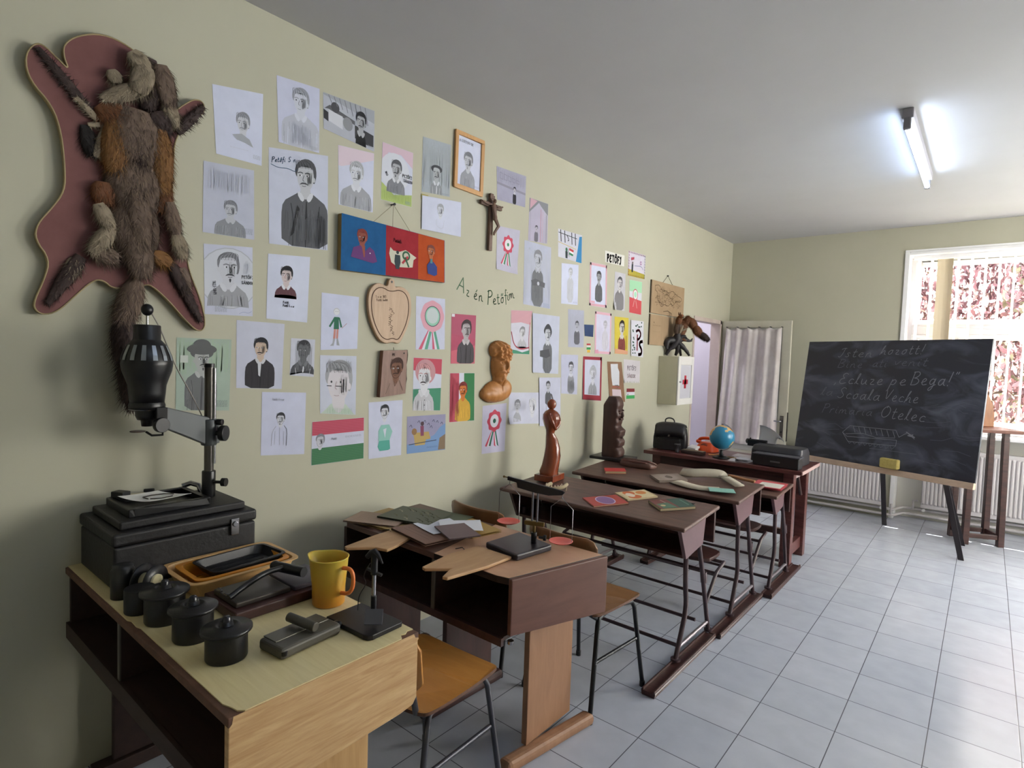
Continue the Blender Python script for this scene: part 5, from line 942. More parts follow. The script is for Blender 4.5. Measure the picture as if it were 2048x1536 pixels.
caps = [fc((560, 430), (560, 700), .105, .10, 'g'), fc((560, 650), (570, 900), .10, .095, 'g'), fc((560, 850), (580, 1130), .095, .07, 'g'), fc((590, 520), (560, 760), .035, .03, 'd', h=.055), fc((560, 760), (600, 1080), .045, .035, 'g', h=.06),
        fc((470, 470), (470, 720), .045, .05, 'o', h=.050), fc((660, 520), (700, 820), .050, .032, 'o', h=.050), fc((420, 760), (430, 860), .04, .04, 'r', h=.045), fc((700, 760), (700, 900), .032, .03, 'r', h=.045),
        fc((520, 170), (590, 260), .032, .04, 'c', h=.06), fc((590, 240), (550, 360), .040, .038, 'c', h=.065), fc((560, 340), (400, 385), .036, .020, 'c', h=.055), fc((440, 250), (470, 310), .024, .026, 'c', h=.045), fc((660, 230), (710, 420), .038, .034, 'g', h=.055), fc((620, 200), (610, 430), .030, .040, 'd', h=.045), fc((700, 400), (745, 510), .034, .022, 'c', h=.050),
        fc((400, 400), (500, 500), .05, .06, 'r', h=.040), fc((640, 440), (700, 540), .06, .045, 'd', h=.042),
        fc((395, 860), (455, 980), .028, .026, 'c', h=.06), fc((455, 970), (380, 1090), .030, .030, 'c', h=.058), fc((380, 1080), (490, 1110), .032, .03, 'g', h=.055), fc((720, 850), (760, 1000), .026, .028, 'g', h=.055), fc((760, 1000), (800, 1110), .030, .026, 'c', h=.055), fc((650, 1090), (740, 1130), .032, .026, 'o', h=.05), fc((570, 1000), (600, 1200), .05, .045, 'g', h=.055),
        fc((340, 1100), (215, 1320), .030, .014, 'd', h=.036), fc((330, 1110), (290, 1200), .030, .02, 'c', .4, .034), fc((740, 1120), (910, 1400), .028, .014, 'd', h=.036), fc((800, 1150), (840, 1260), .026, .02, 'g', .4, .034), fc((370, 450), (150, 165), .020, .014, 'd', .5, .034), fc((390, 480), (300, 380), .014, .010, 'c', .5, .044), fc((350, 500), (420, 500), .010, .008, 'c', .5, .044), fc((425, 500), (390, 650), .012, .018, 'c', .5, .044), fc((340, 500), (380, 640), .022, .03, 'k', .4, .034), fc((760, 530), (895, 415), .022, .014, 'd', .5, .034)]
m = MB(); bs = MB(); fur(m, bs, caps, 1.0, rn, (.022, .042), .0013, xmin=.0285)
o = MB(); o.v = []; bs.build('pelt', t)
m.build('fur', t); t.children[-1]['kind'] = 'stuff'
tl = [((.034, .075-.0, 1.755-FX[1]+.02), (.040, .03, 1.62-FX[1]), .040, .046, 'g', .8), ((.040, .032, 1.63-FX[1]), (.046, .045, 1.47-FX[1]), .046, .045, 'd', .8), ((.046, .045, 1.48-FX[1]), (.050, .065, 1.31-FX[1]), .046, .034, 'd', .8)]
m = MB(); bs = MB(); fur(m, bs, tl, .9, rn, (.03, .05), .0016, xmin=.004); bs.build('tail', t); q = m.build('tail_fur', t); q['kind'] = 'stuff'
# ---- apple shaped cutting board
BEE = mat('beech', '#a5876a', .5, kind='wood', c2='#b5977a', scale=7, stretch=(5, 6, .7)); BURN = P('#5a4030', .8)
ap = [(1.800, 1.700), (1.782, 1.79), (1.790, 1.855), (1.825, 1.893), (1.870, 1.898), (1.905, 1.882), (1.912, 1.930), (1.950, 1.930), (1.950, 1.884), (1.985, 1.897), (2.035, 1.885), (2.064, 1.845), (2.070, 1.77), (2.050, 1.69), (2.010, 1.615), (1.985, 1.588), (1.945, 1.600), (1.900, 1.585), (1.850, 1.612)]
t = thing('apple_cutting_board', 'apple-shaped wooden cutting board with burnt-in lettering', 'wooden board', (0, 1.92, 1.585))
A3 = lambda a, b_, h: (h+.003, a-1.92, b_-1.585); m = MB(); m.prism(smooth_pts(ap, 2, True), .020, BEE, A3); m.build('board', t, bevel=.004)
m = MB(); ins = [(1.925+(a-1.925)*.86, 1.745+(b_-1.745)*.86) for a, b_ in ap if b_ < 1.91]; ins = smooth_pts(ins, 2, True); m.tube([A3(a, b_, .0205) for a, b_ in ins+[ins[0]]], .0022, BURN, 5); m.build('carved_groove', t)
m = MB()
for s_, y, z, h_, rr in (('Sándor 1823', 1.83, 1.82, .012, .10), ('Petőfi költő', 1.835, 1.803, .012, .10)):
    st, W_ = text_strokes(s_.replace('k', 'h').replace('ö', 'o').replace('S', 'S'), h_, .1)
    for q in st:
        for r_ in ribbon([(y+a*math.cos(rr)-b_*math.sin(rr), z+a*math.sin(rr)+b_*math.cos(rr)) for a, b_ in q], .0018): m.add([A3(a, b_, .0204) for a, b_ in r_], [(3, 2, 1, 0)], BURN)
m.build('burnt_lettering', t); m = MB()
rn = random.Random(8)
for i in range(14):
    y = 1.925+rn.uniform(-.012, .016); z = 1.775-i*.010; m.tube([A3(y, z, .0205), A3(y+rn.uniform(.01, .018), z-.004, .0205), A3(y+rn.uniform(-.004, .01), z-.010, .0205)], .0014, BURN, 4)
m.build('burnt_lettering', t)
m = MB(); m.cyl(A3(1.931, 1.912, .018), .006, .004, BLACKM, 12, axis='x'); m.build('hanging_hole', t)
# ---- plaque with burnt portrait
c = SH['plaque']; t = thing('wooden_plaque', 'dark rectangular wooden plaque with a burnt portrait, below the apple board', 'plaque', (0, c[0][0], c[3][1])); oy_, oz_ = c[0][0], c[3][1]
PLQ = mat('walnut_slab', '#6b4838', .5, kind='wood', c2='#7d5646', scale=8, stretch=(4, 5, .8)); BARK = mat('bark_edge', '#3a261e', .9, kind='noise', c2='#4a3226', scale=40, bump=.6)
q = [(a-oy_, b_-oz_) for a, b_ in c]; m = MB(); m.prism([q[3], q[2], q[1], q[0]], .028, PLQ, lambda a, b_, h: (h+.003, a, b_)); m.build('slab', t, bevel=.002)
m = MB(); rn = random.Random(4); m.tube([(.016+rn.uniform(-.002, .002), q[2][0]+(q[1][0]-q[2][0])*i/9+rn.uniform(-.003, .003), q[2][1]+(q[1][1]-q[2][1])*i/9) for i in range(10)], .013, BARK, 8); m.build('bark_edge', t)
S = Sheet(q, PLQ, step=.00006, base=.0316); portrait(S, .58, .42, .40, '#74503f', '#432a22', None, look=-1, collar=None, outline='#3a241c', mc='#3a241c', eyes='#2a1812'); S.line([(.35, .72), (.2, .95)], .008, '#43291f'); S.line([(.72, .68), (.88, .92)], .008, '#43291f'); S.line([(.5, .68), (.55, .8), (.62, .7)], .008, '#43291f'); S.text(.38, .12, .05, 'PS', '#43291f', .01); S.ell(.86, .07, .02, '#1d120e'); S.done(None, 'burnt_portrait', parent=t)
m = MB(); m.tube([(.01, .085, .245), (.01, .083, .262)], .002, mat('hanging_wire')); m.build('hook', t)
# ---- crucifix
CW = mat('crucifix_wood', '#5c4438', .5, kind='noise', c2='#6d5244', scale=20)
t = thing('crucifix', 'brown wooden crucifix with a carved figure', 'crucifix', (0, 2.69, 2.195)); 
m = MB(); m.hexa([(.006, -.015, 0), (.026, -.015, 0), (.026, .015, 0), (.006, .015, 0), (.006, -.014, .35), (.026, -.014, .35), (.026, .016, .35), (.006, .016, .35)], CW); m.build('upright', t, bevel=.003)
m = MB(); m.hexa([(.006, -.098, .268), (.026, -.098, .268), (.026, -.098, .294), (.006, -.098, .294), (.006, .098, .262), (.026, .098, .262), (.026, .098, .290), (.006, .098, .290)][:8], CW); m.build('crossbeam', t, bevel=.003)
m = MB(); m.bx((.026, -.020, .318), (.030, .022, .338), CW); m.build('scroll', t, bevel=.002)
m = MB(); m.ell((.045, .004, .300), (.012, .011, .015), CW); m.loft([ring(.045, .0, .292, .006, .006, 10), ring(.042, .0, .284, .008, .012, 10), ring(.042, .0, .272, .012, .022, 10), ring(.044, .004, .245, .011, .018, 10), ring(.044, .010, .222, .009, .014, 10), ring(.044, .012, .205, .012, .017, 10), ring(.044, .012, .185, .012, .016, 10)], CW)
for s in (-1, 1):
    m.tube([(.042, s*.018, .278), (.038, s*.055, .272), (.034, s*.088, .283)], [.006, .0045, .003], CW, 8); m.ell((.033, s*.092, .284), (.004, .006, .005), CW)
    m.tube([(.046, .012+s*.007, .192), (.058, .030+s*.004, .150), (.040, .012+s*.004, .108), (.038, .012+s*.002, .095)], [.009, .008, .005, .004], CW, 8)
m.build('corpus', t)
# ---- carved bust relief (height field)
BWD = mat('carved_lime_wood', '#a8703c', .42, kind='wood', c2='#b8804a', scale=9, stretch=(3, 6, 1.2))
t = thing('carved_bust', 'carved wooden bust relief of a moustached man hanging on the wall', 'carving', (0, 2.80, 1.245))
def HF(y, z):      # y 0..., metres, origin centre 2.80 / 1.245
    h = 0; E2 = lambda cy, cz, ry, rz, d, p=.5: d*max(0, 1-((y-cy)/ry)**2-((z-cz)/rz)**2)**p
    h = max(E2(.010, .070, .135, .072, .055), E2(-.02, .055, .13, .060, .055), E2(.06, .085, .085, .07, .055), E2(.02, .15, .052, .08, .06), E2(.02, .24, .072, .115, .080), E2(.012, .335, .088, .062, .082), E2(.05, .31, .06, .08, .075))
    if h <= 0: return 0
    f = h; fx_, fz_ = .020, .235
    f += E2(fx_-.004, fz_+.005, .011, .034, .022, 1)                       # nose
    for s in (-1, 1):
        f -= E2(fx_+s*.028, fz_+.022, .017, .012, .013, 1); f += E2(fx_+s*.028, fz_+.020, .009, .006, .008, 1); f += E2(fx_+s*.028, fz_+.040, .022, .007, .009, 1); f += E2(fx_+s*.036, fz_-.015, .016, .018, .006, 1)
        f += E2(fx_+s*.020, fz_-.040, .022, .008, .012, 1)
    f -= E2(fx_, fz_-.052, .014, .004, .006, 1); f += E2(fx_, fz_-.085, .022, .030, .012, 1)
    if z > .27: f += .006*math.sin(y*170+z*60)+.004*math.sin(z*210-y*90)     # curls
    if z < .16: f += .0012*math.sin((y+.4*z)*110)*(1 if abs(y-.01) > .03 else .2); f -= E2(.012, .11, .006, .05, .007, 1); f += E2(.05, .135, .02, .012, .008, 1)+E2(-.015, .135, .02, .012, .008, 1)
    return max(f, .004)
m = MB(); NY, NZ_ = 96, 130; idx = {}; vs = []; fs = []
for j in range(NZ_+1):
    for i in range(NY+1):
        y = -.16+.32*i/NY; z = -.02+.43*j/NZ_; h = HF(y, z)
        if h > 0: idx[(i, j)] = len(vs); vs.append((h+.004, y, z))
for j in range(NZ_):
    for i in range(NY):
        k = [(i, j), (i+1, j), (i+1, j+1), (i, j+1)]
        if all(q in idx for q in k): fs.append([idx[q] for q in k])
m.add(vs, fs, BWD, True)
cnt = {}
for f_ in fs:
    for a in range(4): e = (f_[a], f_[(a+1) % 4]); cnt[e] = 1
bd = [e for e in cnt if (e[1], e[0]) not in cnt]; bv = []; bf = []
for a, b_ in bd: k = len(bv); bv += [vs[a], vs[b_], (.002, vs[b_][1], vs[b_][2]), (.002, vs[a][1], vs[a][2])]; bf.append((k+3, k+2, k+1, k))
m.add(bv, bf, BWD, True); m.build('bust', t)
# ---- two-part cardboard map hanging from a nail
t = thing('wall_chart', 'two-part brown cardboard map hanging from a nail by a string', 'map', (0, 5.30, 1.70))
CARD = mat('brown_card', '#9a8163', .8, kind='noise', c2='#a78e70', scale=3); oy_, oz_ = 5.30, 1.70
for nm, (y0, y1, z0, z1) in (('upper_board', (4.93, 5.67, 1.985, 2.29)), ('lower_board', (4.93, 5.67, 1.69, 1.975))):
    qq = [(y0-oy_, z1-oz_), (y1-oy_, z1-oz_), (y1-oy_, z0-oz_), (y0-oy_, z0-oz_)]
    m = MB(); m.prism([qq[3], qq[2], qq[1], qq[0]], .012, P('#4a3c2a'), lambda a, b_, h: (h+.002, a, b_)); o = m.build(nm, t)
    S = Sheet(qq, CARD, step=.00006, base=.0146); rn = random.Random(5)
    S.line([(.012, .02), (.012, .98)], .02, '#3f3324')
    if nm == 'upper_board':
        ol = [(.10, .15), (.22, .10), (.30, .28), (.42, .22), (.50, .30), (.62, .18), (.74, .30), (.93, .36), (.90, .48), (.72, .52), (.66, .66), (.56, .60), (.50, .72), (.38, .66), (.30, .78), (.22, .62), (.16, .50), (.18, .34), (.10, .28), (.10, .15)]
        S.line(ol, .016, '#5d4a33', 1)
        for i in range(90):
            a = rn.uniform(.14, .85); b_ = rn.uniform(.2, .7); S.line([(a, b_), (a+rn.uniform(-.08, .08), b_+rn.uniform(-.10, .10)), (a+rn.uniform(-.08, .08), b_+rn.uniform(-.1, .1))], .007, '#5f4b33')
        S.line([(.35, .9), (.48, .86), (.6, .92), (.62, .98)], .02, '#5d4a33')
        m = MB(); m.tube([(.008, 5.28-oy_, 2.366-oz_), (.006, 5.18-oy_, 2.29-oz_)], .002, P('#4a3f33'), 5); m.tube([(.008, 5.28-oy_, 2.366-oz_), (.006, 5.40-oy_, 2.29-oz_)], .002, P('#4a3f33'), 5); m.cyl((0, 5.28-oy_, 2.366-oz_), .006, .016, BLACKM, 8, axis='x'); m.build('string', t)
    else:
        S.text(.10, .28, .06, 'Az', '#5d4a33', .012)
        S.scrib(.08, .34, .24, 3, '#5d4a33'); S.scrib(.10, .55, .2, 2, '#7d694d'); S.line([(.34, .05), (.34, .95)], .01, '#7d694d')
    S.done(None, 'printed_map' if nm[0] == 'u' else 'printed_text', parent=o)
# ---- first aid cabinet
CABP = mat('cream_cabinet_paint', '#c3bfa6', .45, kind='noise', c2='#cdc9b2', scale=3); CABW = mat('white_cabinet_door', '#dcdad6', .4)
t = thing('first_aid_cabinet', 'small cream wall cabinet with a red cross on its door', 'cabinet', (0, 5.18, 1.13)); 
m = MB(); m.bx((0, 0, 0), (.19, .36, .46), CABP); m.build('body', t, bevel=.003)
d = MB(); d.bx((.192, .0, .0), (.206, .05, .46), CABW); d.bx((.192, .31, .0), (.206, .36, .46), CABW); d.bx((.192, .05, .0), (.206, .31, .06), CABW); d.bx((.192, .05, .38), (.206, .31, .46), CABW); o = d.build('door', t, bevel=.003)
MB().bx((.193, .05, .06), (.198, .31, .38), mat('frosted_cabinet_glass', '#c9c8d2', .25)).build('door_pane', o)
rc = MB(); RC = P('#b3203a', .5); rc.bx((.1985, .12, .195), (.2, .24, .24), RC); rc.bx((.1985, .158, .155), (.2, .202, .28), RC); rc.build('red_cross', o)
kn = MB(); kn.cyl((.206, .03, .22), .008, .015, STEEL, 12, axis='x'); kn.build('knob', o)
# ---- mounted squirrel on a black root, standing on the cabinet
t = thing('mounted_squirrel', 'mounted reddish squirrel on a black root standing on the cabinet', 'taxidermy animal', (.10, 5.36, 1.602))
m = MB(); RT = mat('black_root', '#1b181b', .5, kind='noise', c2='#2c272b', scale=25, bump=.4)
for p_, r_ in ((((-.08, -.07, 0), (-.06, -.06, .05), (-.02, -.02, .10), (0, 0, .16), (0, .0, .22)), (.016, .02, .035, .045, .03)), (((-.02, .02, 0.002), (.0, .01, .04), (0, 0, .10)), (.014, .018, .03)), (((.09, .09, .002), (.07, .06, .05), (.03, .02, .10), (0, 0, .13)), (.012, .018, .026, .03)), (((0, .1, .002), (0, .06, .06), (0, .01, .11)), (.012, .016, .03)), (((0, 0, .14), (-.05, -.06, .15), (-.07, -.10, .12), (-.06, -.09, .06)), (.03, .035, .03, .015)), (((0, 0, .15), (.05, .07, .16), (.09, .11, .14), (.10, .12, .17)), (.03, .02, .012, .006)), (((.02, .0, .17), (.06, .02, .19), (.08, .03, .17)), (.022, .016, .008))):
    m.tube(smooth_pts([tuple(list(a)) for a in p_], 1), [r_[min(len(r_)-1, int(i*len(r_)/(len(p_)*2-0)))] for i in range(len(smooth_pts([tuple(a) for a in p_], 1)))], RT, 9)
m.build('root_stand', t)
rn = random.Random(11); m = MB(); bs = MB()
fur(m, bs, [((0, 0, .20), (.0, .01, .32), .045, .040, 'g', .9), ((0, .0, .30), (.02, -.015, .375), .036, .030, 'r', .95), ((.01, .03, .18), (.03, .06, .25), .034, .034, 'r', .9), ((.03, -.02, .22), (.06, -.02, .29), .016, .010, 'c', .9), ((.03, .02, .24), (.07, .03, .26), .014, .009, 'c', .9), ((.03, .02, .16), (.07, .05, .145), .016, .010, 'r', .9)], 1.5, rn, (.008, .014), .0010)
bs.ell((.035, -.02, .375), (.030, .022, .022), furm('r', 1)); bs.ell((.062, -.024, .368), (.014, .012, .011), furm('c', 0)); bs.ell((.046, -.038, .382), (.004, .004, .004), BLACKP)
for s in (-1, 1): bs.tube([(.02, -.02+s*.016, .39), (.018, -.02+s*.020, .418)], [.009, .002], furm('r', 2), 8)
bs.build('body', t); q = m.build('body_fur', t); q['kind'] = 'stuff'
m = MB(); bs = MB(); fur(m, bs, [((.0, .05, .20), (.02, .11, .33), .030, .050, 'r', .9), ((.02, .10, .31), (.06, .14, .375), .050, .045, 'r', .9), ((.06, .13, .36), (.10, .16, .28), .046, .050, 'r', .9), ((.10, .155, .29), (.16, .17, .20), .048, .046, 'r', .9), ((.15, .17, .22), (.24, .19, .155), .046, .030, 'd', .9)], 1.3, rn, (.016, .028), .0013)
bs.build('tail', t); q = m.build('tail_fur', t); q['kind'] = 'stuff'
# ================================================================ on the nearest desk
ZT = .7605
t = thing('photo_enlarger', 'black photographic enlarger with a round lamp head standing on a black case', 'enlarger', (.20, .82, .945), 0)
ox, oy = .20, .82; oz = .945
def Q3(x, y, z): return (x-ox, y-oy, z-oz)
m = MB(); m.bx(Q3(.045, .615, .945), Q3(.335, 1.02, .972), BLACKV); m.build('baseboard', t, bevel=.006, seg=3)
m = MB(); fz0 = .972
for a, b_ in (((.07, .65), (.30, .668)), ((.07, .892), (.30, .91)), ((.07, .668), (.088, .892)), ((.282, .668), (.30, .892))): m.bx(Q3(a[0], a[1], fz0), Q3(b_[0], b_[1], fz0+.028), BLACKP)
m.bx(Q3(.088, .668, fz0), Q3(.282, .892, fz0+.006), BLACKP); m.build('masking_frame', t, bevel=.004)
m = MB(); m.bx(Q3(.283, .67, fz0+.0285), Q3(.285, .80, fz0+.0295), STEEL); m.build('frame_edge_strip', t); m = MB(); m.tube([Q3(.07, .90, 1.002), Q3(.075, .93, 1.01), Q3(.11, .945, 1.005), Q3(.12, .95, .98)], .010, STEEL, 8); m.build('frame_hinge', t)
m = MB(); m.box(Q3(.105, .685, 1.012), (.05, .035, .022), BLACKP, (0, 0, .5)); m.box(Q3(.11, .735, 1.006), (.05, .012, .006), P('#c9bfa0'), (0, 0, 1.2)); m.box(Q3(.105, .775, 1.012), (.035, .012, .012), BLACKP, (0, 0, 1.2)); m.build('clip_lamp', t, bevel=.003)
CX, CY = .175, .955
m = MB(); m.cyl(Q3(CX, CY, .972), .024, .10, BLACKP, 20); m.build('column_socket', t, bevel=.003)
m = MB(); m.cyl(Q3(CX+.022, CY+.01, 1.03), .006, .03, BLACKP, 10, axis=(.8, .6, 0)); m.cyl(Q3(CX+.045, CY+.03, 1.03), .016, .016, BLACKP, 16, axis=(.8, .6, 0)); m.build('clamp_knob', t)
m = MB(); m.cyl(Q3(CX, CY, 1.07), .017, .405, mat('dull_column', '#5d5a57', .3, metal=.9), 20); m.cyl(Q3(CX, CY, 1.467), .0185, .014, BLACKP, 20); m.build('column', t)
m = MB(); m.cyl(Q3(CX+.016, CY+.012, 1.10), .006, .365, STEEL, 10); m.build('guide_rod', t)
HX, HY = .205, .735      # lamp head centre
dv = Vector((HX-CX, HY-CY, 0)).normalized(); sv = Vector((-dv.y, dv.x, 0)); L_ = math.hypot(HX-CX, HY-CY)
ARM = mat('grey_hammered', '#4f5254', .45, metal=.4)
m = MB(); pr = [(-.035, 1.175), (-.035, 1.265), (L_-.05, 1.328), (L_-.02, 1.328), (L_-.02, 1.262), (L_-.06, 1.247), (.02, 1.175)]
m.prism(pr, .03, ARM, lambda a, b_, h: Q3(*(Vector((CX, CY, b_))+dv*a+sv*(h-.015)))); m.cyl(Q3(CX, CY, 1.17), .028, .10, ARM, 20); m.build('arm', t, bevel=.004)
m = MB(); k0 = Vector((CX, CY, 1.217))-sv*0; kd = Vector((.75, .62, 0)).normalized(); m.cyl(Q3(*(k0+kd*.02)), .010, .03, BLACKP, 12, axis=kd); m.cyl(Q3(*(k0+kd*.045)), .030, .020, BLACKP, 24, axis=kd); m.cyl(Q3(*(k0+kd*.03+Vector((0, 0, .042)))), .012, .022, BLACKP, 14, axis=kd); m.build('height_knob', t, bevel=.002)
hc = Q3(HX, HY, 0)
m = MB(); m.lathe((hc[0], hc[1], -oz), [(.0, 1.345), (.052, 1.345), (.056, 1.38), (.058, 1.405), (.066, 1.43), (.075, 1.455), (.078, 1.475), (.0785, 1.48), (.077, 1.49), (.072, 1.51), (.058, 1.545), (.044, 1.56), (.041, 1.563), (.041, 1.61), (.039, 1.613), (.0, 1.613)], BLACKP, 40); m.build('lamp_house', t)
m = MB(); SLT = mat('vent_reflector', '#8f959b', .3, metal=.6)
for i in range(14):
    a = 2*PI*i/14; c_, s_ = math.cos(a), math.sin(a); w_ = .0075
    pts = []
    for r_, z_ in ((.0775, 1.492), (.0735, 1.509), (.0655, 1.529), (.0595, 1.543)): pts.append((r_+.0008, z_, w_*(r_/.078)))
    vs = []
    for r_, z_, ww in pts: vs += [(hc[0]+r_*c_-ww*s_, hc[1]+r_*s_+ww*c_, z_-oz), (hc[0]+r_*c_+ww*s_, hc[1]+r_*s_-ww*c_, z_-oz)]
    m.add(vs, [(2*k, 2*k+1, 2*k+3, 2*k+2) for k in range(3)], SLT)
m.build('vent_slots', t)
m = MB(); m.cyl((hc[0], hc[1], 1.612-oz), .004, .035, STEEL, 10); m.ell((hc[0], hc[1], 1.665-oz), (.019, .019, .021), BLACKP); m.build('top_knob', t)
m = MB(); m.lathe((hc[0], hc[1], -oz), [(.0, 1.322), (.054, 1.322), (.056, 1.335), (.052, 1.347)], BLACKP, 32); m.lathe((hc[0], hc[1], -oz), [(.0, 1.285), (.030, 1.285), (.036, 1.30), (.036, 1.322)], BLACKP, 28); m.lathe((hc[0], hc[1], -oz), [(.0, 1.262), (.017, 1.262), (.020, 1.285)], BLACKP, 24); m.build('lens_barrel', t)
m = MB(); m.lathe((hc[0], hc[1], -oz), [(.0545, 1.3205), (.0565, 1.3235)], STEEL, 32); m.build('chrome_ring', t)
m = MB(); m.cyl((hc[0]+.052, hc[1]+.022, 1.270-oz), .026, .018, BLACKP, 22, axis=(.9, .2, 0)); m.bx((hc[0]+.035, hc[1]+.01, 1.29-oz), (hc[0]+.06, hc[1]+.045, 1.33-oz), BLACKP); m.build('focus_knob', t, bevel=.002)
m = MB(); m.tube([(hc[0]+.055, hc[1]+.03, 1.26-oz), (hc[0]+.055, hc[1]+.03, 1.235-oz), (hc[0]+.03, hc[1]+.005, 1.232-oz), (hc[0]+.02, hc[1]-.01, 1.245-oz)], .004, BLACKP, 8); m.cyl((hc[0]+.005, hc[1]-.03, 1.245-oz), .024, .003, mat('red_filter', '#3a1512', .3), 20); m.build('swing_filter', t)
m = MB(); m.tube(smooth_pts([(hc[0], hc[1]+.01, 1.66-oz), (hc[0]-.02, hc[1]+.05, 1.60-oz), (hc[0]-.03, hc[1]+.10, 1.47-oz), (hc[0]-.03, hc[1]+.16, 1.36-oz), (CX-ox-.03, CY-oy-.01, 1.27-oz)], 3), .0022, P('#8f8a84'), 6); m.build('power_cord', t)
t = thing('carrying_case', 'low black carrying case with metal latch under the enlarger', 'case', (.17, .82, .76)); ox, oy, oz = .17, .82, .76
m = MB(); m.bx(Q3(.01, .59, .7602), Q3(.365, 1.045, .900), BLACKV); m.build('body', t, bevel=.008, seg=3)
m = MB(); m.bx(Q3(.006, .586, .903), Q3(.369, 1.049, .944), BLACKV); m.build('lid', t, bevel=.010, seg=3)
m = MB(); m.bx(Q3(.369, .95, .865), Q3(.375, .98, .925), STEEL); m.cyl(Q3(.375, .965, .905), .010, .006, STEEL, 12, axis='x'); m.build('latch', t, bevel=.002)
def paper(label, pts, z, c='#dedfe0', bend=.0, name='paper_sheet', cat='paper', cut=None):
    m = MB(); N = 10; c0 = Vector((sum(p[0] for p in pts)/4, sum(p[1] for p in pts)/4, z)); vs = []
    for j in range(N+1):
        for i in range(N+1):
            u_, v_ = i/N, j/N; x = (pts[0][0]*(1-u_)+pts[1][0]*u_)*(1-v_)+(pts[3][0]*(1-u_)+pts[2][0]*u_)*v_; y = (pts[0][1]*(1-u_)+pts[1][1]*u_)*(1-v_)+(pts[3][1]*(1-u_)+pts[2][1]*u_)*v_
            vs.append((x-c0.x, y-c0.y, bend*(2*u_-1)**2*.5+abs(bend)*.5*(1-v_)**3))
    m.add(vs, [(j*(N+1)+i, j*(N+1)+i+1, (j+1)*(N+1)+i+1, (j+1)*(N+1)+i) for j in range(N) for i in range(N)], P(c, .85))
    if cut:
        for p_ in cut: m.tube([(a-c0.x, b_-c0.y, .0008+bend*.3) for a, b_ in p_], .0022, P('#4a443c'), 4)
    o = m.build(name, None); o.location = c0; md = o.modifiers.new('s', 'SOLIDIFY'); md.thickness = .0006; tag(o, label, cat); return o
paper('white curled paper with a cut-out outline lying on the enlarger baseboard', [(.14, .665), (.285, .715), (.235, .87), (.115, .80)], 1.003, '#e0dfdc', .012, cut=[[(.18, .73), (.17, .76), (.175, .80), (.195, .825)], [(.22, .74), (.235, .77), (.225, .81)], [(.185, .73), (.215, .735)]])
# developing tanks
def tank(label, x, y, R=.048, h=.075, lid=True, s=1.0):
    t = thing('developing_tank', label, 'developing tank', (x, y, ZT+.0002), 0, None); m = MB()
    m.lathe((0, 0, 0), [(0, 0), (R*.96, 0), (R, .004), (R, h-.004), (R*.98, h)], BLACKP, 36); m.build('tank', t)
    if lid:
        m = MB(); m.lathe((0, 0, 0), [(R*.95, h-.004), (R*1.16, h-.002), (R*1.22, h+.001), (R*1.22, h+.007), (R*1.16, h+.009), (R*.66, h+.010), (R*.62, h+.015), (R*.44, h+.016), (R*.42, h+.012), (R*.32, h+.012), (R*.29, h+.022), (0, h+.023)], BLACKP, 36); m.build('lid', t)
        m = MB(); m.lathe((0, 0, 0), [(R*.22, h+.022), (R*.19, h+.033), (R*.14, h+.036), (0, h+.036)], mat('grey_knob', '#24242a', .2), 20); m.build('agitator_knob', t)
    return t
tank('round black developing tank with a lid, nearest the front corner of the cream desk', 1.000, .655, .050, .070)
tank('round black developing tank with a lid, second from the front corner of the cream desk', .835, .640, .050, .078)
tank('round black developing tank with a lid, third from the front corner, below the orange trays', .672, .628, .052, .080)
tank('black developing tank without a lid standing nearly hidden behind the third lidded tank', .560, .600, .040, .070, False)
t = thing('film_reel', 'black film reel standing on edge with a cream hub beside the case', 'film reel', (.470, .655, ZT+.0505)); m = MB()
for s in (-1, 1): m.lathe((0, 0, 0), [(.016, s*.022-.002), (.050, s*.022-.002), (.050, s*.022+.002), (.016, s*.022+.002)], BLACKP, 36, Matrix.Rotation(PI/2, 3, 'Y')@Matrix.Rotation(-.5, 3, 'X'))
m.build('flange', t); m = MB(); m.lathe((0, 0, 0), [(.016, -.03), (.022, -.03), (.022, .03), (.016, .03)], P('#b6ad8a'), 28, Matrix.Rotation(PI/2, 3, 'Y')@Matrix.Rotation(-.5, 3, 'X')); m.build('hub', t)
t = thing('lens_tube', 'short black cylinder at the far left end of the cream desk', 'lens tube', (.415, .600, ZT+.0002)); m = MB(); m.lathe((0, 0, 0), [(0, 0), (.033, 0), (.033, .085), (.028, .09), (.028, .10), (0, .10)], BLACKP, 28); m.build('tube', t)
# trays
def tray(label, x, y, z, L1, L2, h, mt, name='developing_tray', rim=.012, sc=.86, rz=0):
    m = MB(); n_ = 24; R_ = lambda k, zz, in_=0: [(a, b_, zz) for a, b_, _ in ring(0, 0, 0, L1/2*k-in_, L2/2*k-in_, 40, 0, 9)]
    m.loft([R_(sc-.05, .0), R_(sc, .002), R_(1, h-.004), R_(1, h), [(a, b_, h) for a, b_, _ in ring(0, 0, 0, L1/2+rim, L2/2+rim, 40, 0, 9)], [(a, b_, h+.003) for a, b_, _ in ring(0, 0, 0, L1/2+rim, L2/2+rim, 40, 0, 9)], R_(1, h+.003, .003), R_(sc, .006, .003)], mt, True, False)
    for k in range(-2, 3): m.box((k*.03, 0, .0065), (.004, L2*sc*.8, .003), mt)
    o = m.build(name, None); o.location = (x, y, z); o.rotation_euler = (0, 0, rz); tag(o, label, 'tray'); return o
TRC = mat('cream_orange_plastic', '#d9a25c', .4); TRO = mat('orange_plastic', '#c98428', .35)
tray('large cream-rimmed orange developing tray, outermost of the nested trays', .506, .895, ZT+.0003, .235, .345, .055, mat('cream_plastic', '#cfa56c', .4))
tray('orange developing tray nested inside the large cream-rimmed tray', .507, .900, ZT+.008, .180, .29, .047, TRO)
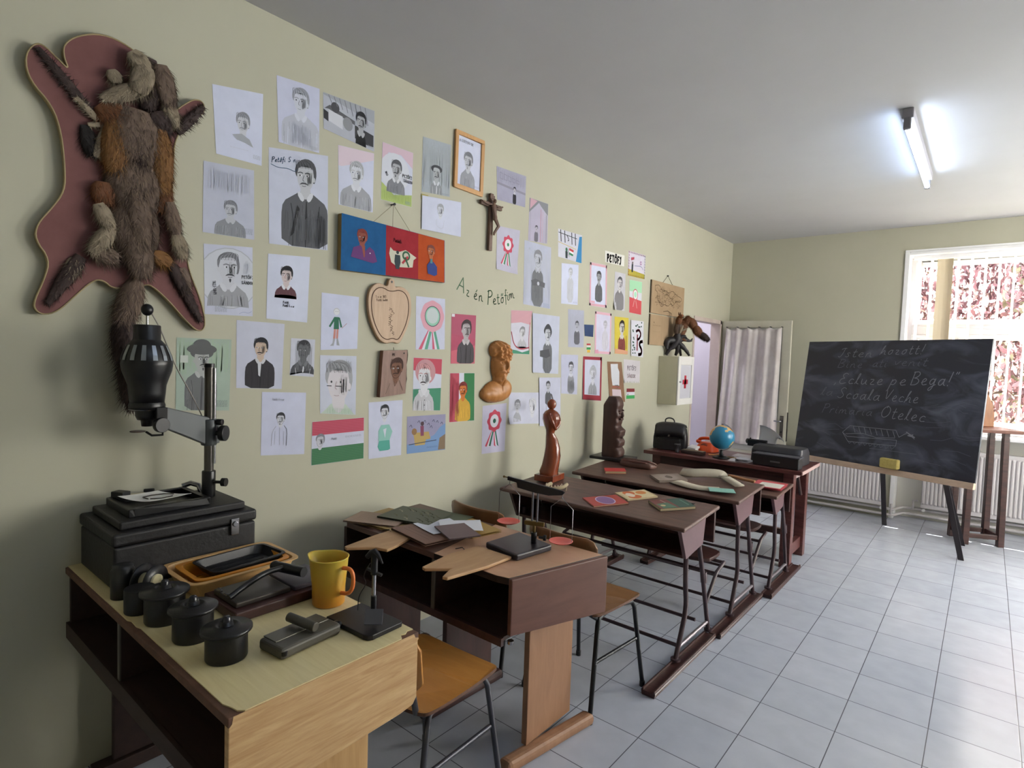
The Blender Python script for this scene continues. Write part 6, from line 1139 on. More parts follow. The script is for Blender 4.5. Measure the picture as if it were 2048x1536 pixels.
tray('black developing tray lying tilted inside the orange trays', .500, .925, ZT+.032, .150, .25, .030, mat('black_tray', '#17171a', .35), rim=.006, rz=.08)
# brown wooden frame with steel plates (photo trimmer)
t = thing('copy_frame', 'brown wooden printing frame with grey metal plates and a black carrying handle', 'printing frame', (.740, .915, ZT+.0003), .0); FRM = mat('maroon_wood_frame', '#38201e', .4, kind='wood', c2='#4a2c29', scale=8, stretch=(6, 1, 6)); GP = mat('grey_plate', '#4d4843', .35, metal=.4)
m = MB(); m.bx((-.105, -.165, 0), (.105, .165, .030), FRM); m.build('base', t, bevel=.004)
m = MB(); m.bx((-.075, -.15, .0305), (.075, .02, .046), GP); o = m.build('plate', t, bevel=.004)
m = MB(); m.bx((-.08, .03, .0305), (.08, .16, .044), mat('grey_lid', '#4a4650', .45)); m.build('plate', t, bevel=.003)
m = MB(); m.tube(smooth_pts([(.03, -.15, .05), (.02, -.10, .068), (-.01, -.02, .080), (-.02, .05, .075)], 2), .009, BLACKP, 10); m.tube([(-.06, .04, .072), (.055, .075, .072)], .016, BLACKP, 14); m.ell((-.06, .04, .072), (.017, .017, .017), BLACKP); m.build('handle', t)
m = MB()
for x in (-.045, .0): m.bx((x-.012, -.148, .046), (x+.012, -.140, .054), STEEL)
m.build('hinge_strip', t, bevel=.002)
# jug
t = thing('plastic_jug', 'yellow-orange translucent plastic measuring jug on the cream desk', 'jug', (.905, 1.010, ZT+.0003), .25); t.scale = (1.14, 1.14, 1.14)
YJ = bpy.data.materials.new('jug_plastic'); YJ.use_nodes = True; nt = YJ.node_tree; n = nt.nodes; l = nt.links; b = n['Principled BSDF']; b.inputs['Roughness'].default_value = .35; b.inputs['Subsurface Weight'].default_value = .4; b.inputs['Subsurface Radius'].default_value = (.02, .012, .004); b.inputs['Subsurface Scale'].default_value = .3
tc = n.new('ShaderNodeTexCoord'); sx_ = n.new('ShaderNodeSeparateXYZ'); l.new(tc.outputs['Object'], sx_.inputs[0]); rp = n.new('ShaderNodeValToRGB'); mr = n.new('ShaderNodeMapRange'); mr.inputs['From Max'].default_value = .13; l.new(sx_.outputs['Z'], mr.inputs['Value']); l.new(mr.outputs[0], rp.inputs[0])
rp.color_ramp.elements[0].color = lin('#c4862c'); rp.color_ramp.elements[1].color = lin('#c4b04a'); l.new(rp.outputs[0], b.inputs['Base Color'])
m = MB(); n_ = 36; prof = [(.040, 0), (.043, .003), (.044, .05), (.049, .10), (.051, .125), (.053, .128), (.051, .1295), (.0485, .125), (.0465, .10), (.0415, .05), (.040, .006)]
rings = []
for r_, z_ in prof:
    rg = []
    for k in range(n_):
        a = 2*PI*k/n_; sp = max(0, math.cos(a-PI))**10*.018*max(0, (z_-.09)/.04); rg.append(((r_+sp)*math.cos(a), (r_+sp)*math.sin(a), z_))
    rings.append(rg)
m.loft(rings, YJ); m.build('jug_body', t)
m = MB(); m.tube(smooth_pts([(.046, 0, .105), (.075, 0, .108), (.085, 0, .09), (.083, 0, .055), (.068, 0, .038), (.044, 0, .036)], 2), .0055, mat('jug_handle_orange', '#d9763a', .35), 10); m.build('handle', t)
# exposure / stamper box
t = thing('film_clamp', 'grey-green metal hand press with a round bar across it', 'press', (1.058, .828, ZT+.0003), .10); GG = mat('grey_green_metal', '#45423a', .45, kind='noise', c2='#4e4b42', scale=10); GG2 = mat('brushed_plate', '#6a675c', .35, metal=.5)
m = MB(); m.bx((-.045, -.098, 0), (.055, .090, .030), GG); m.build('body', t, bevel=.009, seg=3)
m = MB(); m.bx((-.043, -.085, .0302), (.012, .08, .0325), GG2); m.build('top_plate', t, bevel=.001)
m = MB(); m.tube([(-.050, -.005, .052), (.045, .012, .044)], .0125, GG, 18); m.build('roller_handle', t, bevel=.002)
m = MB(); m.cyl((.052, -.088, .012), .008, .010, BLACKM, 14); m.tube([(.02, .088, .014), (.022, .105, .012)], .010, BLACKM, 12); m.ell((.030, .102, .016), (.008, .008, .008), BLACKM); m.build('screw_fitting', t)
# film viewer / microscope-like stand
t = thing('small_stand', 'small black stand with a thin column and tilted mirror at the desk corner', 'stand', (1.105, 1.003, ZT+.0003), .04)
m = MB(); m.prism([(-.098, -.064), (.070, -.064), (.085, -.060), (.092, -.048), (.092, .055), (.086, .062), (-.098, .062)], .014, BLACKM, None); m.build('base', t, bevel=.002)
m = MB(); m.cyl((.0, .028, .014), .0085, .060, BLACKM, 14); m.cyl((.0, .028, .07), .006, .070, STEEL, 12); m.cyl((.0, .028, .138), .010, .062, BLACKM, 14); m.build('column', t)
m = MB(); m.box((.050, -.012, .040), (.050, .004, .042), mat('mirror_back', '#4e4d53', .5), Vector((.55, -.60, .60)).to_track_quat('-Y', 'Z').to_matrix()); m.tube([(.0, .03, .025), (.05, .0, .032)], .004, BLACKM); m.build('mirror', t, bevel=.001)
m = MB(); m.tube([(-.022, .018, .186), (-.010, .024, .200), (0, .028, .204), (.012, .030, .198), (.028, .034, .174)], [.007, .009, .011, .007, .003], BLACKM, 10); m.box((.0, .028, .145), (.05, .010, .006), BLACKM, (0, .3, .4)); m.build('head_clamp', t)
m = MB(); m.tube(smooth_pts([(-.01, .02, .17), (-.03, .01, .13), (-.035, .03, .10), (-.06, .02, .06), (-.062, .02, .015)], 2), .0014, BLACKM, 5); m.build('wire', t)
# ================================================================ on the second desk
ZS = .7525
PIN = mat('stretcher_pine', '#b08a62', .5, kind='wood', c2='#bf9970', scale=6, stretch=(6, 1, 1))
def stretcher(label, pts, z, name='pelt_stretcher'):
    cx_ = sum(p[0] for p in pts)/len(pts); cy_ = sum(p[1] for p in pts)/len(pts); t = thing(name, label, 'wooden board', (cx_, cy_, z)); m = MB(); m.prism([(a-cx_, b_-cy_) for a, b_ in pts], .012, PIN); m.build('board', t, bevel=.003)
    m = MB(); m.tube([(pts[-1][0]-cx_-.02, pts[-1][1]-cy_+.05, .013), (pts[-1][0]-cx_-.005, pts[-1][1]-cy_+.075, .016), (pts[-1][0]-cx_+.01, pts[-1][1]-cy_+.07, .013)], .0018, BLACKM, 5); m.build('staple', t); return t
stretcher('light wooden board with two pointed prongs overhanging the front of the tan desk half', [(.895, 1.405), (.915, 1.400), (.985, 1.470), (.985, 1.458), (1.015, 1.392), (1.035, 1.398), (1.060, 1.58), (1.06, 1.72), (.88, 1.72), (.865, 1.575)], ZS+.0025)
stretcher('light wooden pointed board sticking out from under the magazines', [(.505, 1.340), (.525, 1.335), (.600, 1.42), (.655, 1.435), (.640, 1.50), (.600, 1.60), (.52, 1.70), (.46, 1.66), (.47, 1.52)], ZS+.0005)
# magazines pile
def flatbook(label, x, y, z, w_, d_, th, rz, cover, pages='#c9bd9c', name='magazine', cat='magazine', art=None, tiltx=0, grp=None):
    t = thing(name, label, cat, (x, y, z), rz, grp)
    if tiltx: t.rotation_euler = (Matrix.Rotation(tiltx, 3, 'X')@Matrix.Rotation(rz, 3, 'Z')).to_euler(); m = MB(); m.bx((-w_/2+.002, -d_/2+.002, .001), (w_/2-.002, d_/2-.002, th-.001), P(pages, .9)); m.build('pages', t)
    m = MB(); cm = cover if not isinstance(cover, str) else P(cover, .5); m.bx((-w_/2, -d_/2, 0), (w_/2, d_/2, .0012), cm); m.bx((-w_/2, -d_/2, th-.0012), (w_/2, d_/2, th), cm); m.bx((-w_/2-.001, -d_/2, 0), (-w_/2+.001, d_/2, th), cm)
    m.build('cover', t)
    if art:
        S = Sheet([(-w_/2+.001, d_/2-.001), (w_/2-.001, d_/2-.001), (w_/2-.001, -d_/2+.001), (-w_/2+.001, -d_/2+.001)], cm, fr=lambda q, h: (q[0], q[1], th+h), base=.0004, step=.00005, thick=.0003); art(S); S.done(None, 'cover_print', parent=t)
    return t
def camo(S):
    rn = random.Random(2)
    for i in range(26): a, b_ = rn.random(), rn.random()*.9; S.line([(a, b_), (a+.08, b_+.04), (a+.12, b_+.12)], .03, rn.choice(['#8d8874', '#a39d88', '#4c4d3c', '#6b6a52']), 1)
def lines(c='#7a7d86', n_=12):
    def f_(S):
        for i in range(n_): S.line([(.12, .1+i*.8/n_), (.85, .1+i*.8/n_)], .008, c); S.k -= 1
    return f_
PZ = ZS+.013
flatbook('yellowed old newspaper bundle at the bottom of the pile by the wall', .33, 1.72, ZS+.0006, .30, .26, .010, .12, '#a88f5c', '#b09a6a', art=lines('#6f6248', 14))
flatbook('pinkish-edged old magazine lying open at the left end of the pile', .30, 1.66, PZ-.001, .26, .17, .007, .45, '#9c8474', '#bda78a', art=lines('#6a5a50', 9))
flatbook('grey-green patterned magazine on the left of the pile', .40, 1.80, PZ+.008, .28, .21, .008, .28, '#5d6150', '#b0a888', art=camo)
flatbook('green booklet at the back of the pile against the wall', .48, 1.93, ZS+.0006, .22, .14, .012, .20, '#56604a', '#a9a286')
flatbook('brown magazine with a red spine under the white papers', .62, 1.68, ZS+.015, .27, .20, .009, -.15, '#7a5a4a', '#c0ac86', art=lines('#5a4438', 7))
flatbook('yellow ochre folder at the back right of the pile', .68, 1.90, ZS+.0006, .22, .16, .010, -.18, '#a98a48', '#c4ab6d')
paper('white handwritten sheet lying on top of the pile, left one', [(.50, 1.70), (.68, 1.66), (.72, 1.84), (.55, 1.88)], ZS+.026, '#d3d7e3', .004)
paper('white sheet fanned out behind the mauve booklet', [(.56, 1.80), (.66, 1.72), (.80, 1.84), (.68, 1.95)], ZS+.031, '#d8dbe4', .004)
flatbook('mauve grey booklet on top of the pile, nearest the scale', .735, 1.745, ZS+.034, .19, .14, .005, -.42, '#6c5a5e', '#b3a59a', name='booklet', cat='booklet')
# balance scale
t = thing('balance_scale', 'old balance scale with a black wooden base and two red pans', 'scale', (1.000, 1.835, ZS+.0005), .0)
m = MB(); m.prism([(-.105, -.085), (.085, -.115), (.110, .085), (-.095, .125)], .026, mat('black_lacquer', '#26232a', .35), None); m.build('base', t, bevel=.007, seg=3)
POST = (.045, .045)
m = MB(); m.cyl((POST[0], POST[1], .026), .012, .045, BLACKM, 16); m.build('post_socket', t, bevel=.002)
BRS = mat('tarnished_brass', '#6d5a30', .45, metal=.5); m = MB(); m.cyl((POST[0], POST[1], .07), .006, .03, BRS, 12); m.box((POST[0], POST[1], .108), (.085, .012, .018), BRS, (0, 0, .35)); m.build('bracket', t, bevel=.002)
m = MB(); m.cyl((POST[0]+.018, POST[1]+.01, .052), .006, .02, BLACKM, 10, axis=(.9, .4, 0)); m.cyl((POST[0]+.036, POST[1]+.018, .052), .012, .010, BLACKM, 16, axis=(.9, .4, 0)); m.build('thumb_screw', t)
bd = Vector((.80, .60, 0)).normalized()*1; bd = Vector((.97, .24, 0)).normalized()
m = MB()
for s in (-1, 1): m.cyl((POST[0]+s*.011*bd.x, POST[1]+s*.011*bd.y, .115), .0042, .145, mat('grey_rod', '#6f6f78', .3, metal=.8), 10)
m.build('column', t)
bt0 = Vector((POST[0], POST[1], .262)); m = MB(); tl_ = -.12
def BM(a, z): return bt0+bd*a+Vector((0, 0, z+a*tl_))
pf = [(-.128, .012), (-.128, -.004), (-.085, -.004), (-.08, -.024), (.0, -.026), (.06, -.022), (.118, -.006), (.128, .006), (.118, .012)]
m.prism(pf, .012, DKSTEEL, lambda a, b_, h: tuple(BM(a, b_)+Vector((-bd.y, bd.x, 0))*(h-.006))); m.build('beam', t, bevel=.002)
m = MB(); m.tube([tuple(BM(-.128, .006)), tuple(BM(-.146, .006))], .0025, BRS, 6); m.ell(tuple(BM(-.146, .006)), (.005, .005, .005), BRS); m.build('balance_nut', t)
RED = mat('red_pan', '#d8584c', .35)
for s, nm in ((-1, 0), (1, 1)):
    e = BM(s*.118, -.004); pz = .095+(.0 if s < 0 else -.045); pc = Vector((e.x, e.y, pz)); m = MB()
    m.lathe(tuple(pc), [(0, -.004), (.030, -.003), (.047, .004), (.049, .006), (.046, .006), (.029, .0), (0, -.001)], RED, 32); m.build('pan', t)
    m = MB(); j = e+Vector((0, 0, -.014)); m.tube([tuple(e), tuple(j)], .0018, STEEL, 6); cp = [(-.047, 0), (.047, 0)]
    for q in cp: m.tube([tuple(j), tuple(e+Vector((q[0]*bd.x, q[0]*bd.y, -.055))), tuple(pc+Vector((q[0]*bd.x, q[0]*bd.y, .006)))], .0012, STEEL, 5)
    m.build('hanger', t)
# ================================================================ on the third desk
def dz3(y): return .728+(y-2.70)/(3.18-2.70)*.03+.0022
SL3 = .0625
def ovalart(bg, ring_, c_):
    def f_(S): S.ell(.5, .5, .36/S.asp*S.asp, ring_, .26); S.ell(.5, .5, .33, c_, .235)
    return f_
def fruit(S):
    S.poly([(.05, .08), (.95, .08), (.95, .92), (.05, .92)], '#d9c9a0'); S.ell(.35, .28, .16, '#d0854a'); S.ell(.25, .65, .2, '#cf7040', .18); S.ell(.75, .65, .18, '#cf7040', .2); S.ell(.5, .7, .2, '#e2d4c0', .12)
def green(S):
    S.poly([(.0, .0), (1, 0), (1, .45), (0, .5)], '#3f5a50'); S.poly([(0, .5), (1, .45), (1, 1), (0, 1)], '#7a4a44'); S.poly([(.4, .6), (1, .5), (1, .9), (.5, .95)], '#5a7a64'); S.ell(.7, .82, .07, '#c9b48a'); S.line([(.2, .15), (.8, .12)], .04, '#5f8a78'); S.line([(.1, .7), (.4, .65)], .04, '#a98a80')
flatbook('red exercise book with a violet oval label on the third desk', .815, 2.852, dz3(2.852)-.0015, .165, .21, .007, -.62, '#b04038', '#c9b89a', name='book', cat='book', art=ovalart('', '#c9b8cf', '#8a6a9a'), tiltx=SL3)
flatbook('cream and orange patterned book in the middle of the three on the third desk', .90, 3.06, dz3(3.06)-.0015, .15, .20, .008, -.55, '#c9b98e', '#c9b89a', name='book', cat='book', art=fruit, tiltx=SL3)
flatbook('dark green picture book, rightmost of the three on the third desk', 1.145, 3.005, dz3(3.005)-.0015, .155, .205, .016, -.70, '#46544a', '#b9a988', name='book', cat='book', art=green, tiltx=SL3)
# red wooden figure
RW = mat('polished_red_wood', '#6a2f1c', .22, kind='wood', c2='#8a4426', scale=5, stretch=(3, 3, .8), coat=.4)
t = thing('wooden_figure', 'polished red-brown abstract wooden figure with a round head', 'sculpture', (.30, 3.02, .752))
m = MB(); m.box((0, 0, .022), (.135, .165, .040), RW, (0, 0, .15)); m.build('plinth', t, bevel=.003)
m = MB(); pr = [(.042, .058, .052, 0, -.005), (.06, .060, .050, 0, -.010), (.10, .056, .046, .006, .0), (.16, .054, .046, .010, .010), (.22, .047, .044, .008, .012), (.27, .038, .036, .002, .006), (.305, .026, .025, -.006, -.002), (.325, .030, .030, -.004, .0), (.36, .046, .046, -.002, .004), (.395, .053, .053, -.002, .002), (.425, .050, .048, -.002, .0), (.445, .036, .036, -.004, .0), (.455, .020, .020, -.004, .0), (.462, .012, .012, -.004, 0)]
m.loft([ring(cx_, cy_, z, rx*(1+.0), ry*1.15, 28, z*3.0, 2.3) for z, rx, ry, cx_, cy_ in pr], RW); m.build('body', t)
m = MB(); m.ell((-.002, .0, .492), (.030, .030, .034), RW, 24, 16); m.build('head', t)
m = MB(); 
for s in (-1, 1): m.tube(smooth_pts([(.012, s*.040, .432), (.034, s*.044, .392), (.040, s*.024, .355), (.034, -s*.002, .335)], 2), [.011]*10, RW, 10)
m.build('arms', t)
t = thing('animal_jaw', 'pale animal jawbone set on a small board at the foot of the red wooden figure', 'bone', (.44, 2.88, .7405)); m = MB(); BONE = mat('bone', '#a5977a', .6)
m.tube(smooth_pts([(-.06, .05, .016), (-.055, -.01, .012), (-.02, -.045, .012), (.03, -.045, .014), (.065, -.005, .02), (.055, .055, .028)], 2), .011, BONE, 9); m.build('jaw', t)
m = MB()
for i in range(9): a = -2.6+i*.42; m.tube([(.052*math.cos(a), .045*math.sin(a)-.004, .018), (.050*math.cos(a), .043*math.sin(a)-.004, .034)], [.005, .002], P('#cfc6b0'), 6)
m.build('teeth', t); m = MB(); m.tube([(.06, .05, .02), (.10, -.02, .008)], .002, P('#b9ab8f'), 5); m.build('wire_tie', t)
# ================================================================ on the fourth desk
t = thing('carved_totem', 'tall dark carved wooden block with stacked faces on a black slab', 'sculpture', (.21, 3.99, .765), .15); TW = mat('dark_totem_wood', '#3c2620', .5, kind='wood', c2='#4a3028', scale=7, stretch=(4, 4, .8), bump=.2)
m = MB(); m.prism([(-.15, -.11), (.14, -.13), (.17, .10), (-.14, .12)], .022, mat('black_slab', '#1d181b', .45), None); m.build('base_slab', t, bevel=.006)
m = MB(); rings = []
def tot(z):     # front profile (towards +x/-y) notched faces
    base = .075; k = [(0, .072), (.02, .085), (.05, .082), (.075, .060), (.085, .078), (.12, .084), (.15, .060), (.16, .078), (.205, .086), (.225, .055), (.24, .045), (.27, .055), (.30, .050), (.32, .064), (.35, .054), (.375, .052), (.40, .060), (.43, .055), (.46, .04), (.475, .02)]
    for (a, b_), (c_, d_) in zip(k, k[1:]):
        if a <= z <= c_: return b_+(d_-b_)*(z-a)/(c_-a)
    return .02
z = 0.0
while z <= .472:
    fx_ = tot(z); bk = .075 if z < .40 else .075-(z-.40)*.55; ry = .070 if z < .42 else .070-(z-.42)*.4
    rg = []
    for k in range(28):
        a = 2*PI*k/28; c_, s_ = math.cos(a), math.sin(a); X_ = (fx_ if c_ > 0 else bk)*math.copysign(abs(c_)**.42, c_); rg.append((X_*1.0, ry*math.copysign(abs(s_)**.42, s_), .0225+z))
    rings.append(rg); z += .0078
m.loft(rings, TW); m.build('carved_block', t)
m = MB()
for z0 in (.30, .135): 
    m.ell((.060, .0, z0+.045), (.022, .014, .022), TW, 12, 8)
    for s in (-1, 1): m.ell((.056, s*.032, z0+.062), (.010, .012, .008), TW, 10, 6); m.tube([(.058, s*.048, z0+.080), (.064, s*.015, z0+.084)], .007, TW, 8)
    m.tube([(.060, -.03, z0+.018), (.070, 0, z0+.014), (.060, .03, z0+.018)], .008, TW, 8)
m.build('carved_faces', t)
ZD4 = lambda y: .738+(y-3.43)/.5*.027+.0022
flatbook('small thick red book beside the carved totem', .455, 3.60, ZD4(3.60)-.0015, .095, .145, .018, -.95, '#c23c38', '#c4ae88', name='book', cat='book', tiltx=.054)
flatbook('open faded brown picture book in the middle of the fourth desk', .83, 3.66, ZD4(3.66)-.0015, .17, .20, .014, -.75, '#8c7d72', '#a3958a', name='book', cat='book', art=lambda S: (S.ell(.5, .5, .36, '#a1938a', .3), S.ell(.5, .5, .18, '#6d6058', .12), S.line([(.25, .5), (.6, .42), (.7, .5)], .03, '#5c5048')), tiltx=.054)
t = thing('leather_purse', 'brown leather purse lying against the table behind the totem', 'purse', (.50, 4.19, .757), .0); LT = mat('brown_leather', '#5c4038', .5, kind='noise', c2='#6b4c42', scale=14, bump=.2)
def blob(m, x, y, z, rx, ry, rz_, mt, p=3): m.loft([ring(x, y, z+rz_*q, rx*k, ry*k, 28, 0, p) for q, k in ((0, .90), (.10, .98), (.5, 1.0), (.85, .95), (1.0, .80))], mt)
t.location = (.50, 3.86, ZD4(3.86)-.003); m = MB(); blob(m, 0, 0, 0, .13, .06, .040, LT, 7); m.build('purse_body', t)
m = MB(); m.loft([ring(-.01, -.008, .0405, .10, .052, 28, 0, 8), ring(-.01, -.010, .046, .10, .052, 28, 0, 8), ring(-.01, -.006, .049, .09, .04, 28, 0, 6)], mat('red_leather_flap', '#6a4038', .4)); m.build('flap', t)
m = MB(); m.tube(smooth_pts([(-.14, .0, .03), (-.10, -.03, .055), (0, -.045, .058), (.10, -.03, .055), (.145, .0, .03)], 2), .006, LT, 8); m.build('strap', t)
# pale canvas belts
CNV = mat('canvas', '#a49c8b', .9, kind='noise', c2='#b0a897', scale=14); 
def strap(pts, w_, name, label, cat, mt=CNV, up=None, h=.004):
    m = MB(); pts = smooth_pts(pts, 3); N = len(pts); vs = []
    for i, p in enumerate(pts):
        p = Vector(p); d = Vector(pts[min(i+1, N-1)])-Vector(pts[max(i-1, 0)]); d.normalize(); s = d.cross(Vector(up or (0, 0, 1))).normalized()*w_/2; vs += [p-s, p+s]
    m.add(vs, [(2*i, 2*i+1, 2*i+3, 2*i+2) for i in range(N-1)], mt, True); o = m.build(name, None); md = o.modifiers.new('s', 'SOLIDIFY'); md.thickness = h; md.offset = 1; tag(o, label, cat); return o
Z4 = .752
strap([(.90, 3.60, Z4+.004), (1.00, 3.56, Z4), (1.10, 3.545, Z4-.001), (1.20, 3.60, Z4+.001)], .10, 'canvas_strap', 'broad pale canvas strap lying along the front of the fourth desk', 'strap', up=(0, -.055, 1))
strap([(.86, 3.80, Z4+.030), (.93, 3.78, Z4+.036), (1.02, 3.84, Z4+.044), (1.10, 3.90, Z4+.040), (1.12, 3.88, Z4+.022)], .06, 'canvas_sleeve', 'raised pale canvas loop standing behind the broad strap on the fourth desk', 'strap', up=(.3, -.6, .6), h=.012)
strap([(1.14, 3.86, Z4+.028), (1.20, 3.80, Z4+.022), (1.28, 3.72, Z4+.014)], .06, 'canvas_belt', 'pale canvas belt end pointing to the desk corner', 'strap', up=(.1, -.3, 1), h=.008)
strap([(1.15, 3.90, Z4+.034), (1.24, 3.87, Z4+.032), (1.33, 3.85, Z4+.030)], .022, 'brown_tool_handle', 'light brown wooden handle lying behind the canvas belt', 'handle', mt=mat('handle_wood', '#9a6a40', .5), up=(0, -.2, 1), h=.012)
flatbook('turquoise banknote-like booklet at the right front of the fourth desk', 1.225, 3.555, ZD4(3.555)+.012, .15, .11, .003, .45, '#7fb4a8', '#9fc8bc', name='booklet', cat='booklet', art=lines('#3f7a70', 4))
flatbook('pink and red folder with a white page on the corner of the fifth desk', 1.31, 4.26, .6935, .20, .24, .010, .05, '#c2505a', '#cdb9a8', name='folder', cat='folder', art=lambda S: (S.poly([(.2, .25), (.95, .25), (.95, .9), (.2, .9)], '#cfcfc4'), [S.line([(.28, .35+i*.1), (.85, .35+i*.1)], .012, '#9a9a90') for i in range(5)]))
# ================================================================ on the table
ZTB = .7655
t = thing('school_satchel', 'black leather school satchel with a flap, standing at the wall end of the table', 'bag', (.30, 4.86, ZTB), .25); BL2 = mat('black_leather', '#1c1b1e', .38, kind='noise', c2='#252327', scale=24, bump=.15)
m = MB(); m.loft([ring(0, 0, z, rx, ry, 32, 0, 4) for z, rx, ry in ((0, .145, .062), (.01, .15, .068), (.10, .148, .072), (.18, .135, .060), (.215, .10, .035), (.222, .06, .015))], BL2); m.build('bag_body', t)
m = MB(); fl = []
for z, y in ((.205, .055), (.232, .0), (.222, -.05), (.17, -.078), (.115, -.085)): fl.append((z, y))
vs = []
for z, y in fl:
    for i in range(13): a = (i/12-.5)*2; vs.append((a*.13*(1 if z > .14 else .93), y*(1-.12*abs(a)**3), z-.02*abs(a)**4))
m.add(vs, [(j*13+i, j*13+i+1, (j+1)*13+i+1, (j+1)*13+i) for j in range(4) for i in range(12)], BL2, True); o = m.build('flap', t); md = o.modifiers.new('s', 'SOLIDIFY'); md.thickness = .005
m = MB(); m.loft([ring(0, -.095, z, rx, .022, 24, 0, 4) for z, rx in ((.005, .10), (.02, .108), (.085, .105), (.10, .095))], BL2); m.build('front_pocket', t)
m = MB(); m.cyl((0, -.088, .125), .010, .006, STEEL, 14, axis=(0, -1, 0)); m.build('clasp', t)
m = MB(); m.tube(smooth_pts([(-.05, .0, .225), (-.055, .0, .26), (-.02, 0, .275), (.02, 0, .265), (.03, 0, .228)], 2), .006, BL2, 8); m.build('carry_handle', t)
t = thing('rotary_telephone', 'bright orange telephone behind the globe', 'telephone', (.575, 5.0, ZTB), -.2); ORG = mat('telephone_orange', '#e2501c', .3)
m = MB(); m.loft([ring(0, dy, z, rx, ry, 28, 0, 4) for z, rx, ry, dy in ((0, .095, .075, 0), (.02, .092, .072, 0), (.05, .075, .055, .010), (.075, .06, .035, .022))], ORG); m.build('phone_body', t)
m = MB(); m.tube(smooth_pts([(-.095, .02, .075), (-.08, .02, .10), (0, .02, .112), (.08, .02, .10), (.095, .02, .075)], 2), .014, ORG, 10); m.ell((-.095, .02, .072), (.024, .024, .018), ORG); m.ell((.095, .02, .072), (.024, .024, .018), ORG); m.build('handset', t)
m = MB(); m.lathe((0, -.045, .040), [(.015, .0), (.034, 0), (.034, .006), (.015, .006)], P('#7a2a14'), 24, Matrix.Rotation(.9, 3, 'X')); m.build('dial', t)
t = thing('desk_globe', 'small blue globe on a dark stand at the front of the table', 'globe', (.800, 4.73, ZTB), 0)
GB = bpy.data.materials.new('globe_map'); GB.use_nodes = True; nt = GB.node_tree; n = nt.nodes; l = nt.links; b = n['Principled BSDF']; b.inputs['Roughness'].default_value = .3
tc = n.new('ShaderNodeTexCoord'); nz = n.new('ShaderNodeTexNoise'); nz.inputs['Scale'].default_value = 9; nz.inputs['Detail'].default_value = 4; l.new(tc.outputs['Object'], nz.inputs['Vector']); rp = n.new('ShaderNodeValToRGB'); rp.color_ramp.interpolation = 'CONSTANT'
e = rp.color_ramp.elements; e[0].color = lin('#2b80a6'); e[1].position = .55; e[1].color = lin('#c9a46a'); q = e.new(.60); q.color = lin('#c98a50'); q = e.new(.66); q.color = lin('#8fae6a'); q = e.new(.72); q.color = lin('#d3c9b0'); l.new(nz.outputs['Fac'], rp.inputs[0]); l.new(rp.outputs[0], b.inputs['Base Color'])
m = MB(); m.ell((0, 0, .172), (.100, .100, .100), GB, 32, 20); m.build('sphere', t)
m = MB(); m.lathe((0, 0, 0), [(0, 0), (.068, 0), (.070, .006), (.05, .014), (.018, .022), (.013, .05), (.012, .066), (0, .068)], BLACKP, 28); m.build('stand', t)
m = MB(); m.tube([(.104*math.sin(a)*.95, 0, .172-.108*math.cos(a)) for a in [PI*i/16*1.0 for i in range(17)]], .003, P('#8a8a90', .3), 6); m.cyl((0, 0, .270), .010, .012, P('#77737c'), 10); m.build('meridian', t)
# two black cases
BC = mat('grey_black_case', '#26252c', .45)
t = thing('typewriter_case', 'large dark grey machine case with an upright sheet of paper', 'typewriter', (1.20, 4.93, ZTB), -.04)
m = MB(); m.loft([ring(0, 0, z, rx, ry, 36, 0, 8) for z, rx, ry in ((0, .19, .13), (.005, .195, .135), (.09, .192, .132), (.125, .185, .10), (.13, .175, .09))], BC, True, False); m.build('machine_body', t)
m = MB(); m.box((-.20, .06, .12), (.15, .05, .05), BLACKP, (0, .0, 0)); m.tube([(-.29, .06, .13), (-.12, .06, .13)], .022, BLACKP, 14); m.tube([(-.27, .06, .135), (-.255, .055, .16)], .006, BLACKP); m.cyl((-.295, .06, .13), .014, .02, BLACKP, 14, axis='x'); m.build('carriage', t, bevel=.003)
m = MB(); vs = []; N = 12
for j in range(N+1):
    v = j/N
    for i in range(9): u_ = i/8; vs.append((-.19+.14*u_+.10*v*v*u_, .05+.02*math.sin(v*3)-.10*v*u_*u_, .12+.155*math.sin(v*1.5)*(1-.75*u_*u_*v)))
m.add(vs, [(j*9+i, j*9+i+1, (j+1)*9+i+1, (j+1)*9+i) for j in range(N) for i in range(8)], P('#cfd0d4', .8), True); o = m.build('typing_paper', t); md = o.modifiers.new('s', 'SOLIDIFY'); md.thickness = .0006
t = thing('cassette_case', 'long black box with a small metal plate at the front edge of the table', 'box', (1.245, 4.68, ZTB), -.05)
m = MB(); m.box((0, 0, .042), (.335, .10, .083), mat('black_case', '#17161b', .4)); m.build('box_body', t, bevel=.008, seg=3)
m = MB(); m.box((0, 0, .0885), (.345, .108, .009), mat('case_lid_grey', '#3e3e48', .5)); m.build('lid', t, bevel=.003)
m = MB(); m.box((.0, -.0515, .042), (.072, .003, .012), mat('worn_steel', '#6f6e74', .35, metal=.7)); m.build('metal_plate', t, bevel=.001)
paper('white sheets lying between the globe and the black box', [(.88, 4.645), (1.04, 4.64), (1.05, 4.86), (.86, 4.88)], ZTB+.001, '#d8d6d8', .0)
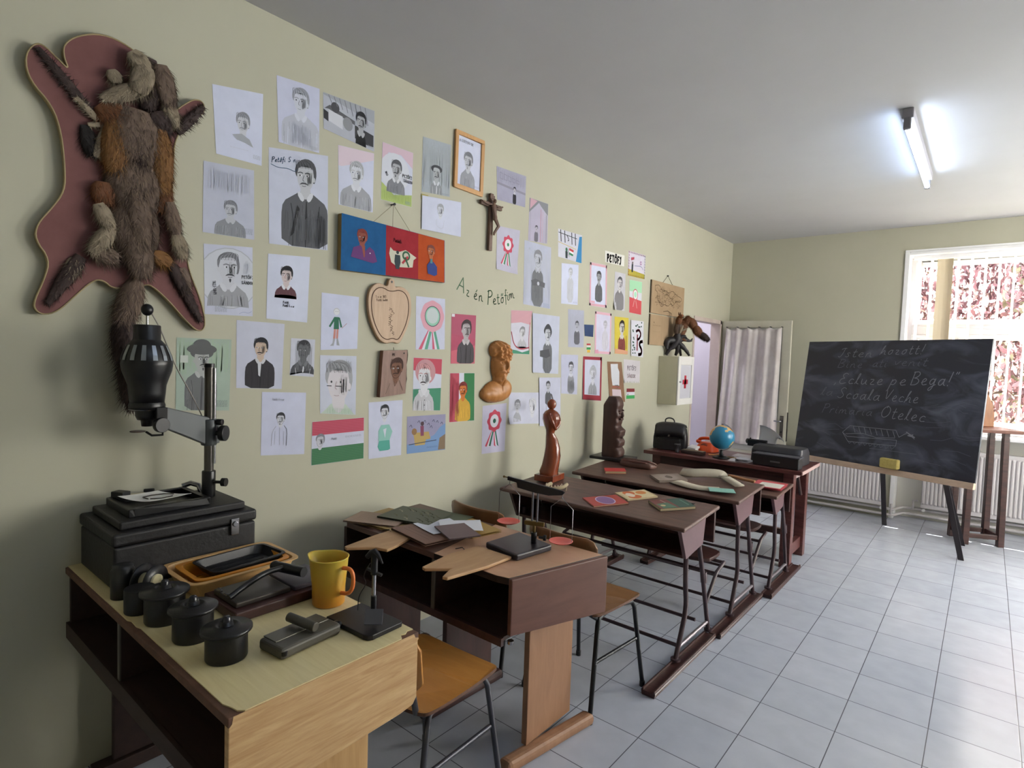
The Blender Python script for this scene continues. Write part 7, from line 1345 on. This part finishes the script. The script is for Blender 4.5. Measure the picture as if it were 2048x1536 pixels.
paper('white envelope at the back of the table behind the globe', [(.82, 4.92), (1.0, 4.90), (1.0, 5.05), (.82, 5.08)], ZTB+.001, '#cfc8cc', .0)
flatbook('flat white box standing at the left of the black box', .985, 4.70, ZTB+.004, .09, .12, .02, .1, '#c6c4c8', '#b9b7bb', name='white_box', cat='box')
t = thing('wooden_stamp', 'small brown wooden knob beside the machine case', 'stamp', (1.03, 4.78, ZTB+.0245)); m = MB(); m.lathe((0, 0, 0), [(0, 0), (.018, 0), (.016, .01), (.010, .022), (.020, .04), (.016, .055), (0, .06)], mat('stamp_wood', '#6b4630', .4), 20); m.build('handle', t); t.location = (1.065, 4.755, ZTB)
t = thing('ink_pad', 'dark flat box in front of the telephone', 'box', (.56, 4.74, ZTB), -.02); m = MB(); m.box((0, 0, .014), (.19, .07, .027), mat('pad_brown', '#3a2c2a', .5)); m.build('box_body', t, bevel=.003); m = MB(); m.box((0, 0, .029), (.185, .068, .002), P('#7a6a58')); m.build('lid_edge', t)
t = thing('glass_inkwell', 'small grey metal cup beside the satchel', 'cup', (.435, 4.70, ZTB)); m = MB(); m.lathe((0, 0, 0), [(0, 0), (.020, 0), (.016, .01), (.014, .05), (.026, .065), (.026, .075), (.022, .075), (.012, .055), (0, .05)], mat('pewter', '#55545a', .35, metal=.5), 24); m.build('cup', t)
t = thing('paper_roll', 'crumpled white papers beside the telephone', 'papers', (.50, 4.86, ZTB)); m = MB(); m.box((0, 0, .012), (.10, .08, .02), P('#d3d1d2', .8), (.05, 0, .3)); m.box((.01, .01, .035), (.08, .07, .018), P('#dddbdc', .8), (.25, .1, -.2)); m.build('papers', t, bevel=.003)
for i, (x, y, r_, c_, lb) in enumerate(((.72, 4.84, .9, '#b98a45', 'yellow pencil lying behind the globe stand'), (.88, 4.80, -.2, '#a97c3f', 'ochre pen holder lying right of the globe stand'))):
    m = MB(); m.tube([(-.07, 0, .004), (.06, 0, .004)], .004, P(c_, .5), 6); m.tube([(.06, 0, .004), (.075, 0, .004)], [.004, .001], P('#3a3028'), 6); o = m.build('pencil', None, (x, y, ZTB), r_); tag(o, lb, 'pencil')
